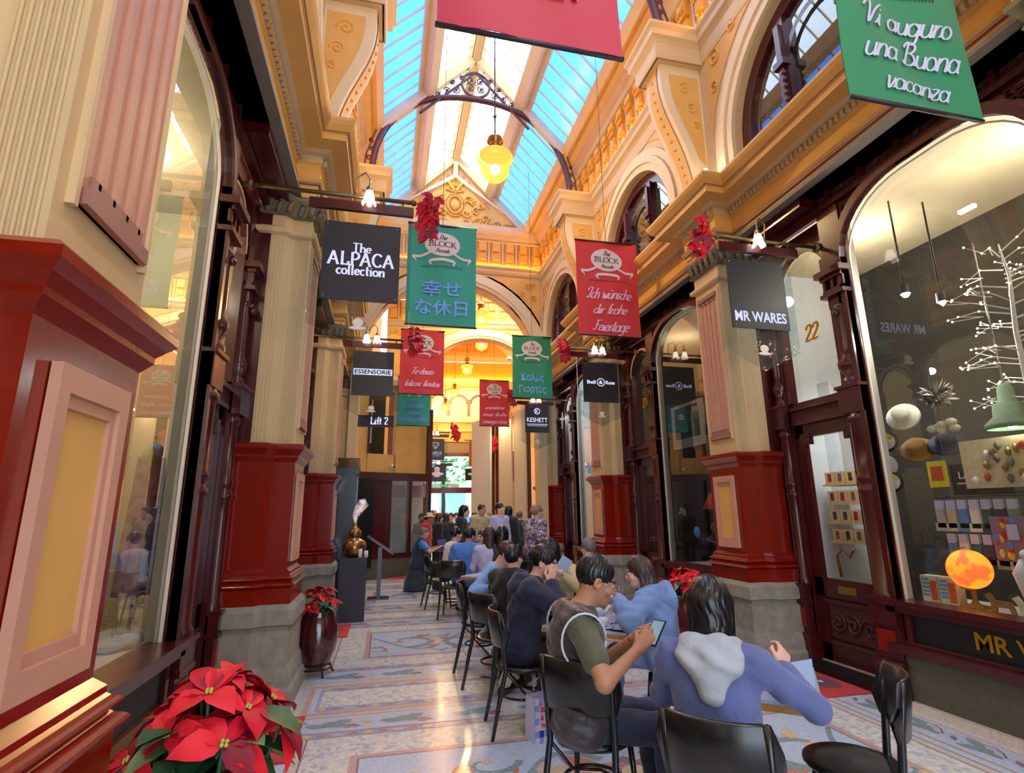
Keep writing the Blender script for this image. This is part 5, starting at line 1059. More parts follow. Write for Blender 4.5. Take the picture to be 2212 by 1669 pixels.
potted((-.585, 2.38, 0), 1.2, 'large red potted poinsettia in the left foreground by the near pillar', 3, 15, .225); potted((-.62, 6.3, 0), 1.0, 'red poinsettia in an oxblood glazed pot beside the left pillar base', 5, 8, .19); potted((3.10, 5.3, 0), 1.2, 'red potted poinsettia before the right pillar, behind the dark haired woman', 8, 12, .21)
for c, sx, sy, lab in (((-.92, 4.65), .74, .83, 'red printed doormat at the left shop door in the foreground'), ((4.06, 4.75), .60, .74, 'red doormat with dark oval before the right shop door'), ((-.78, 8.4), .74, .86, 'red doormat at left behind the glazed pot'), ((.35, 14.6), .5, .6, 'dull red doormat before the splayed shopfront')):
    t = thing('doormat', lab, 'doormat', (c[0], c[1], .008), 0, 'red doormats'); MB().mat('mat_red').box(-sx / 2, sx / 2, -sy / 2, sy / 2, -.004, .008).build('mat', t); b = MB()
    if c[0] > 1: b.mat('mat_print').lathe([(0, .0095), (1, .0095)], n=24, sx=.15, sy=.2); b.mat('lavender_white').lathe([(0, .0105), (1, .0105)], n=8, sx=.03, sy=.03)
    else:
        b.mat('mat_print')
        for q in range(7): b.lathe([(0, .0095), (1, .0095)], n=6, M=Matrix.Translation((.2 + .06 * (q % 2), -.3 + q * .09, 0)), sx=.04 + .012 * (q % 3), sy=.022 + .03 * (q == 3))
    b.build('print', t)
# black plinth with a copper still and its steam
MB().mat('charcoal').box(-.64, -.24, 8.98, 9.36, 0, .93).build('plinth', label='charcoal display plinth under the copper still', cat='plinth')
t = thing('copper_still', 'round copper aroma still standing on the charcoal plinth', 'still', (-.44, 9.17, .93))
MB().mat('copper').lathe([(0, .0), (.10, 0), (.15, .03), (.185, .11), (.19, .17), (.165, .235), (.11, .27), (.07, .29), (.085, .31), (.105, .355), (.10, .39), (.06, .43), (.03, .46), (.02, .50), (.0, .50)], n=24).build('body', t); MB().mat('chrome').sphere((0, -.10, .26), .035, 10, 8).lathe([(.035, .43), (.025, .47), (.015, .53)], n=10).build('spout', t)
for i, x in enumerate((.11, .20)): MB().mat('white').lathe([(0, 0), (.03, 0), (.03, .12 - .03 * i), (.02, .13 - .03 * i), (0, .13 - .03 * i)], n=10, c=(-.44 + x - .01, 9.02, .93)).build('bottle', label=('white bottle at the foot of the copper still, the taller one', 'small white jar at the right foot of the copper still')[i], cat='bottle')
def steam_mat():
    mt = bpy.data.materials.new('steam'); mt.use_nodes = True; nt = mt.node_tree; N = nt.nodes; L = nt.links; N.clear(); tr = N.new('ShaderNodeBsdfTransparent'); d = N.new('ShaderNodeBsdfDiffuse'); d.inputs[0].default_value = (.95, .95, .97, 1); ts = N.new('ShaderNodeBsdfTranslucent'); ts.inputs[0].default_value = (.95, .95, .97, 1); ad = N.new('ShaderNodeAddShader'); L.new(d.outputs[0], ad.inputs[0]); L.new(ts.outputs[0], ad.inputs[1])
    tc = N.new('ShaderNodeTexCoord'); nz = N.new('ShaderNodeTexNoise'); nz.inputs['Scale'].default_value = 16; nz.inputs['Detail'].default_value = 4; L.new(tc.outputs['Object'], nz.inputs['Vector']); rp = N.new('ShaderNodeMapRange'); rp.inputs[1].default_value = .38; rp.inputs[2].default_value = .68; rp.inputs[3].default_value = .04; rp.inputs[4].default_value = .5; L.new(nz.outputs['Fac'], rp.inputs[0])
    mx = N.new('ShaderNodeMixShader'); L.new(rp.outputs[0], mx.inputs[0]); L.new(tr.outputs[0], mx.inputs[1]); L.new(ad.outputs[0], mx.inputs[2]); o = N.new('ShaderNodeOutputMaterial'); L.new(mx.outputs[0], o.inputs[0]); MATS['steam'] = mt
steam_mat()
MB().mat('steam').tube([(-.44, 9.17, 1.44), (-.45, 9.17, 1.55), (-.40, 9.17, 1.66), (-.34, 9.17, 1.74), (-.36, 9.17, 1.82)], [.015, .045, .075, .09, .05], 12).tube([(-.44, 9.17, 1.46), (-.45, 9.17, 1.56), (-.39, 9.17, 1.67), (-.35, 9.16, 1.75), (-.36, 9.17, 1.80)], [.01, .03, .05, .06, .03], 10).build('steam', label='white steam rising from the copper still', cat='steam', kind='stuff')
t = thing('display_cabinet', 'tall dark wooden display cabinet with pediment behind the plinth', 'cabinet', (-.64, 10.6, 0)); b = MB().mat('black_wood').box(-.3, .12, -.5, .5, 0, .5).box(-.3, .12, -.5, -.44, .5, 2.3).box(-.3, .12, .44, .5, .5, 2.3).box(-.3, -.26, -.44, .44, .5, 2.3).box(-.3, .14, -.52, .52, 2.3, 2.4); b.prism([(-.54, 2.4), (.54, 2.4), (.3, 2.5), (0, 2.62), (-.3, 2.5)], lambda y, z: (-.3, y, z), lambda y, z: (.15, y, z)); b.build('carcass', t)
MB().mat('shop_glass').box(.09, .1, -.44, .44, .5, 2.3).build('pane', t); b = MB().mat('white')
for z in (.9, 1.3, 1.7, 2.1): b.box(-.26, .06, -.44, .44, z, z + .015)
b.build('shelf', t); MB().mat('led').box(-.05, 0, -.4, .4, 2.27, 2.29).build('lamp_strip', t)
t = thing('menu_stand', 'sloping black menu lectern to the right of the copper still', 'lectern', (-.05, 11.2, 0)); MB().mat('black_wood').box(-.04, .04, -.04, .04, 0, .95).box(-.2, .2, -.15, .15, 0, .03).build('post', t); MB().mat('black_wood').obox(Matrix.Translation((0, 0, 1.0)) @ Matrix.Rotation(.6, 4, 'Y'), .6, .45, .03).build('board', t)
# bentwood chairs
def make_chair(label, loc, rz):
    t = thing('cafe_chair', label, 'chair', loc, rz, 'black bentwood chairs at the cafe tables')
    MB().mat('black_wood').lathe([(0, .455), (.15, .452), (.195, .462), (.208, .455), (.21, .44), (.195, .425), (0, .425)], n=28).build('seat', t)
    for sx in (-1, 1):
        MB().mat('black_wood').tube([(sx * .15, .14, .43), (sx * .165, .165, .2), (sx * .18, .185, 0)], [.017, .016, .013], 8).build('leg', t)
        MB().mat('black_wood').tube([(sx * .20, -.27, 0), (sx * .185, -.215, .25), (sx * .175, -.165, .45), (sx * .18, -.185, .65), (sx * .185, -.22, .86)], [.014, .017, .018, .017, .015], 8).build('leg', t)
    MB().mat('black_wood').tube([(.155 * math.cos(a), .155 * math.sin(a) - .01, .24) for a in [i * PI / 12 for i in range(25)]], .010, 6).tube([(-.17, -.16, .43), (-.12, .0, .26), (.0, .1, .24), (.12, .0, .26), (.17, -.16, .43)], .009, 6).build('stretcher', t)
    b = MB().mat('black_wood'); b.sm = True; n = 16; o = []; i_ = []
    prof = [(.60, 0), (.61, .012), (.75, .016), (.855, .012), (.865, 0), (.855, -.012), (.75, -.010), (.61, -.010), (.60, 0)]
    for k in range(n + 1):
        a = -1 + 2 * k / n; x = a * .225; y = -.235 + .085 * a * a; e = max(0, abs(a) - .8) / .2; o.append([(x, y - d - (z - .6) * .12, (.735 + (z - .735) * math.sqrt(max(.05, 1 - e * e)))) for z, d in prof])
    b.add([q for r in o for q in r], [(k * 9 + j, k * 9 + j + 1, (k + 1) * 9 + j + 1, (k + 1) * 9 + j) for k in range(n) for j in range(8)] + [tuple(range(8)), tuple(n * 9 + j for j in range(8))]); b.build('backrest', t)
    return t
def face(fx, fy): return math.atan2(-fx, fy)
CH = [((1.13, 3.02, 0), face(.66, .75), 'black bentwood chair under the man in the padded vest'), ((1.36, 2.13, 0), face(.70, .70), 'black bentwood chair nearest the camera, under the woman with grey hood'), ((2.17, 2.40, 0), face(-.80, .62), 'empty black bentwood chair at the lower right'),
      ((1.10, 4.42, 0), face(1, -.05), 'black bentwood chair under the navy jacket woman'), ((2.18, 4.02, 0), face(-.7, .7), 'black bentwood chair under the pale blue hoodie'), ((1.10, 5.38, 0), face(.9, .5), 'black bentwood chair under the dark haired man in black jacket'), ((1.06, 6.12, 0), face(1, -.2), 'black bentwood chair under the cross-legged man'),
      ((1.12, 9.05, 0), face(.25, .97), 'black bentwood chair under the bright blue jacket man'), ((.98, 10.0, 0), face(1, .1), 'black bentwood chair beyond the blue jacket man'), ((2.0, 5.75, 0), face(-1, -.3), 'black bentwood chair under the woman reading a menu'), ((1.95, 8.5, 0), face(-.6, .8), 'black bentwood chair at the far tables, right side')]
ch0 = make_chair(CH[0][2], CH[0][0], CH[0][1])
for loc, rz, lab in CH[1:]: dup(ch0, loc, rz, lab)
def make_table(label, loc, rz):
    t = thing('cafe_table', label, 'table', loc, rz, 'square cafe tables'); MB().mat('table_top').box(-.33, .33, -.33, .33, .735, .752).build('table_top', t); MB().mat('table_edge').box(-.335, .335, -.335, .335, .705, .735).build('edge_band', t)
    MB().mat('black').lathe([(.05, .70), (.03, .66), (.028, .08), (.04, .05)], n=12).box(-.15, .15, -.15, .15, .68, .706).build('pedestal', t)
    for i in range(4): a = i * PI / 2 + PI / 4; MB().mat('black').tube([(.02 * math.cos(a), .02 * math.sin(a), .06), (.3 * math.cos(a), .3 * math.sin(a), .025)], [.022, .015], 6).build('foot', t)
    return t
TB = [((1.86, 2.70, 0), .90, 'cafe table nearest the camera, in front of the two hooded figures'), ((1.68, 4.28, 0), .84, 'cafe table with teapot and cups, behind the man in the vest'), ((1.58, 5.9, 0), .8, 'cafe table between the cross-legged man and the menu reader'), ((1.52, 7.7, 0), .8, 'cafe table in the middle of the row'), ((1.5, 9.9, 0), .8, 'farthest cafe table, before the bright blue jacket man')]
tb0 = make_table(TB[0][2], TB[0][0], TB[0][1])
for loc, rz, lab in TB[1:]: dup(tb0, loc, rz, lab)
# crockery
def cup(c, label):
    t = thing('cup', label, 'cup', c, 0, 'white cups and saucers'); MB().mat('china').lathe([(0, .0), (.03, .0), (.07, .008), (.078, .014), (.07, .016), (.03, .008)], n=20).build('saucer', t); MB().mat('china').lathe([(.02, .01), (.03, .02), (.042, .05), (.045, .07), (.041, .07), (.036, .05), (.0, .02)], n=18).tube([(.042, 0, .06), (.065, 0, .055), (.065, 0, .035), (.04, 0, .03)], .005, 6).build('bowl', t); return t
cup((1.62, 4.02, .752), 'white cup on the second table, nearest the vest man'); cup((1.80, 4.16, .752), 'white cup on the second table, before the blue hoodie woman'); cup((1.50, 2.72, .752), 'white cup at the left corner of the nearest table'); cup((1.45, 6.0, .752), 'white cup before the cross-legged man')
t = thing('teapot', 'white china teapot on the second cafe table', 'teapot', (1.66, 4.30, .752)); MB().mat('china').lathe([(0, 0), (.05, 0), (.075, .03), (.08, .06), (.06, .10), (.035, .115), (.03, .12)], n=20).build('body', t); MB().mat('china').lathe([(.035, .118), (.03, .13), (.01, .14), (.012, .155), (0, .16)], n=14).build('lid', t); MB().mat('china').tube([(.07, 0, .04), (.11, 0, .07), (.13, 0, .11)], [.018, .012, .008], 8).build('spout', t); MB().mat('china').tube([(-.07, 0, .09), (-.115, 0, .09), (-.115, 0, .04), (-.075, 0, .03)], .008, 6).build('handle', t)
for c, lab in (((1.72, 3.95, .752), 'white plate at the near edge of the second table'), ((1.42, 4.3, .752), 'white plate before the navy jacket woman')): MB().mat('china').lathe([(0, .004), (.06, .004), (.10, .014), (.105, .016), (.06, 0), (0, 0)], n=24).build('plate', label=lab, cat='plate', group='white plates', loc=c)
# gingham paper bag
t = thing('paper_bag', 'blue gingham paper shopping bag on the floor by the chair leg', 'bag', (1.2, 4.2, 0), .25); b = MB().mat('lavender_white'); w, d, h = .12, .075, .29
mat('gingham_blue', (36, 56, 150), .6); mat('gingham_mid', (140, 156, 214), .6); mat('bag_red', (232, 66, 80), .6)
b.add([(-w, -d, 0), (w, -d, 0), (w, d, 0), (-w, d, 0), (-w, -d * .8, h), (w, -d * .9, h), (w, d * .9, h), (-w, d * .8, h)], [(0, 3, 2, 1), (0, 1, 5, 4), (1, 2, 6, 5), (2, 3, 7, 6), (3, 0, 4, 7)]); b.build('sack', t); g = MB()
def gq(p0, p1, z0, z1, mt): g.mat(mt).add([(p0[0], p0[1], z0), (p1[0], p1[1], z0), (p1[0], p1[1], z1), (p0[0], p0[1], z1)], [(0, 1, 2, 3)])
for j in range(7):
    za, zb = j * h / 7, (j + 1) * h / 7
    for i in range(5):
        ya_, yb_ = -d + 2 * d * i / 5, -d + 2 * d * (i + 1) / 5
        gq((w + .0015, ya_), (w + .0015, yb_), za, zb, 'gingham_blue' if i % 2 and j % 2 else ('gingham_mid' if i % 2 or j % 2 else 'lavender_white'))
    for i in range(7):
        xa_, xb_ = -w + 2 * w * i / 7, -w + 2 * w * (i + 1) / 7
        if not (0 < i < 6 and 1 < j < 6): gq((xa_, -d - .0015), (xb_, -d - .0015), za, zb, 'gingham_blue' if i % 2 and j % 2 else ('gingham_mid' if i % 2 or j % 2 else 'lavender_white'))
g.build('check_print', t); g = MB(); gq((-.086, -d - .002), (.086, -d - .002), .085, .245, 'lavender_white')
for q, tx in enumerate(('BATH', '& BODY', 'WORKS')): put_text(g, tx, .05, lambda x, y, z, q=q: (x, -d - .004 - z, .22 - q * .053 + y), 'bag_red', bold=.0015, width=.15)
g.build('lettering', t)
for sy in (-1, 1): MB().mat('lavender_white').tube([(-.05, sy * d * .85, h), (-.05, sy * d * .85, h + .07), (0, sy * d * .85, h + .1), (.05, sy * d * .85, h + .07), (.05, sy * d * .85, h)], .004, 5).build('handle', t)
# ================================================================== PEOPLE
def surface(D, o, h):
    """naive surface nets on a scalar grid -> verts, quads"""
    S = D < 0; nx, ny, nz = D.shape
    c = [S[a:nx - 1 + a, b:ny - 1 + b, d:nz - 1 + d] for a in (0, 1) for b in (0, 1) for d in (0, 1)]
    cnt = sum(q.astype(np.int8) for q in c); act = (cnt > 0) & (cnt < 8); idx = -np.ones(act.shape, np.int64); I = np.argwhere(act); idx[act] = np.arange(len(I))
    if len(I) == 0: return np.zeros((0, 3)), []
    acc = np.zeros((len(I), 3)); num = np.zeros(len(I)); corners = [(a, b, d) for a in (0, 1) for b in (0, 1) for d in (0, 1)]
    vals = [D[I[:, 0] + a, I[:, 1] + b, I[:, 2] + d] for a, b, d in corners]
    for i in range(8):
        for ax in range(3):
            if corners[i][ax] == 0:
                j = i + (4, 2, 1)[ax]; m = (vals[i] < 0) != (vals[j] < 0); t = np.where(m, vals[i] / np.where(m, vals[i] - vals[j], 1), 0)
                p = np.array(corners[i], float) + 0 * acc; p[:, ax] += t; acc += p * m[:, None]; num += m
    V = (I + acc / num[:, None]) * h + o; F = []
    for ax, (u, v) in ((0, (1, 2)), (1, (2, 0)), (2, (0, 1))):
        sl0 = [slice(1, -1)] * 3; sl1 = [slice(1, -1)] * 3; sl0[ax] = slice(0, -1); sl1[ax] = slice(1, None)
        a = S[tuple(sl0)]; b = S[tuple(sl1)]; x = np.argwhere(a != b)
        if len(x) == 0: continue
        fl = a[tuple(x.T)]; off = np.ones(3, int); off[ax] = 0; g = x + off; e1 = np.zeros(3, int); e1[u] = 1; e2 = np.zeros(3, int); e2[v] = 1
        q = np.stack([idx[tuple((g - e1 - e2).T)], idx[tuple((g - e2).T)], idx[tuple(g.T)], idx[tuple((g - e1).T)]], 1)
        q[~fl] = q[~fl][:, ::-1]; F.append(q)
    F = np.concatenate(F); F = F[(F >= 0).all(1)]
    return V, F
class SDF:
    def __init__(s, lo, hi, h):
        s.h = h; s.o = np.array(lo, float); n = np.ceil((np.array(hi) - s.o) / h).astype(int) + 1; s.D = np.full(n, .3); s.ax = [s.o[i] + h * np.arange(n[i]) for i in range(3)]
    def region(s, lo, hi):
        a = np.clip(np.floor((np.array(lo) - s.o) / s.h).astype(int), 0, np.array(s.D.shape)); b = np.clip(np.ceil((np.array(hi) - s.o) / s.h).astype(int) + 1, 0, np.array(s.D.shape)); sl = tuple(slice(a[i], max(a[i], b[i])) for i in range(3))
        return sl, s.ax[0][sl[0]][:, None, None], s.ax[1][sl[1]][None, :, None], s.ax[2][sl[2]][None, None, :]
    def put(s, sl, d, k, sub=False):
        A = s.D[sl]
        if A.size == 0: return
        if sub: s.D[sl] = np.maximum(A, -d) if k <= 0 else np.maximum(A, -d) + np.maximum(k - np.abs(A + d), 0) ** 2 / (4 * k)
        else: s.D[sl] = np.minimum(A, d) - (np.maximum(k - np.abs(A - d), 0) ** 2 / (4 * k) if k > 0 else 0)
    def cap(s, a, b, ra, rb, k=.03, sub=False, flat=None):
        a = np.array(a, float); b = np.array(b, float); m = max(ra, rb) + k + 2 * s.h; sl, x, y, z = s.region(np.minimum(a, b) - m, np.maximum(a, b) + m); ba = b - a; L2 = max(ba @ ba, 1e-9)
        px, py, pz = x - a[0], y - a[1], z - a[2]; t = np.clip((px * ba[0] + py * ba[1] + pz * ba[2]) / L2, 0, 1); d = np.sqrt((px - t * ba[0]) ** 2 + (py - t * ba[1]) ** 2 + (pz - t * ba[2]) ** 2) - (ra + (rb - ra) * t); s.put(sl, d, k, sub)
    def ell(s, c, r, M=None, k=.03, sub=False):
        c = np.array(c, float); r = np.array(r, float); m = r.max() + k + 2 * s.h; sl, x, y, z = s.region(c - m, c + m); x, y, z = x - c[0], y - c[1], z - c[2]
        if M is not None: M = np.array(M); x, y, z = (M[0, 0] * x + M[1, 0] * y + M[2, 0] * z, M[0, 1] * x + M[1, 1] * y + M[2, 1] * z, M[0, 2] * x + M[1, 2] * y + M[2, 2] * z)
        q = np.sqrt((x / r[0]) ** 2 + (y / r[1]) ** 2 + (z / r[2]) ** 2) + 1e-9; g = np.sqrt((x / r[0] ** 2) ** 2 + (y / r[1] ** 2) ** 2 + (z / r[2] ** 2) ** 2) + 1e-9
        s.put(sl, q * (q - 1) / g, k, sub)
    def mesh(s): return surface(s.D, s.o, s.h)
def skin_mat(n, c): mat(n, c, .5, noise=.04, nscale=30, spec=.4)
skin_mat('skin_light', (226, 178, 158)); skin_mat('skin_tan', (188, 134, 104)); skin_mat('skin_mid', (204, 154, 128)); mat('lips', (176, 92, 90), .45); mat('eye_dark', (34, 24, 24), .3); mat('brow', (40, 30, 28), .7)
mat('hair_black', (18, 18, 24), .32, noise=.35, nscale=60, stretch=(1, 1, .15)); mat('hair_brown', (58, 40, 34), .4, noise=.3, nscale=60, stretch=(1, 1, .15)); mat('hair_grey', (110, 104, 104), .5, noise=.3, nscale=60); mat('hair_fair', (150, 118, 92), .45, noise=.25, nscale=60)
def cloth(n, c, r=.8, nz=.10): mat(n, c, r, noise=nz, nscale=9, bump=.55, bscale=16, sheen=.2)
cloth('c_navy', (28, 34, 66)); cloth('c_black', (20, 20, 26)); cloth('c_ltblue', (128, 168, 226)); cloth('c_blue', (66, 122, 206)); cloth('c_hoodie', (112, 142, 196)); cloth('c_slate', (92, 104, 158)); cloth('c_hoodgrey', (172, 178, 190)); cloth('c_vest', (58, 50, 58), .45, .25); cloth('c_olive', (86, 88, 66)); cloth('c_sage', (110, 134, 128)); cloth('c_cream', (214, 200, 170)); cloth('c_jean', (44, 54, 84)); cloth('c_lavender', (186, 184, 226)); cloth('c_red', (196, 44, 40)); cloth('c_apron', (42, 50, 62)); cloth('c_charcoal', (44, 46, 52)); cloth('c_white', (210, 212, 224)); cloth('c_khaki', (190, 172, 130)); cloth('c_brown', (88, 52, 44))
mat('shoe_black', (20, 20, 22), .35); mat('shoe_white', (208, 204, 206), .5); mat('shoe_sole', (150, 130, 112), .7)
def floral():
    mt = bpy.data.materials.new('c_floral'); mt.use_nodes = True; nt = mt.node_tree; N = nt.nodes; L = nt.links; p = N['Principled BSDF']; p.inputs['Roughness'].default_value = .8; tc = N.new('ShaderNodeTexCoord'); v = N.new('ShaderNodeTexNoise'); v.inputs['Scale'].default_value = 16; L.new(tc.outputs['Object'], v.inputs['Vector']); rp = N.new('ShaderNodeValToRGB'); rp.color_ramp.interpolation = 'CONSTANT'; e = rp.color_ramp.elements
    for i, (q, c) in enumerate(((0, (70, 62, 96)), (.42, (120, 108, 140)), (.52, (206, 190, 188)), (.6, (96, 84, 116)))):
        if i > 1: e.new(q)
        e[i].position = q; e[i].color = rgb(*c)
    L.new(v.outputs['Fac'], rp.inputs[0]); L.new(rp.outputs[0], p.inputs['Base Color']); MATS['c_floral'] = mt
floral()
def tomesh(name, V, F, mats, mi=None, parent=None):
    me = bpy.data.meshes.new(name); me.vertices.add(len(V)); me.vertices.foreach_set('co', np.asarray(V, float).ravel()); F = np.asarray(F); me.loops.add(F.size); me.polygons.add(len(F)); me.loops.foreach_set('vertex_index', F.ravel()); me.polygons.foreach_set('loop_start', np.arange(len(F)) * 4); me.polygons.foreach_set('loop_total', np.full(len(F), 4))
    for m_ in mats: me.materials.append(MATS[m_])
    if mi is not None: me.polygons.foreach_set('material_index', mi)
    me.polygons.foreach_set('use_smooth', np.ones(len(F), bool)); me.update(calc_edges=True); me.validate(); return link(me, name, parent)
def v3(*a): return np.array(a, float)
def ik(a, b, l1, l2, hint):
    d = b - a; L = np.linalg.norm(d); L = min(L, (l1 + l2) * .995); d = d / (np.linalg.norm(d) + 1e-9); b2 = a + d * L; x = (l1 * l1 - l2 * l2 + L * L) / (2 * L); hgt = math.sqrt(max(0, l1 * l1 - x * x)); n = hint - d * (hint @ d); n = n / (np.linalg.norm(n) + 1e-9); return a + d * x + n * hgt, b2
def rot(yaw=0, pitch=0, roll=0): return np.array(Euler((pitch, roll, yaw), 'YXZ').to_matrix())   # local +y forward
def hand_sdf(S, wrist, fwd, nrm, side, curl, k):
    """palm, four jointed fingers and a thumb from the side of the palm; nrm = back of hand"""
    f = fwd / np.linalg.norm(fwd); n = nrm - f * (nrm @ f); n /= np.linalg.norm(n); s_ = np.cross(f, n) * side     # s_ points to the thumb side
    P = lambda a, b, c: wrist + k * (f * a + s_ * b + n * c)
    for b0 in (-.026, -.009, .009, .026): S.cap(P(.0, b0 * .6, 0), P(.082, b0, .0), .015 * k, .0125 * k, .012)
    for i, (b0, L, sp) in enumerate(((.029, .068, .05), (.010, .076, .015), (-.010, .070, -.02), (-.028, .056, -.06))):
        p = P(.086, b0, .0); ang = 0; c_ = curl * (.9 + .12 * i)
        for j, (fr, add) in enumerate(((.45, c_ * .55), (.32, c_ * .8), (.23, c_ * .5))):
            ang += add; d = f * math.cos(ang) - n * math.sin(ang) + s_ * sp; q = p + d * L * fr * k; S.cap(p, q, (.0092 - .0006 * j) * k, (.0086 - .0006 * j) * k, .004); p = q
    t0 = P(.025, .026, -.006); t1 = P(.058, .055, -.018); t2 = P(.088, .060 - .02 * min(curl, 1), -.030); S.cap(t0, t1, .014 * k, .0105 * k, .01); S.cap(t1, t2, .0105 * k, .008 * k, .005)
def person(label, x, y, yaw, seated, ht=1.68, skin='skin_light', hair=('short', 'hair_black'), top='c_navy', sleeve='long', legs='c_black', shoe='shoe_black', lean=.05, head=(0, 0, 0), handL=None, handR=None, curl=.7, res=.016, hood=None, hoodc=None, kneeL=None, kneeR=None, footL=None, footR=None, extra=None, z0=0.0, hem=None, build=1.0, coat=None, twist=0.0, hands=True, shin_skin=False, face=True, skirt=None, quilt=False):
    k = ht / 1.70; root = thing('person', label, 'person', (x, y, z0), yaw); T = rot(twist)
    if seated: pel = v3(0, -.03, .545) * 1; 
    else: pel = v3(0, 0, .93 * k)
    up = v3(0, math.sin(lean), math.cos(lean)); tor = .44 * k; neck = pel + up * tor + v3(0, .0, .045 * k); chest = pel + up * tor * .62
    sh = [T @ v3(q * .165 * k * build, -.01, 0) + neck - v3(0, 0, .055 * k) for q in (-1, 1)]
    hp = [pel + v3(q * .088 * k, 0, -.01) for q in (-1, 1)]
    H = rot(*[math.radians(a) for a in head]) if any(head) else np.eye(3); H = T @ H
    hc = neck + T @ v3(0, .045 * k, .0) + H @ v3(0, .02, .145) * k
    kn = [kneeL, kneeR]; ft = [footL, footR]
    for i, q in enumerate((-1, 1)):
        if seated:
            if kn[i] is None: kn[i] = v3(q * .12, .40, .50)
            else: kn[i] = v3(*kn[i])
            if ft[i] is None: ft[i] = v3(q * .12, .42, .075)
            else: ft[i] = v3(*ft[i])
        else:
            kn[i] = v3(q * .09 * k, .02, .49 * k) if kn[i] is None else v3(*kn[i]); ft[i] = v3(q * .10 * k, -.01, .075 * k) if ft[i] is None else v3(*ft[i])
    hands_ = []; el = []
    for i, q in enumerate((-1, 1)):
        t = (handL, handR)[i]
        if t is None: t = (q * .20, .30, .60) if seated else (q * .24 * k, .04, .80 * k)
        hint = v3(q * .6, -.6, -.5); e, w_ = ik(sh[i], v3(*t[:3]), .285 * k, .245 * k, hint); el.append(e); hands_.append(w_)
    lo = np.min([hc - .2, pel - .25] + [a - .16 for a in kn + ft + el + hands_ + sh], 0) - .08; hi = np.max([hc + .2, pel + .25] + [a + .22 for a in kn + ft + el + hands_ + sh], 0) + .08; lo[2] = max(lo[2], -.06)
    def torso(S, g, sh_only=False):
        bw = build
        S.cap(pel + v3(-.07, 0, .0) * k, pel + v3(.07, 0, 0) * k, .115 * k * bw + g, .115 * k * bw + g, .05)
        S.ell(pel + up * tor * .38, v3(.145 * bw, .108 * bw, .19) * k + g, T, .06); S.ell(chest + up * .04, v3(.17 * bw, .118 * bw, .19) * k + g, T, .06)
        for i in (0, 1): S.cap(neck - v3(0, 0, .03), sh[i], .052 * k + g, .058 * k + g, .05)
    def arm(S, i, g, upto):
        S.cap(sh[i], sh[i] + (el[i] - sh[i]) * min(upto, 1), .052 * k * build ** .5 + g, (.052 - .010 * min(upto, 1)) * k + g + (.006 if upto < 1 else 0), .03)
        if upto > 1: S.cap(el[i], el[i] + (hands_[i] - el[i]) * (upto - 1), .042 * k + g, (.028 if g < .006 else .034) * k + g, .02)
    def leg(S, i, g):
        S.cap(hp[i], kn[i], .082 * k * build ** .5 + g, .058 * k + g, .04); S.cap(kn[i], ft[i] + v3(0, 0, .02), .056 * k + g, .038 * k + g, .03)
    # body: one continuous skin surface
    S = SDF(lo, hi, res); torso(S, -.006)
    for i in (0, 1): arm(S, i, -.004, 1.97); leg(S, i, -.004)
    S.cap(neck - v3(0, 0, .05), hc - H @ v3(0, .015, .05) * k, .058 * k, .052 * k, .03); S.cap(hc - v3(0, 0, .03), hc + v3(0, 0, .02), .045, .045, .03)
    for i in (0, 1): S.cap(hands_[i], hands_[i] + (hands_[i] - el[i]) / np.linalg.norm(hands_[i] - el[i]) * .03, .024 * k, .022 * k, .01)
    V, F = S.mesh(); mi = np.zeros(len(F), int); MT = [skin, 'lips', 'eye_dark', 'brow', 'white']; parts = [(V, F, mi)]
    # head at finer grain
    hr = max(.0045, res * .42); S = SDF(hc - .19 * k, hc + .19 * k, hr); hw = lambda a, b, c: hc + H @ v3(a, b, c) * k
    S.ell(hw(0, -.012, .030), v3(.076, .094, .088) * k, H, .01); S.ell(hw(0, .022, -.035), v3(.060, .068, .078) * k, H, .035); S.ell(hw(0, .058, -.088), v3(.030, .026, .024) * k, H, .03)
    S.cap(hw(0, -.02, -.05), hw(0, -.03, -.17), .054 * k, .058 * k, .03)
    if face:
        for q in (-1, 1):
            S.ell(hw(q * .033, .088, .004), v3(.017, .012, .011) * k, H, .014, True); S.ell(hw(q * .033, .078, .003), v3(.0135, .011, .0095) * k, H, .004); S.cap(hw(q * .016, .088, .022), hw(q * .048, .078, .022), .009 * k, .007 * k, .012); S.ell(hw(q * .044, .062, -.028), v3(.022, .02, .02) * k, H, .02)
            S.ell(hw(q * .078, -.012, -.008), v3(.010, .020, .031) * k, H, .006); S.ell(hw(q * .084, -.006, -.006), v3(.006, .010, .017) * k, H, .004, True)
        S.cap(hw(0, .090, .010), hw(0, .106, -.028), .009 * k, .013 * k, .012); 
        for q in (-1, 1): S.ell(hw(q * .011, .096, -.031), v3(.009, .010, .008) * k, H, .008)
        S.ell(hw(0, .088, -.057), v3(.021, .010, .0065) * k, H, .008); S.ell(hw(0, .086, -.068), v3(.018, .010, .007) * k, H, .008); S.ell(hw(0, .098, -.0625), v3(.02, .006, .002) * k, H, .003, True)
    V, F = S.mesh(); c = (V[F].mean(1) - hc) @ H / k; mi = np.zeros(len(F), int); ax_ = np.abs(c[:, 0])
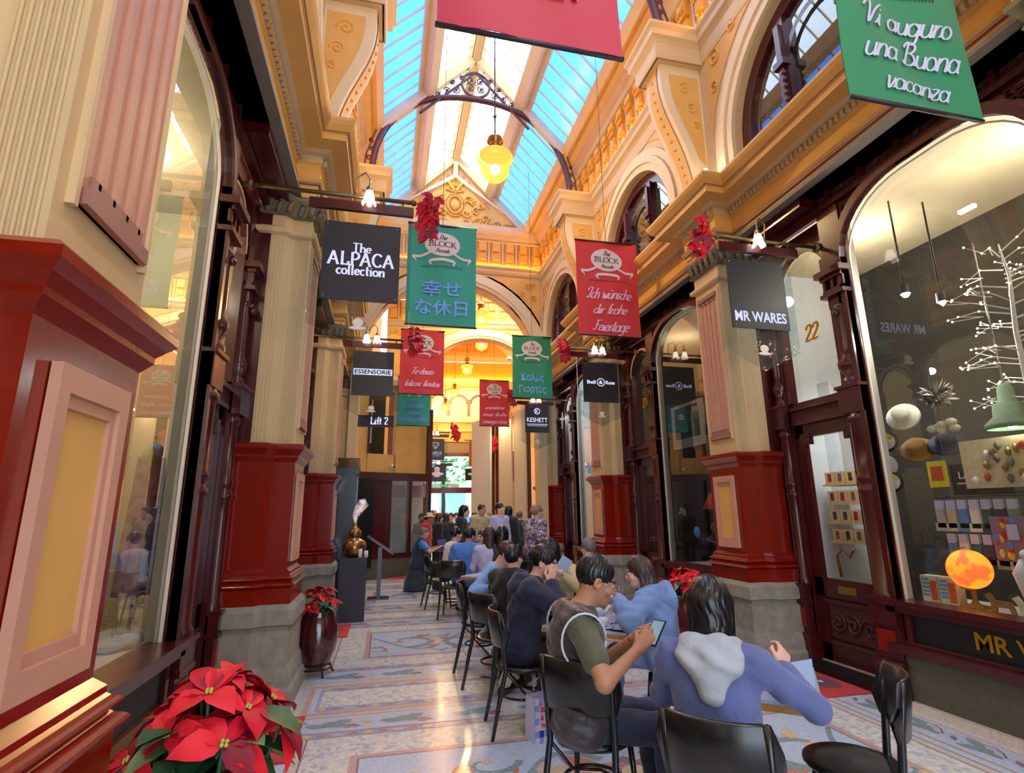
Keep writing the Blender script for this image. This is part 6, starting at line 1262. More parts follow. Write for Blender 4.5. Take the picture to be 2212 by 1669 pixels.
    if face:
        mi[(((c[:, 0] / .021) ** 2 + ((c[:, 2] + .0625) / .0125) ** 2) < 1) & (c[:, 1] > .07)] = 1
        e = (((ax_ - .033) / .0145) ** 2 + ((c[:, 2] - .003) / .0075) ** 2 < 1) & (c[:, 1] > .06); mi[e] = 4; mi[(((ax_ - .033) / .0075) ** 2 + ((c[:, 2] - .003) / .0085) ** 2 < 1) & (c[:, 1] > .06)] = 2
        if hr > .007: mi[e] = 2
        mi[(np.abs(c[:, 2] - .026 + .15 * np.abs(ax_ - .034)) < .0048) & (ax_ > .013) & (ax_ < .054) & (c[:, 1] > .05)] = 3
    parts.append((V, F, mi))
    if hands:
        for i, q in enumerate((-1, 1)):
            fw = hands_[i] - el[i]; t = (handL, handR)[i]; nrm = v3(*t[3:6]) if t is not None and len(t) >= 6 else v3(0, 0, 1); fw2 = v3(*t[6:9]) if t is not None and len(t) >= 9 else fw
            fw = fw / np.linalg.norm(fw); w_ = hands_[i] + fw * .012; S = SDF(w_ - .23, w_ + .23, max(.0042, res * .36)); S.cap(w_ - fw * .05, w_ + fw * .012, .025 * k, .022 * k, .01); cu = curl[i] if hasattr(curl, '__len__') else curl; hand_sdf(S, w_, fw2 / np.linalg.norm(fw2), nrm, -q, cu, k); V, F = S.mesh(); parts.append((V, F, np.zeros(len(F), int)))
    nV = 0; Vs, Fs, Ms = [], [], []
    for V, F, mi in parts: Vs.append(V); Fs.append(F + nV); Ms.append(mi); nV += len(V)
    tomesh('body', np.concatenate(Vs), np.concatenate(Fs), MT, np.concatenate(Ms), root)
    # hair
    st, hm = hair
    if st != 'none':
        L = .30 if st in ('long', 'straight') else .06; S = SDF(hc - v3(.2, .22, .2 + L) * k, hc + .2 * k, max(.006, res * .5)); a0 = .013 if st != 'thin' else .006
        S.ell(hw(0, -.018, .038), v3(.082 + a0 * .4, .098 + a0 * .4, .090 + a0) * k, H, 0)
        if st in ('long', 'straight', 'bob'):
            d = {'long': .26, 'straight': .30, 'bob': .14}[st]
            bot = hw(0, -.07, -.02) - v3(0, 0, d * k); S.cap(hw(0, -.05, .0), bot + T @ v3(0, -.03, 0), .080 * k, .070 * k, .04)
            for q in (-1, 1): S.cap(hw(q * .066, -.02, .02), hw(q * .075, -.03, -.02) - v3(0, 0, (d - .05) * k), .03 * k, .024 * k, .03)
            S.cap(hw(0, .05, -.06), hw(0, .06, -.30), .062 * k, .07 * k, .02, True)
        if st in ('bun', 'tail'):
            S.ell(hw(0, -.105, .03 if st == 'bun' else -.01), v3(.04, .035, .04) * k, H, .015)
            if st == 'tail': S.cap(hw(0, -.11, -.01), hw(0, -.12, -.16), .028 * k, .015 * k, .02)
        # hairline: keep the face clear
        fz = {'short': .062, 'thin': .072, 'fringe': .030}.get(st, .056)
        S.ell(hw(0, .098, fz - .105), v3(.066, .085, .105) * k, H, .004, True); S.ell(hw(0, .04, -.075), v3(.11, .075, .075) * k, H, .006, True)
        if st in ('short', 'thin', 'fringe', 'bun', 'tail'):
            for q in (-1, 1): S.ell(hw(q * .085, .0, -.03), v3(.03, .03, .035) * k, H, .004, True)
            S.cap(hw(0, -.08, -.10), hw(0, -.06, -.2), .05 * k, .08 * k, .01, True)
        if st == 'thin': S.ell(hw(0, .04, .14), v3(.05, .07, .05) * k, H, .01, True)
        X_, Y_, Z_ = [S.ax[0][:, None, None] - hc[0], S.ax[1][None, :, None] - hc[1], S.ax[2][None, None, :] - hc[2]]; ang = np.arctan2(X_, -Y_ + .02); S.D += .0022 * np.sin(ang * 26 + 3 * np.sin(Z_ * 40)) + .0012 * np.sin(ang * 53 + Z_ * 60)
        V, F = S.mesh(); 
        if len(F): tomesh('hair', V, F, [hm], None, root)
    rp = random.Random(label)
    def wrinkle(S, amp=.0055):
        a = [rp.uniform(0, 6) for _ in range(6)]; X_, Y_, Z_ = S.ax[0][:, None, None], S.ax[1][None, :, None], S.ax[2][None, None, :]
        S.D += amp * (np.sin(38 * X_ + 24 * Z_ + 2.4 * np.sin(16 * Z_ + a[0]) + a[1]) * np.sin(11 * Y_ + 19 * Z_ + a[2]) + .7 * np.sin(30 * Y_ - 34 * Z_ + 2 * np.sin(20 * X_ + a[3]) + a[4]))
    # upper garment
    def garment(name, matn, g, sl, hemz=None, collar=True, wr=.0045):
        S = SDF(lo, hi, res); torso(S, g)
        for i in (0, 1):
            if sl > 0: arm(S, i, g + .001, sl)
        if hemz is None:
            hemz = (pel[2] - .10) if seated else (pel[2] - .07 * k)
        z_ = S.ax[2][None, None, :]
        if quilt and name == 'coat': S.D -= .008 * np.abs(np.sin((S.ax[2][None, None, :] + .25 * S.ax[1][None, :, None]) * PI / .062)) ** .7
        wrinkle(S, wr); S.D = np.maximum(S.D, hemz - z_ + 0 * S.D)
        S.cap(neck + v3(0, .03, .02), neck + up * .1 + v3(0, .02, 0), .064 * k, .066 * k, .01, True)
        if sl <= 0:
            for i in (0, 1): S.cap(sh[i] + (sh[i] - neck) * .25, el[i], .078 * k, .07 * k, .01, True)
        V, F = S.mesh(); return tomesh(name, V, F, [matn], None, root)
    slv = {'long': 1.93, 'short': .62, 'elbow': 1.0, 'three': 1.5, 'none': 0}[sleeve]
    garment('top', top, .012, slv, hem)
    if coat: garment('coat', coat[0], .030 if not quilt else .020, coat[1], coat[2] if len(coat) > 2 else None, wr=.007)
    if hood:
        S = SDF(neck - .28, neck + .24, res * .8); back = neck + T @ v3(0, -.10, -.03)
        S.ell(back, v3(.135, .070, .085) * k, T, .02); S.cap(neck + T @ v3(-.11, .02, .0), neck + T @ v3(-.06, -.10, .035), .036, .04, .03); S.cap(neck + T @ v3(.11, .02, .0), neck + T @ v3(.06, -.10, .035), .036, .04, .03); S.cap(back + v3(0, -.02, -.04), back + v3(0, -.05, -.12), .085, .05, .04)
        S.ell(neck + T @ v3(0, -.015, .10), v3(.075, .075, .10), T, .02, True); wrinkle(S, .006); V, F = S.mesh(); tomesh('hood', V, F, [hood], None, root)
    # trousers, shoes
    if legs:
        S = SDF(lo, hi, res); S.cap(pel + v3(-.07, 0, 0) * k, pel + v3(.07, 0, 0) * k, .118 * k, .118 * k, .04)
        for i in (0, 1):
            S.cap(hp[i], kn[i], .088 * k, .066 * k, .04); en = ft[i] + v3(0, 0, .02) if not shin_skin else kn[i] + (ft[i] - kn[i]) * .62; S.cap(kn[i], en, .065 * k, (.056 if not shin_skin else .062) * k, .03)
        wrinkle(S, .004); z_ = S.ax[2][None, None, :]; S.D = np.maximum(S.D, z_ - pel[2] - .10 + 0 * S.D)
        V, F = S.mesh(); tomesh('trousers', V, F, [legs], None, root)
    if skirt:
        S = SDF(lo - .1, hi + .1, res); S.cap(pel, v3(pel[0], pel[1] - .02, skirt[1]), .15, skirt[2], .03); wrinkle(S, .012); S.D = np.maximum(S.D, skirt[1] - S.ax[2][None, None, :] + 0 * S.D); V, F = S.mesh(); tomesh('apron', V, F, [skirt[0]], None, root)
    for i in (0, 1):
        d = ft[i] - kn[i]; fd = T @ v3(0, 1, 0) if abs(d[2]) > .5 * np.linalg.norm(d) else v3(0, .5, .8); fd = fd / np.linalg.norm(fd); a = ft[i]; S = SDF(a - .3, a + .3, max(.007, res * .7)); tz = v3(0, 0, -.035); S.cap(a - fd * .05 + tz, a + fd * .14 + tz, .038, .032, .02); S.cap(a, a + fd * .03 + tz * .5, .042, .04, .02)
        z_ = S.ax[2][None, None, :]; S.D = np.maximum(S.D, (a[2] - .073) - z_ + 0 * S.D); V, F = S.mesh()
        if len(F): tomesh('shoe', V, F, [shoe], None, root)
    if extra: extra(root, dict(hc=hc, H=H, neck=neck, sh=sh, el=el, hands=hands_, pel=pel, k=k, hw=hw, res=res, lo=lo, hi=hi, torso=torso, arm=arm, wrinkle=wrinkle, T=T, up=up))
    return root
def W2L(root_xy, yaw, p, z0=0):
    dx, dy = p[0] - root_xy[0], p[1] - root_xy[1]; c, s_ = math.cos(-yaw), math.sin(-yaw); return (dx * c - dy * s_, dx * s_ + dy * c, p[2] - z0)
def P(label, px, py, Y, fx, fy, seated, prop=None, **kw):
    """place a figure so that its head stands at the pixel's ray at depth Y"""
    hd = aty(px, py, Y); yaw = face(fx, fy); k = (hd[2] - .545) / .63 if seated else hd[2] / 1.56; k = max(.94, min(1.1, k)); lean = kw.get('lean', .05)
    ly = (-.03 if seated else 0) + math.sin(lean) * .44 * k + .065 * k; c, s_ = math.cos(yaw), math.sin(yaw); bx, by = hd[0] + s_ * ly, hd[1] - c * ly
    for h in ('handL', 'handR'):
        if h in kw and kw[h] and kw[h][0] == 'w':
            _, qx, qy, qY, *rest = kw[h]; w = W2L((bx, by), yaw, aty(qx, qy, qY)); r = []
            for j in range(0, len(rest), 3): r += list(W2L((0, 0), yaw, rest[j:j + 3]))
            kw[h] = tuple(w) + tuple(r)
    for h in ('footL', 'footR', 'kneeL', 'kneeR'):
        if h in kw and kw[h] and kw[h][0] == 'w': kw[h] = W2L((bx, by), yaw, kw[h][1:])
    if 'res' not in kw: kw['res'] = .011 if Y < 3.2 else .014 if Y < 5.2 else .018 if Y < 7 else .024 if Y < 10 else .028
    if Y > 11: kw.setdefault('hands', False)
    return person(label, bx, by, yaw, seated, 1.70 * k, **kw)
def glasses(root, q):
    b = MB().mat('chrome'); hw = q['hw']
    for s_ in (-1, 1):
        b.tube([hw(s_ * .034 + .02 * math.cos(a), .107, -.001 + .015 * math.sin(a)) for a in [i * PI / 8 for i in range(17)]], .0016, 5); b.tube([hw(s_ * .055, .104, .004), hw(s_ * .078, .05, .004), hw(s_ * .082, -.01, .002)], .0018, 5)
    b.tube([hw(-.014, .108, .002), hw(.014, .108, .002)], .0016, 5); b.build('glasses', root)
def vest_bits(root, q):
    glasses(root, q); k = q['k']; b = MB().mat('c_white')
    for i, sg in ((0, -1), (1, 1)):
        c = q['sh'][i]; b.tube([c + v3(sg * (.035 + .03 * math.sin(a)), .105 * math.cos(a) * k, (-.055 + .125 * math.sin(a)) * k) for a in [j * PI / 12 for j in range(25)]], .006, 6)
    b.build('piping', root)
P('man in dark padded vest and olive shirt looking at his phone', 1268, 1248, 3.0, .98, -.12, True, skin='skin_tan', hair=('thin', 'hair_black'), top='c_olive', sleeve='short', legs='c_jean', head=(0, -20, 0), lean=.02, handR=('w', 1376, 1404, 2.70, .2, -.55, .8, .75, .1, .62), handL=('w', 1362, 1384, 2.92, .3, .7, .7, .85, -.15, .5), curl=(.75, .95), coat=('c_vest', 0), build=1.0, quilt=True, extra=vest_bits)
c = Matrix.Translation(aty(1414, 1366, 2.72)) @ Matrix.Rotation(.5, 4, 'Z') @ Matrix.Rotation(-.75, 4, 'Y'); t = thing('smartphone', 'dark smartphone held by the man in the vest', 'phone', (0, 0, 0)); t.matrix_world = c; MB().mat('black').box(-.075, .075, -.037, .037, -.004, .004).build('body', t); MB().mat('street_glass').box(-.068, .068, -.033, .033, .004, .0045).build('screen', t)
P('woman with long black hair, back to camera, slate hoodie with grey hood', 1533, 1308, 2.3, .62, .78, True, hair=('straight', 'hair_black'), top='c_slate', legs='c_slate', hood='c_hoodgrey', lean=.12, handR=('w', 1692, 1446, 2.32, .5, -.6, .5, .5, .4, .5), handL=(-.16, .42, .78), build=1.0, curl=.9, head=(0, -10, 0))
c0 = aty(1735, 1480, 2.36); t = thing('menu_card', 'pale blue menu card held by the woman with grey hood', 'menu', c0, .18); MB().mat('table_top').box(-.075, .075, -.002, .002, -.105, .105).build('sheet', t)
P('woman in pale blue hoodie with dark bobbed hair, facing away', 1387, 1248, 4.1, -.70, .68, True, hair=('bob', 'hair_brown'), top='c_hoodie', legs='c_hoodie', hood='c_hoodie', lean=.2, handL=('w', 1334, 1296, 4.0, 0, -.5, .8, -.6, .3, .5), handR=('w', 1352, 1318, 4.3), build=1.05, coat=('c_hoodie', 1.9), head=(15, -10, 0))
b = MB().mat('chrome').tube([aty(1322, 1284, 4.0), aty(1316, 1298, 4.0), aty(1308, 1308, 4.0)], [.003, .003, .010], 6); b.build('spoon', label='steel spoon raised by the woman in the blue hoodie', cat='spoon')
P('young woman in navy hooded jacket with tied black hair, chin on hand', 1165, 1208, 4.5, .98, -.2, True, hair=('bun', 'hair_black'), top='c_white', legs='c_black', hood='c_navy', coat=('c_navy', 1.9), lean=.22, handR=('w', 1188, 1262, 4.38, .3, -.8, -.2, .35, .1, .9), handL=('w', 1212, 1318, 4.5), curl=1.2, head=(-12, -16, 0))
P('man with black hair and dark jacket seen from behind', 1110, 1204, 5.5, .75, .66, True, hair=('short', 'hair_black'), top='c_black', legs='c_cream', lean=.15, coat=('c_black', 1.9), footR=('w', 1.12, 5.2, .075), kneeR=('w', 1.35, 5.3, .5))
P('man in light blue shirt and sage trousers sitting cross-legged', 1083, 1188, 6.1, .85, -.52, True, hair=('short', 'hair_brown'), top='c_ltblue', legs='c_sage', shoe='shoe_white', lean=.26, head=(10, -26, 0), handR=('w', 1072, 1268, 5.85), handL=('w', 1110, 1250, 6.1), shin_skin=True, footR=('w', 1.06, 5.76, .075), kneeR=('w', 1.33, 5.72, .50), kneeL=('w', 1.22, 5.62, .60), footL=('w', .90, 5.66, .29))
P('woman with long black hair reading a menu across the table', 1194, 1188, 5.6, -.75, -.66, True, hair=('long', 'hair_black'), top='c_khaki', legs='c_charcoal', head=(-20, -20, 0), handL=('w', 1212, 1240, 5.35), handR=('w', 1200, 1246, 5.35))
t = thing('menu_card', 'small pale menu card held by the woman with long black hair', 'menu', aty(1216, 1222, 5.3), .4); MB().mat('table_top').box(-.07, .07, -.002, .002, -.09, .09).build('sheet', t); t.rotation_euler = (.4, .5, .4)
P('brown haired person in grey top sitting against the right pillar base', 1270, 1184, 6.6, -.3, .9, True, hair=('short', 'hair_grey'), top='c_charcoal', legs='c_charcoal')
P('man in bright blue jacket seen from behind on a black chair', 1012, 1156, 9.3, .35, .94, True, skin='skin_tan', hair=('short', 'hair_black'), top='c_blue', legs='c_black', coat=('c_blue', 1.9), lean=.15, build=1.15, head=(-40, -10, 0))
P('man with black hair in white shirt behind the blue jacket', 986, 1153, 10.2, .9, .3, True, hair=('short', 'hair_black'), top='c_white', legs='c_black', lean=.2)
P('grey haired waiter crouching in dark apron at the left of the tables', 917, 1150, 12.1, .97, .1, True, skin='skin_mid', hair=('thin', 'hair_grey'), top='c_blue', sleeve='short', legs='c_black', coat=('c_navy', 0), lean=.2, skirt=('c_apron', .03, .25), handR=('w', 948, 1182, 11.9), handL=('w', 950, 1178, 12.2), hands=True)
t = thing('order_pad', 'dark order tablet in the hands of the crouching waiter', 'tablet', aty(954, 1178, 12.0)); MB().mat('c_slate').box(-.09, .09, -.006, .006, -.13, .13).build('cover', t)
P('woman with fair hair standing in floral blouse with hands clasped', 1162, 1106, 9.0, .85, .4, False, hair=('bun', 'hair_fair'), top='c_floral', sleeve='elbow', legs='c_charcoal', coat=('c_floral', .95), handR=('w', 1170, 1152, 8.85), handL=('w', 1168, 1150, 9.1), head=(-10, 4, 0), build=1.1)
P('young man with fringe in pale lavender shirt looking up', 1083, 1099, 12.0, .35, -.9, False, hair=('fringe', 'hair_black'), top='c_lavender', legs='c_charcoal', head=(25, 12, 0))
P('dark haired person in black jacket behind the lavender shirt', 1099, 1104, 12.6, .6, .8, False, hair=('bob', 'hair_black'), top='c_black', legs='c_black', coat=('c_black', 1.9))
P('balding man in long charcoal coat seen from behind', 1122, 1114, 12.9, .3, .9, False, skin='skin_mid', hair=('thin', 'hair_grey'), top='c_charcoal', legs='c_black', coat=('c_charcoal', 1.9, .6))
P('woman with long black hair in black coat facing right', 1004, 1104, 12.0, .9, -.25, False, hair=('straight', 'hair_black'), top='c_black', legs='c_black', coat=('c_black', 1.9, .6))
P('dark haired man with beige coat over his shoulders', 1041, 1101, 13.2, .4, -.9, False, skin='skin_mid', hair=('short', 'hair_brown'), top='c_khaki', legs='c_charcoal', coat=('c_khaki', 1.9), build=1.1)
P('person in royal blue top between beige coat and lavender shirt', 1059, 1119, 13.6, .5, -.5, False, hair=('short', 'hair_fair'), top='c_blue', legs='c_charcoal', coat=('c_blue', 1.9))
def sunhat(root, q): MB().mat('c_khaki').lathe([(.0, .12), (.07, .11), (.085, .05), (.15, .02), (.155, .01), (.08, .02)], n=16, c=q['hc'] + v3(0, 0, .02)).build('hat', root)
P('person in red coat and pale sun hat behind the waiter', 927, 1127, 13.2, .9, -.3, False, skin='skin_tan', hair=('short', 'hair_black'), top='c_red', legs='c_black', coat=('c_red', 1.9, .7), extra=sunhat)
P('woman with brown hair in black jacket right of the red coat', 949, 1130, 13.8, .8, .3, False, hair=('long', 'hair_brown'), top='c_black', legs='c_black', coat=('c_black', 1.9))
P('woman with long brown hair and dark coat seen from behind', 963, 1122, 14.2, .2, .95, False, hair=('straight', 'hair_brown'), top='c_black', legs='c_black', coat=('c_charcoal', 1.9))
P('grey haired man in sage green shirt at the back of the crowd', 937, 1111, 14.8, .3, -.9, False, skin='skin_mid', hair=('thin', 'hair_grey'), top='c_sage', legs='c_charcoal')
P('woman with bobbed brown hair and dark shoulder strap, from behind', 1058, 1156, 8.8, .2, .97, True, hair=('bob', 'hair_brown'), top='c_lavender', legs='c_charcoal')
P('person with short black hair beside the bobbed brown hair', 1086, 1152, 8.7, .5, .86, True, hair=('bob', 'hair_black'), top='c_charcoal', legs='c_charcoal')
P('woman with brown hair in pale blue blouse facing the camera', 1041, 1160, 9.8, -.7, -.6, True, hair=('long', 'hair_brown'), top='c_ltblue', legs='c_charcoal')
for px, py, Y, hm, tp, lab in ((974, 1118, 15.4, 'hair_brown', 'c_white', 'distant brown haired person in white by the street door'), (986, 1120, 16.0, 'hair_black', 'c_brown', 'distant black haired person in brown by the street door'), (1024, 1118, 15.0, 'hair_black', 'c_navy', 'distant dark haired person in navy behind the black coat'), (910, 1120, 15.0, 'hair_grey', 'c_white', 'distant grey haired person in white at far left of the crowd')):
    P(lab, px, py, Y, random.uniform(-1, 1), random.choice((-1, 1)), False, hair=('short', hm), top=tp, legs='c_charcoal')
# ================================================================== SHOP WINDOW GOODS (right window, door shelves, left window)
for n, c in (('w_yellow', (232, 214, 40)), ('w_navy', (40, 48, 78)), ('w_tan', (150, 112, 52)), ('w_hat', (226, 226, 208)), ('w_bone', (214, 208, 170)), ('w_green', (120, 156, 130)), ('w_teal', (40, 92, 88)), ('w_rust', (214, 84, 40)), ('w_sky', (96, 150, 214)), ('w_mauve', (150, 120, 150)), ('w_board', (222, 206, 170))): mat(n, c, .7, noise=.12, nscale=20)
mat('feather', (112, 106, 104), .9, noise=.5, nscale=30); mat('feather_pale', (190, 186, 180), .9)
def twig_tree(c, label):
    t = thing('twig_tree', label, 'decorative tree', c); b = MB().mat('white').tube([(0, 0, 0), (.02, .03, .6), (-.02, .0, 1.2), (0, -.03, 1.65), (.01, 0, 1.95)], [.028, .024, .018, .012, .005], 8); rr = random.Random(4); tips = []
    for i in range(34):
        z = .62 + i * .038; a = rr.uniform(0, 6.28); L = (.52 - .2 * (z - .6) / 1.3) * rr.uniform(.7, 1.1); d = (math.cos(a), math.sin(a)); P = [(0, 0, z), (d[0] * L * .5, d[1] * L * .5, z + .05 + .03 * L), (d[0] * L, d[1] * L, z + .02 + rr.uniform(-.05, .12))]; b.tube(P, [.007, .005, .002], 4)
        for q in range(2): s_ = rr.uniform(.4, .8); e = Vector(P[0]).lerp(Vector(P[2]), s_); f = e + Vector((d[0] * .12 + rr.uniform(-.08, .08), d[1] * .12 + rr.uniform(-.08, .08), rr.uniform(.0, .09))); b.tube([e, f], [.004, .002], 4); tips.append(f)
        tips.append(P[2]); tips.append(Vector(P[1]))
    b.build('trunk', t); g = MB().mat('fairy')
    for p in tips: g.sphere(p, .0085, 5, 3)
    g.build('fairy_lights', t)
twig_tree((4.82, 3.02, 1.75), 'white twig tree with fairy lights in the right shop window')
def hat(c, mt, label, e, flat=1.0, r=.105):
    t = thing('hat', label, 'hat', c, 0, 'hats on the window display'); t.rotation_euler = e; MB().mat(mt).lathe([(0, .10 * flat), (.06, .10 * flat), (.078, .08 * flat), (.085, .01), (r * 1.2, .0), (r * 1.35, -.01), (r * 1.3, -.015), (.07, -.005)], n=22).build('crown', t)
hat((4.8, 4.09, 2.45), 'w_hat', 'white hat hanging highest in the right shop window', (1.2, .3, -1.2)); hat((4.85, 4.05, 2.13), 'w_tan', 'tan brown hat below the white hat', (1.0, .2, -1.2)); hat((4.95, 3.85, 2.16), 'w_navy', 'navy hat beside the tan one', (.8, .3, -1.2), .9)
for i, (c, lab) in enumerate((((4.78, 4.28, 2.23), 'yellow and white rosette plate at the window edge under the white hat'), ((4.78, 4.30, 1.84), 'yellow and white round plate lowest at the window edge'), ((4.78, 4.33, 2.0), 'plain white round plate between the two yellow ones'))):
    t = thing('wall_plate', lab, 'plate', c, 0, 'round plates at the window edge'); t.rotation_euler = (PI / 2, 0, -1.25); MB().mat('black' if i < 2 else 'white').lathe([(0, 0), (.10, 0), (.10, .01), (0, .01)], n=22).build('disc', t); MB().mat('white').lathe([(.0, .012), (.075, .012), (.075, .016), (0, .016)], n=20).build('rim', t)
    if i < 2: MB().mat('w_yellow').lathe([(.03, .018), (.07, .018)], n=16, a0=.4, a1=3.6).build('yellow_band', t)
t = thing('feather_duster', 'grey feather pompom hanging in the right shop window', 'feather pompom', (4.8, 3.73, 2.58)); rr = random.Random(2); b = MB()
for i in range(150):
    h = rr.uniform(-1, 1); a = rr.uniform(0, 6.28); r = math.sqrt(1 - h * h); d = Vector((r * math.cos(a), r * math.sin(a), h)); L = rr.uniform(.11, .17); s_ = d.orthogonal() * .022; b.mat('feather' if i % 3 else 'feather_pale').add([d * .02, d * L * .6 + s_, d * L, d * L * .6 - s_], [(0, 1, 2, 3)])
b.build('plumes', t); MB().mat('w_tan').tube([(0, 0, -.12), (.0, 0, -.28)], .008, 6).build('handle', t)
t = thing('white_cloth', 'small white cloth glove hanging below the feather pompom', 'cloth', (4.82, 3.74, 2.3)); b = MB().mat('w_hat')
for i in range(7): a = i * .9; b.sphere((.03 * math.cos(a), .08 * math.cos(a * 1.7), .03 * math.sin(a)), .05, 8, 6, (1, .8, .7))
b.build('folds', t)
t = thing('ornament_board', 'pale board covered with hanging christmas ornaments', 'display board', (4.84, 3.36, 1.95), .0); MB().mat('w_board').box(0, .02, -.34, .3, -.2, .2).build('board', t); rr = random.Random(9)
for i in range(20):
    y, z = rr.uniform(-.3, .26), rr.uniform(-.16, .16); b = MB().mat(('w_tan', 'brass', 'w_rust', 'white', 'feather')[i % 5]); b.lathe([(0, .035), (.012, .03), (.024, .0), (.018, -.02), (.0, -.045)], n=8, c=(-.02, y, z)); b.build('ornament', t)
t = thing('workshop_pendant', 'grey green metal pendant shade in the right shop window', 'pendant lamp', (4.82, 3.2, 2.2)); MB().mat('w_green').lathe([(.03, .36), (.05, .34), (.06, .22), (.10, .2), (.11, .1), (.17, .04), (.175, 0), (.16, 0)], n=22).build('shade', t); MB().mat('chrome').tube([(0, 0, .36), (0, 0, 1.6)], .008, 6).build('stem', t); MB().mat('spot_white').sphere((0, 0, .03), .035, 8, 6).build('bulb', t)
for i, (y, z, lab) in enumerate(((3.84, 3.6, 'bright ceiling spotlight at left in the right shop window'), (3.52, 3.39, 'bright ceiling spotlight at right in the right shop window'))):
    t = thing('spotlight', lab, 'spotlight', (4.8, y, z), 0, 'spotlights inside the right shop'); MB().mat('spot_white').sphere((0, 0, 0), .034 - .008 * i, 10, 6).build('lens', t); MB().mat('black').lathe([(.045, 0), (.04, .09), (.01, .1), (.008, 1.0)], n=12).build('can', t)
    l = bpy.data.lights.new('spot_light', 'POINT'); l.energy = 22; l.color = (1, .92, .8); l.shadow_soft_size = .05; o = bpy.data.objects.new('spot_light', l); COL.objects.link(o); o.parent = t; o.location = (-.06, 0, -.1)
MB().mat('spot_white').box(5.18, 5.22, 3.36, 3.5, 4.30, 4.33).build('ceiling_tube', label='short white ceiling tube light inside the right shop', cat='tube light')
t = thing('globe_lamp', 'glowing orange globe on a wooden stand in the right shop window', 'globe', (4.72, 3.68, .80))
mt = bpy.data.materials.new('globe_map'); mt.use_nodes = True; nt = mt.node_tree; N = nt.nodes; L_ = nt.links; p = N['Principled BSDF']; tc = N.new('ShaderNodeTexCoord'); nz = N.new('ShaderNodeTexNoise'); nz.inputs['Scale'].default_value = 7; nz.inputs['Detail'].default_value = 6; L_.new(tc.outputs['Object'], nz.inputs['Vector']); rp = N.new('ShaderNodeValToRGB'); rp.color_ramp.elements[0].position = .47; rp.color_ramp.elements[1].position = .53; rp.color_ramp.elements[0].color = rgb(255, 158, 40); rp.color_ramp.elements[1].color = rgb(236, 104, 44); L_.new(nz.outputs['Fac'], rp.inputs[0]); L_.new(rp.outputs[0], p.inputs['Base Color']); L_.new(rp.outputs[0], p.inputs['Emission Color']); p.inputs['Emission Strength'].default_value = 1.0; MATS['globe_map'] = mt
MB().mat('globe_map').sphere((0, 0, .30), .155, 24, 16).build('sphere', t); MB().mat('w_tan').lathe([(0, 0), (.10, 0), (.10, .015), (.03, .03), (.018, .06), (.018, .14)], n=18).build('stand', t); MB().mat('w_tan').tube([(0, .17 * math.sin(a), .30 - .17 * math.cos(a)) for a in [i * PI / 12 for i in range(13)]], .007, 6).build('meridian', t)
# socks on two rails, each pair an object
for r_, (y0_, z, n) in enumerate(((4.0, 1.66, 7), (3.94, 1.37, 6))):
    MB().mat('black').tube([(4.95, y0_ + .08, z + .03), (4.95, y0_ - .75, z + .03)], .008, 6).build('rail', label=('upper black display rail with hanging socks', 'lower black display rail with hanging socks')[r_], cat='rail')
    for i in range(n):
        y = y0_ - i * .10; t = thing('sock_pair', 'pair of %s socks, number %s from the door post on the %s rail' % (('pale grey', 'cream', 'light blue', 'white', 'dark teal', 'navy', 'grey green')[(i + r_ * 2) % 7], ('one', 'two', 'three', 'four', 'five', 'six', 'seven')[i], ('upper', 'lower')[r_]), 'socks', (4.93, y, z), 0, 'socks on the window rails')
        MB().mat(('feather_pale', 'w_bone', 'w_sky', 'white', 'w_teal', 'w_navy', 'w_green')[(i + r_ * 2) % 7]).box(-.012, .012, -.038, .038, -.24, -.07).box(-.012, .012, -.04, .06, -.27, -.2).build('foot', t); MB().mat('lavender_white').box(-.014, .014, -.034, .034, -.08, .0).build('card', t)
for i in range(2):
    t = thing('boxed_set', ('red and blue printed boxed set nearer the door post', 'red and blue printed boxed set beside the globe')[i], 'box', (4.70, 4.0 - .16 * i, .80), .1, 'printed boxes on the window stage'); MB().mat('w_bone').box(-.05, .05, -.07, .07, 0, .22).build('carton', t); b = MB()
    for q in range(5): b.mat('w_sky').box(-.052, -.05, -.0, .06, .05 + q * .032, .068 + q * .032)
    b.mat('w_rust').box(-.052, -.05, -.06, -.005, .02, .18); b.build('print', t)
for i, (y, lab, mt_) in enumerate(((3.45, 'flat wooden animal cutout on the window stage', 'w_tan'), (3.25, 'pale wooden animal cutout at the right end of the window stage', 'w_bone'))):
    b = MB().mat(mt_); q = [(-.10, 0), (-.07, .0), (-.06, .04), (.03, .04), (.04, 0), (.07, 0), (.07, .07), (.11, .12), (.07, .14), (.04, .09), (-.08, .085)]; b.prism(q, lambda a, c: (4.66, y + a, .80 + c), lambda a, c: (4.68, y + a, .80 + c)); b.build('animal_cutout', label=lab, cat='ornament')
t = thing('bird_ornament', 'white bird ornament standing at the right edge of the shop window', 'ornament', (4.75, 3.28, .80)); MB().mat('white').tube([(0, 0, 0), (0, .01, .18), (0, .03, .3), (0, .0, .40)], [.02, .05, .06, .03], 10).sphere((0, -.02, .44), .04, 10, 8).build('body', t); MB().mat('w_yellow').tube([(0, -.05, .44), (0, -.1, .43)], [.012, .003], 6).build('beak', t)
t = thing('poster_sign', 'black shop poster with white letters behind the sock rail', 'sign', (5.1, 3.78, 1.86)); MB().mat('black').box(0, .01, -.3, .2, -.16, .12).build('panel', t); g = MB(); put_text(g, 'LAFTI', .09, lambda x, y, z: (-.004 - z, -x + .02, y + .02), 'lavender_white', bold=.001); g.mat('lavender_white').box(-.004, 0, -.2, .15, -.06, -.045); g.build('lettering', t)
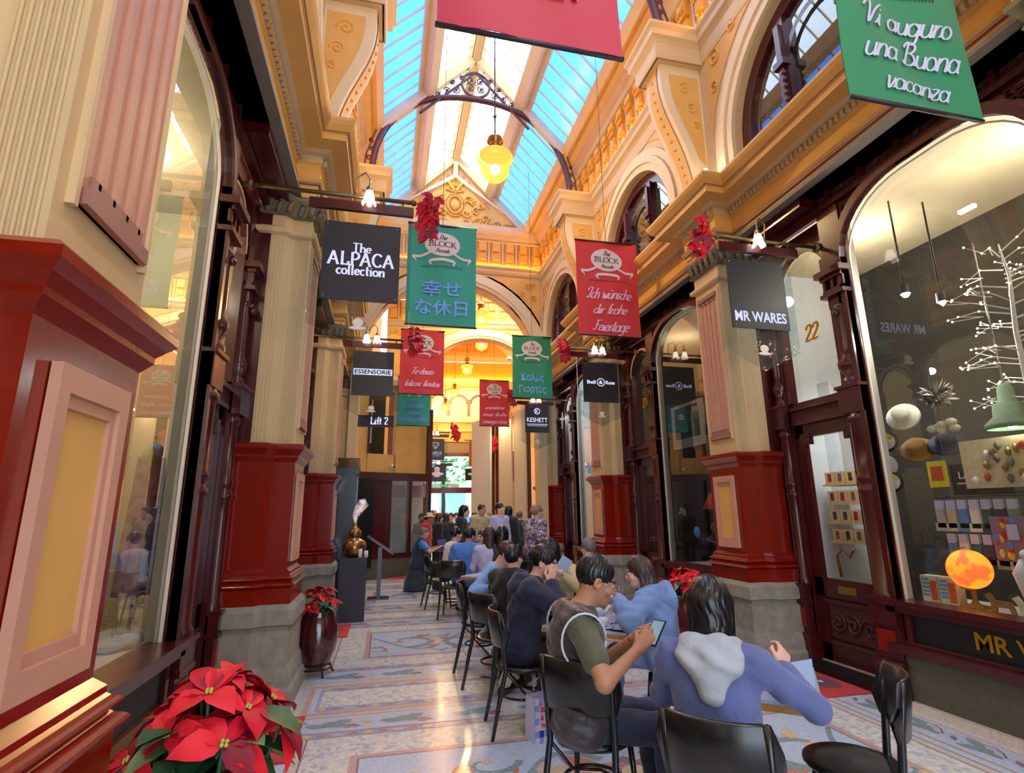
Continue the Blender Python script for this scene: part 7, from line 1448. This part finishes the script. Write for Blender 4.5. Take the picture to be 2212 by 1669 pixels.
t = thing('picture_card', 'yellow and orange picture hung under the hats', 'picture', (5.0, 4.02, 1.9)); MB().mat('w_yellow').box(0, .01, -.09, .09, -.12, .12).build('sheet', t); MB().mat('w_rust').box(-.003, 0, -.05, .06, -.06, .07).build('print', t)
t = thing('patterned_tote', 'red and mauve patterned bag hanging above the globe', 'bag', (4.9, 3.42, 1.38)); b = MB().mat('w_mauve').box(0, .05, -.16, .16, -.2, .14); b.build('bag_body', t); b = MB(); rr = random.Random(3)
for i in range(22): b.mat(('w_rust', 'w_sky', 'w_yellow', 'petal')[i % 4]).sphere((-.003, rr.uniform(-.14, .14), rr.uniform(-.18, .12)), .026, 6, 4, (.15, 1, 1.4))
b.build('print', t); MB().mat('lavender_white').box(-.02, -.016, -.05, .03, -.04, .08).build('price_card', t)
rr = random.Random(12); k = 0
for z in (1.02, 1.26, 1.5, 1.74):        # small goods on dark shelves at the back of the shop
    MB().mat('black').box(5.5, 5.75, 2.6, 3.75, z - .02, z).build('shelf', label='dark back shelf at height %.2f metres in the right shop' % z, cat='shelf', group='back shelves of the right shop')
    for i in range(8):
        y = 3.68 - i * .135; hgt = rr.uniform(.07, .16); nm = rr.choice(('w_rust', 'w_yellow', 'w_bone', 'w_sky', 'white', 'w_teal', 'w_tan')); b = MB().mat(nm); b.lathe([(0, 0), (.035, 0), (.04, hgt * .6), (.02, hgt * .8), (.02, hgt), (0, hgt)], n=10, c=(5.58, y, z)); b.build('trinket', label='small trinket on the dim back shelves of the right shop', cat='trinket', group='trinkets on the back shelves')
# kraft display boxes on the shelves seen through the door
for r_, z in enumerate((1.22, 1.44, 1.66, 1.88)):
    MB().mat('kraft').box(5.2, 5.45, 4.95, 5.62, z - .02, z).build('shelf', label='kraft coloured shelf %s behind the glazed shop door' % ('lowest', 'second from the floor', 'third from the floor', 'topmost')[r_], cat='shelf')
    for i in range(4):
        t = thing('gift_box', 'kraft gift box with dark window, number %s from the left on the %s door shelf' % (('one', 'two', 'three', 'four')[i], ('lowest', 'second', 'third', 'top')[r_]), 'box', (5.2, 5.5 - i * .15, z), 0, 'kraft boxes behind the door'); MB().mat('kraft').box(0, .12, -.068, .068, 0, .14).build('carton', t); MB().mat(('mat_print', 'black', 'w_navy', 'petal_deep')[(i + r_) % 4]).box(-.003, 0, -.025, .025, .03, .12).build('box_window', t)
MB().mat('room_white').box(5.5, 5.55, 5.62, 5.84, .1, 3.2).build('wall_panel', kind='structure')
# lettering on the shopfront
g = MB(); put_text(g, 'MR WARES', .17, lambda x, y, z: (X(1, 2.78) - .004 - z, 2.98 - x, .635 + y), 'gold', bold=.003, width=.86); g.build('gold_lettering', label='gold wares lettering on the black board below the right window', cat='lettering')
for tx, y, lab in (('22', 4.69, 'gold number twenty two on the door light nearest the camera'), ('23', 8.64, 'gold number twenty three on the farther door light')):
    g = MB(); stroke_text(g, '22' if tx == '22' else '2', .17, lambda x, z, e, y=y: (X(1, WD) - .01, y - x - (.05 if tx == '23' else 0) * -1, 3.47 + z), 'gold', .1, .15, True)
    if tx == '23': put_text(g, '3', .2, lambda x, yy, z: (X(1, WD) - .01 - z, y - .06 - x, 3.48 + yy), 'gold', bold=.004)
    g.build('door_number', label=lab, cat='door number')
# second right shop: framed print, orange lamp
t = thing('framed_print', 'white framed teal print in the dark second right window', 'picture', (5.0, 8.2, 3.0)); MB().mat('feather_pale').box(0, .03, -.5, .5, -.36, .4).build('frame', t); MB().mat('w_teal').box(-.005, 0, -.38, .38, -.2, .34).build('print', t)
t = thing('table_lamp', 'orange shaded lamp inside the second right window', 'lamp', (5.0, 7.55, .9)); MB().mat('w_rust').lathe([(.10, .95), (.22, .70), (.215, .70), (.1, .94)], n=20).build('lamp_shade', t); MB().mat('w_tan').tube([(0, 0, 0), (0, 0, .75)], .05, 8).build('lamp_base', t)
t = thing('round_sign', 'small white round sign at the right edge of the second right window', 'sign', (4.5, 7.35, 1.28)); MB().mat('w_sky').lathe([(0, 0), (.08, 0), (.08, .01), (0, .01)], n=20, M=Matrix.Rotation(-PI / 2, 4, 'Y')).build('disc', t)
# left window: dressed stand with patterned scarf, folded things
t = thing('dressed_stand', 'stand draped in patterned floral scarf inside the left window', 'clothes stand', (-1.62, 4.30, .80)); MB().mat('brass').tube([(0, 0, 0), (0, 0, 1.35)], .012, 8).lathe([(0, 0), (.14, 0), (.14, .015), (.02, .03)], n=18).build('stand', t)
mat('scarf', (142, 110, 128), .9, noise=.6, nscale=16); b = MB().mat('scarf'); b.sm = True; n = 18; b.add([((.10 + .03 * math.sin(a * 4)) * math.cos(a) * (1 - .35 * j / 8), (.13 + .02 * math.sin(a * 5 + j)) * math.sin(a) * (1 - .35 * j / 8), .28 + j * .115) for j in range(9) for a in [2 * PI * i / n for i in range(n)]], [(j * n + i, j * n + (i + 1) % n, (j + 1) * n + (i + 1) % n, (j + 1) * n + i) for j in range(8) for i in range(n)]); b.build('scarf', t)
MB().mat('w_sky').sphere((.02, .05, 1.12), .075, 12, 8, (.6, 1, .9)).sphere((.02, -.03, 1.24), .06, 10, 8).mat('leaf_pale').sphere((.02, -.1, 1.2), .07, 10, 8, (.6, 1, 1)).build('collar_flower', t); MB().mat('w_sky').box(.07, .1, -.14, .1, .38, .56).build('blue_bag', t)
t = thing('white_bag', 'white drawstring bag hanging behind the floral scarf', 'bag', (-1.75, 4.85, 1.22)); MB().mat('white').sphere((0, 0, 0), .12, 12, 8, (.6, 1, 1.1)).build('sack', t)
t = thing('grey_fleece', 'grey fleece folded on the left window stage', 'fleece', (-1.6, 4.2, .80)); b = MB().mat('feather_pale')
for i in range(9): b.sphere((random.uniform(-.1, .1), random.uniform(-.25, .25), .04), .08, 8, 6, (1, 1.2, .6))
b.build('fold', t)
for i, y in enumerate((3.0, 3.4, 4.6)): MB().mat('room_white').box(-2.9, -2.3, y - .2, y + .2, .1, .9 + .3 * i).build('display_block', label=('white display block deep in the left shop, shortest', 'white display block deep in the left shop, middle height', 'white display block deep in the left shop, tallest')[i], cat='display block')
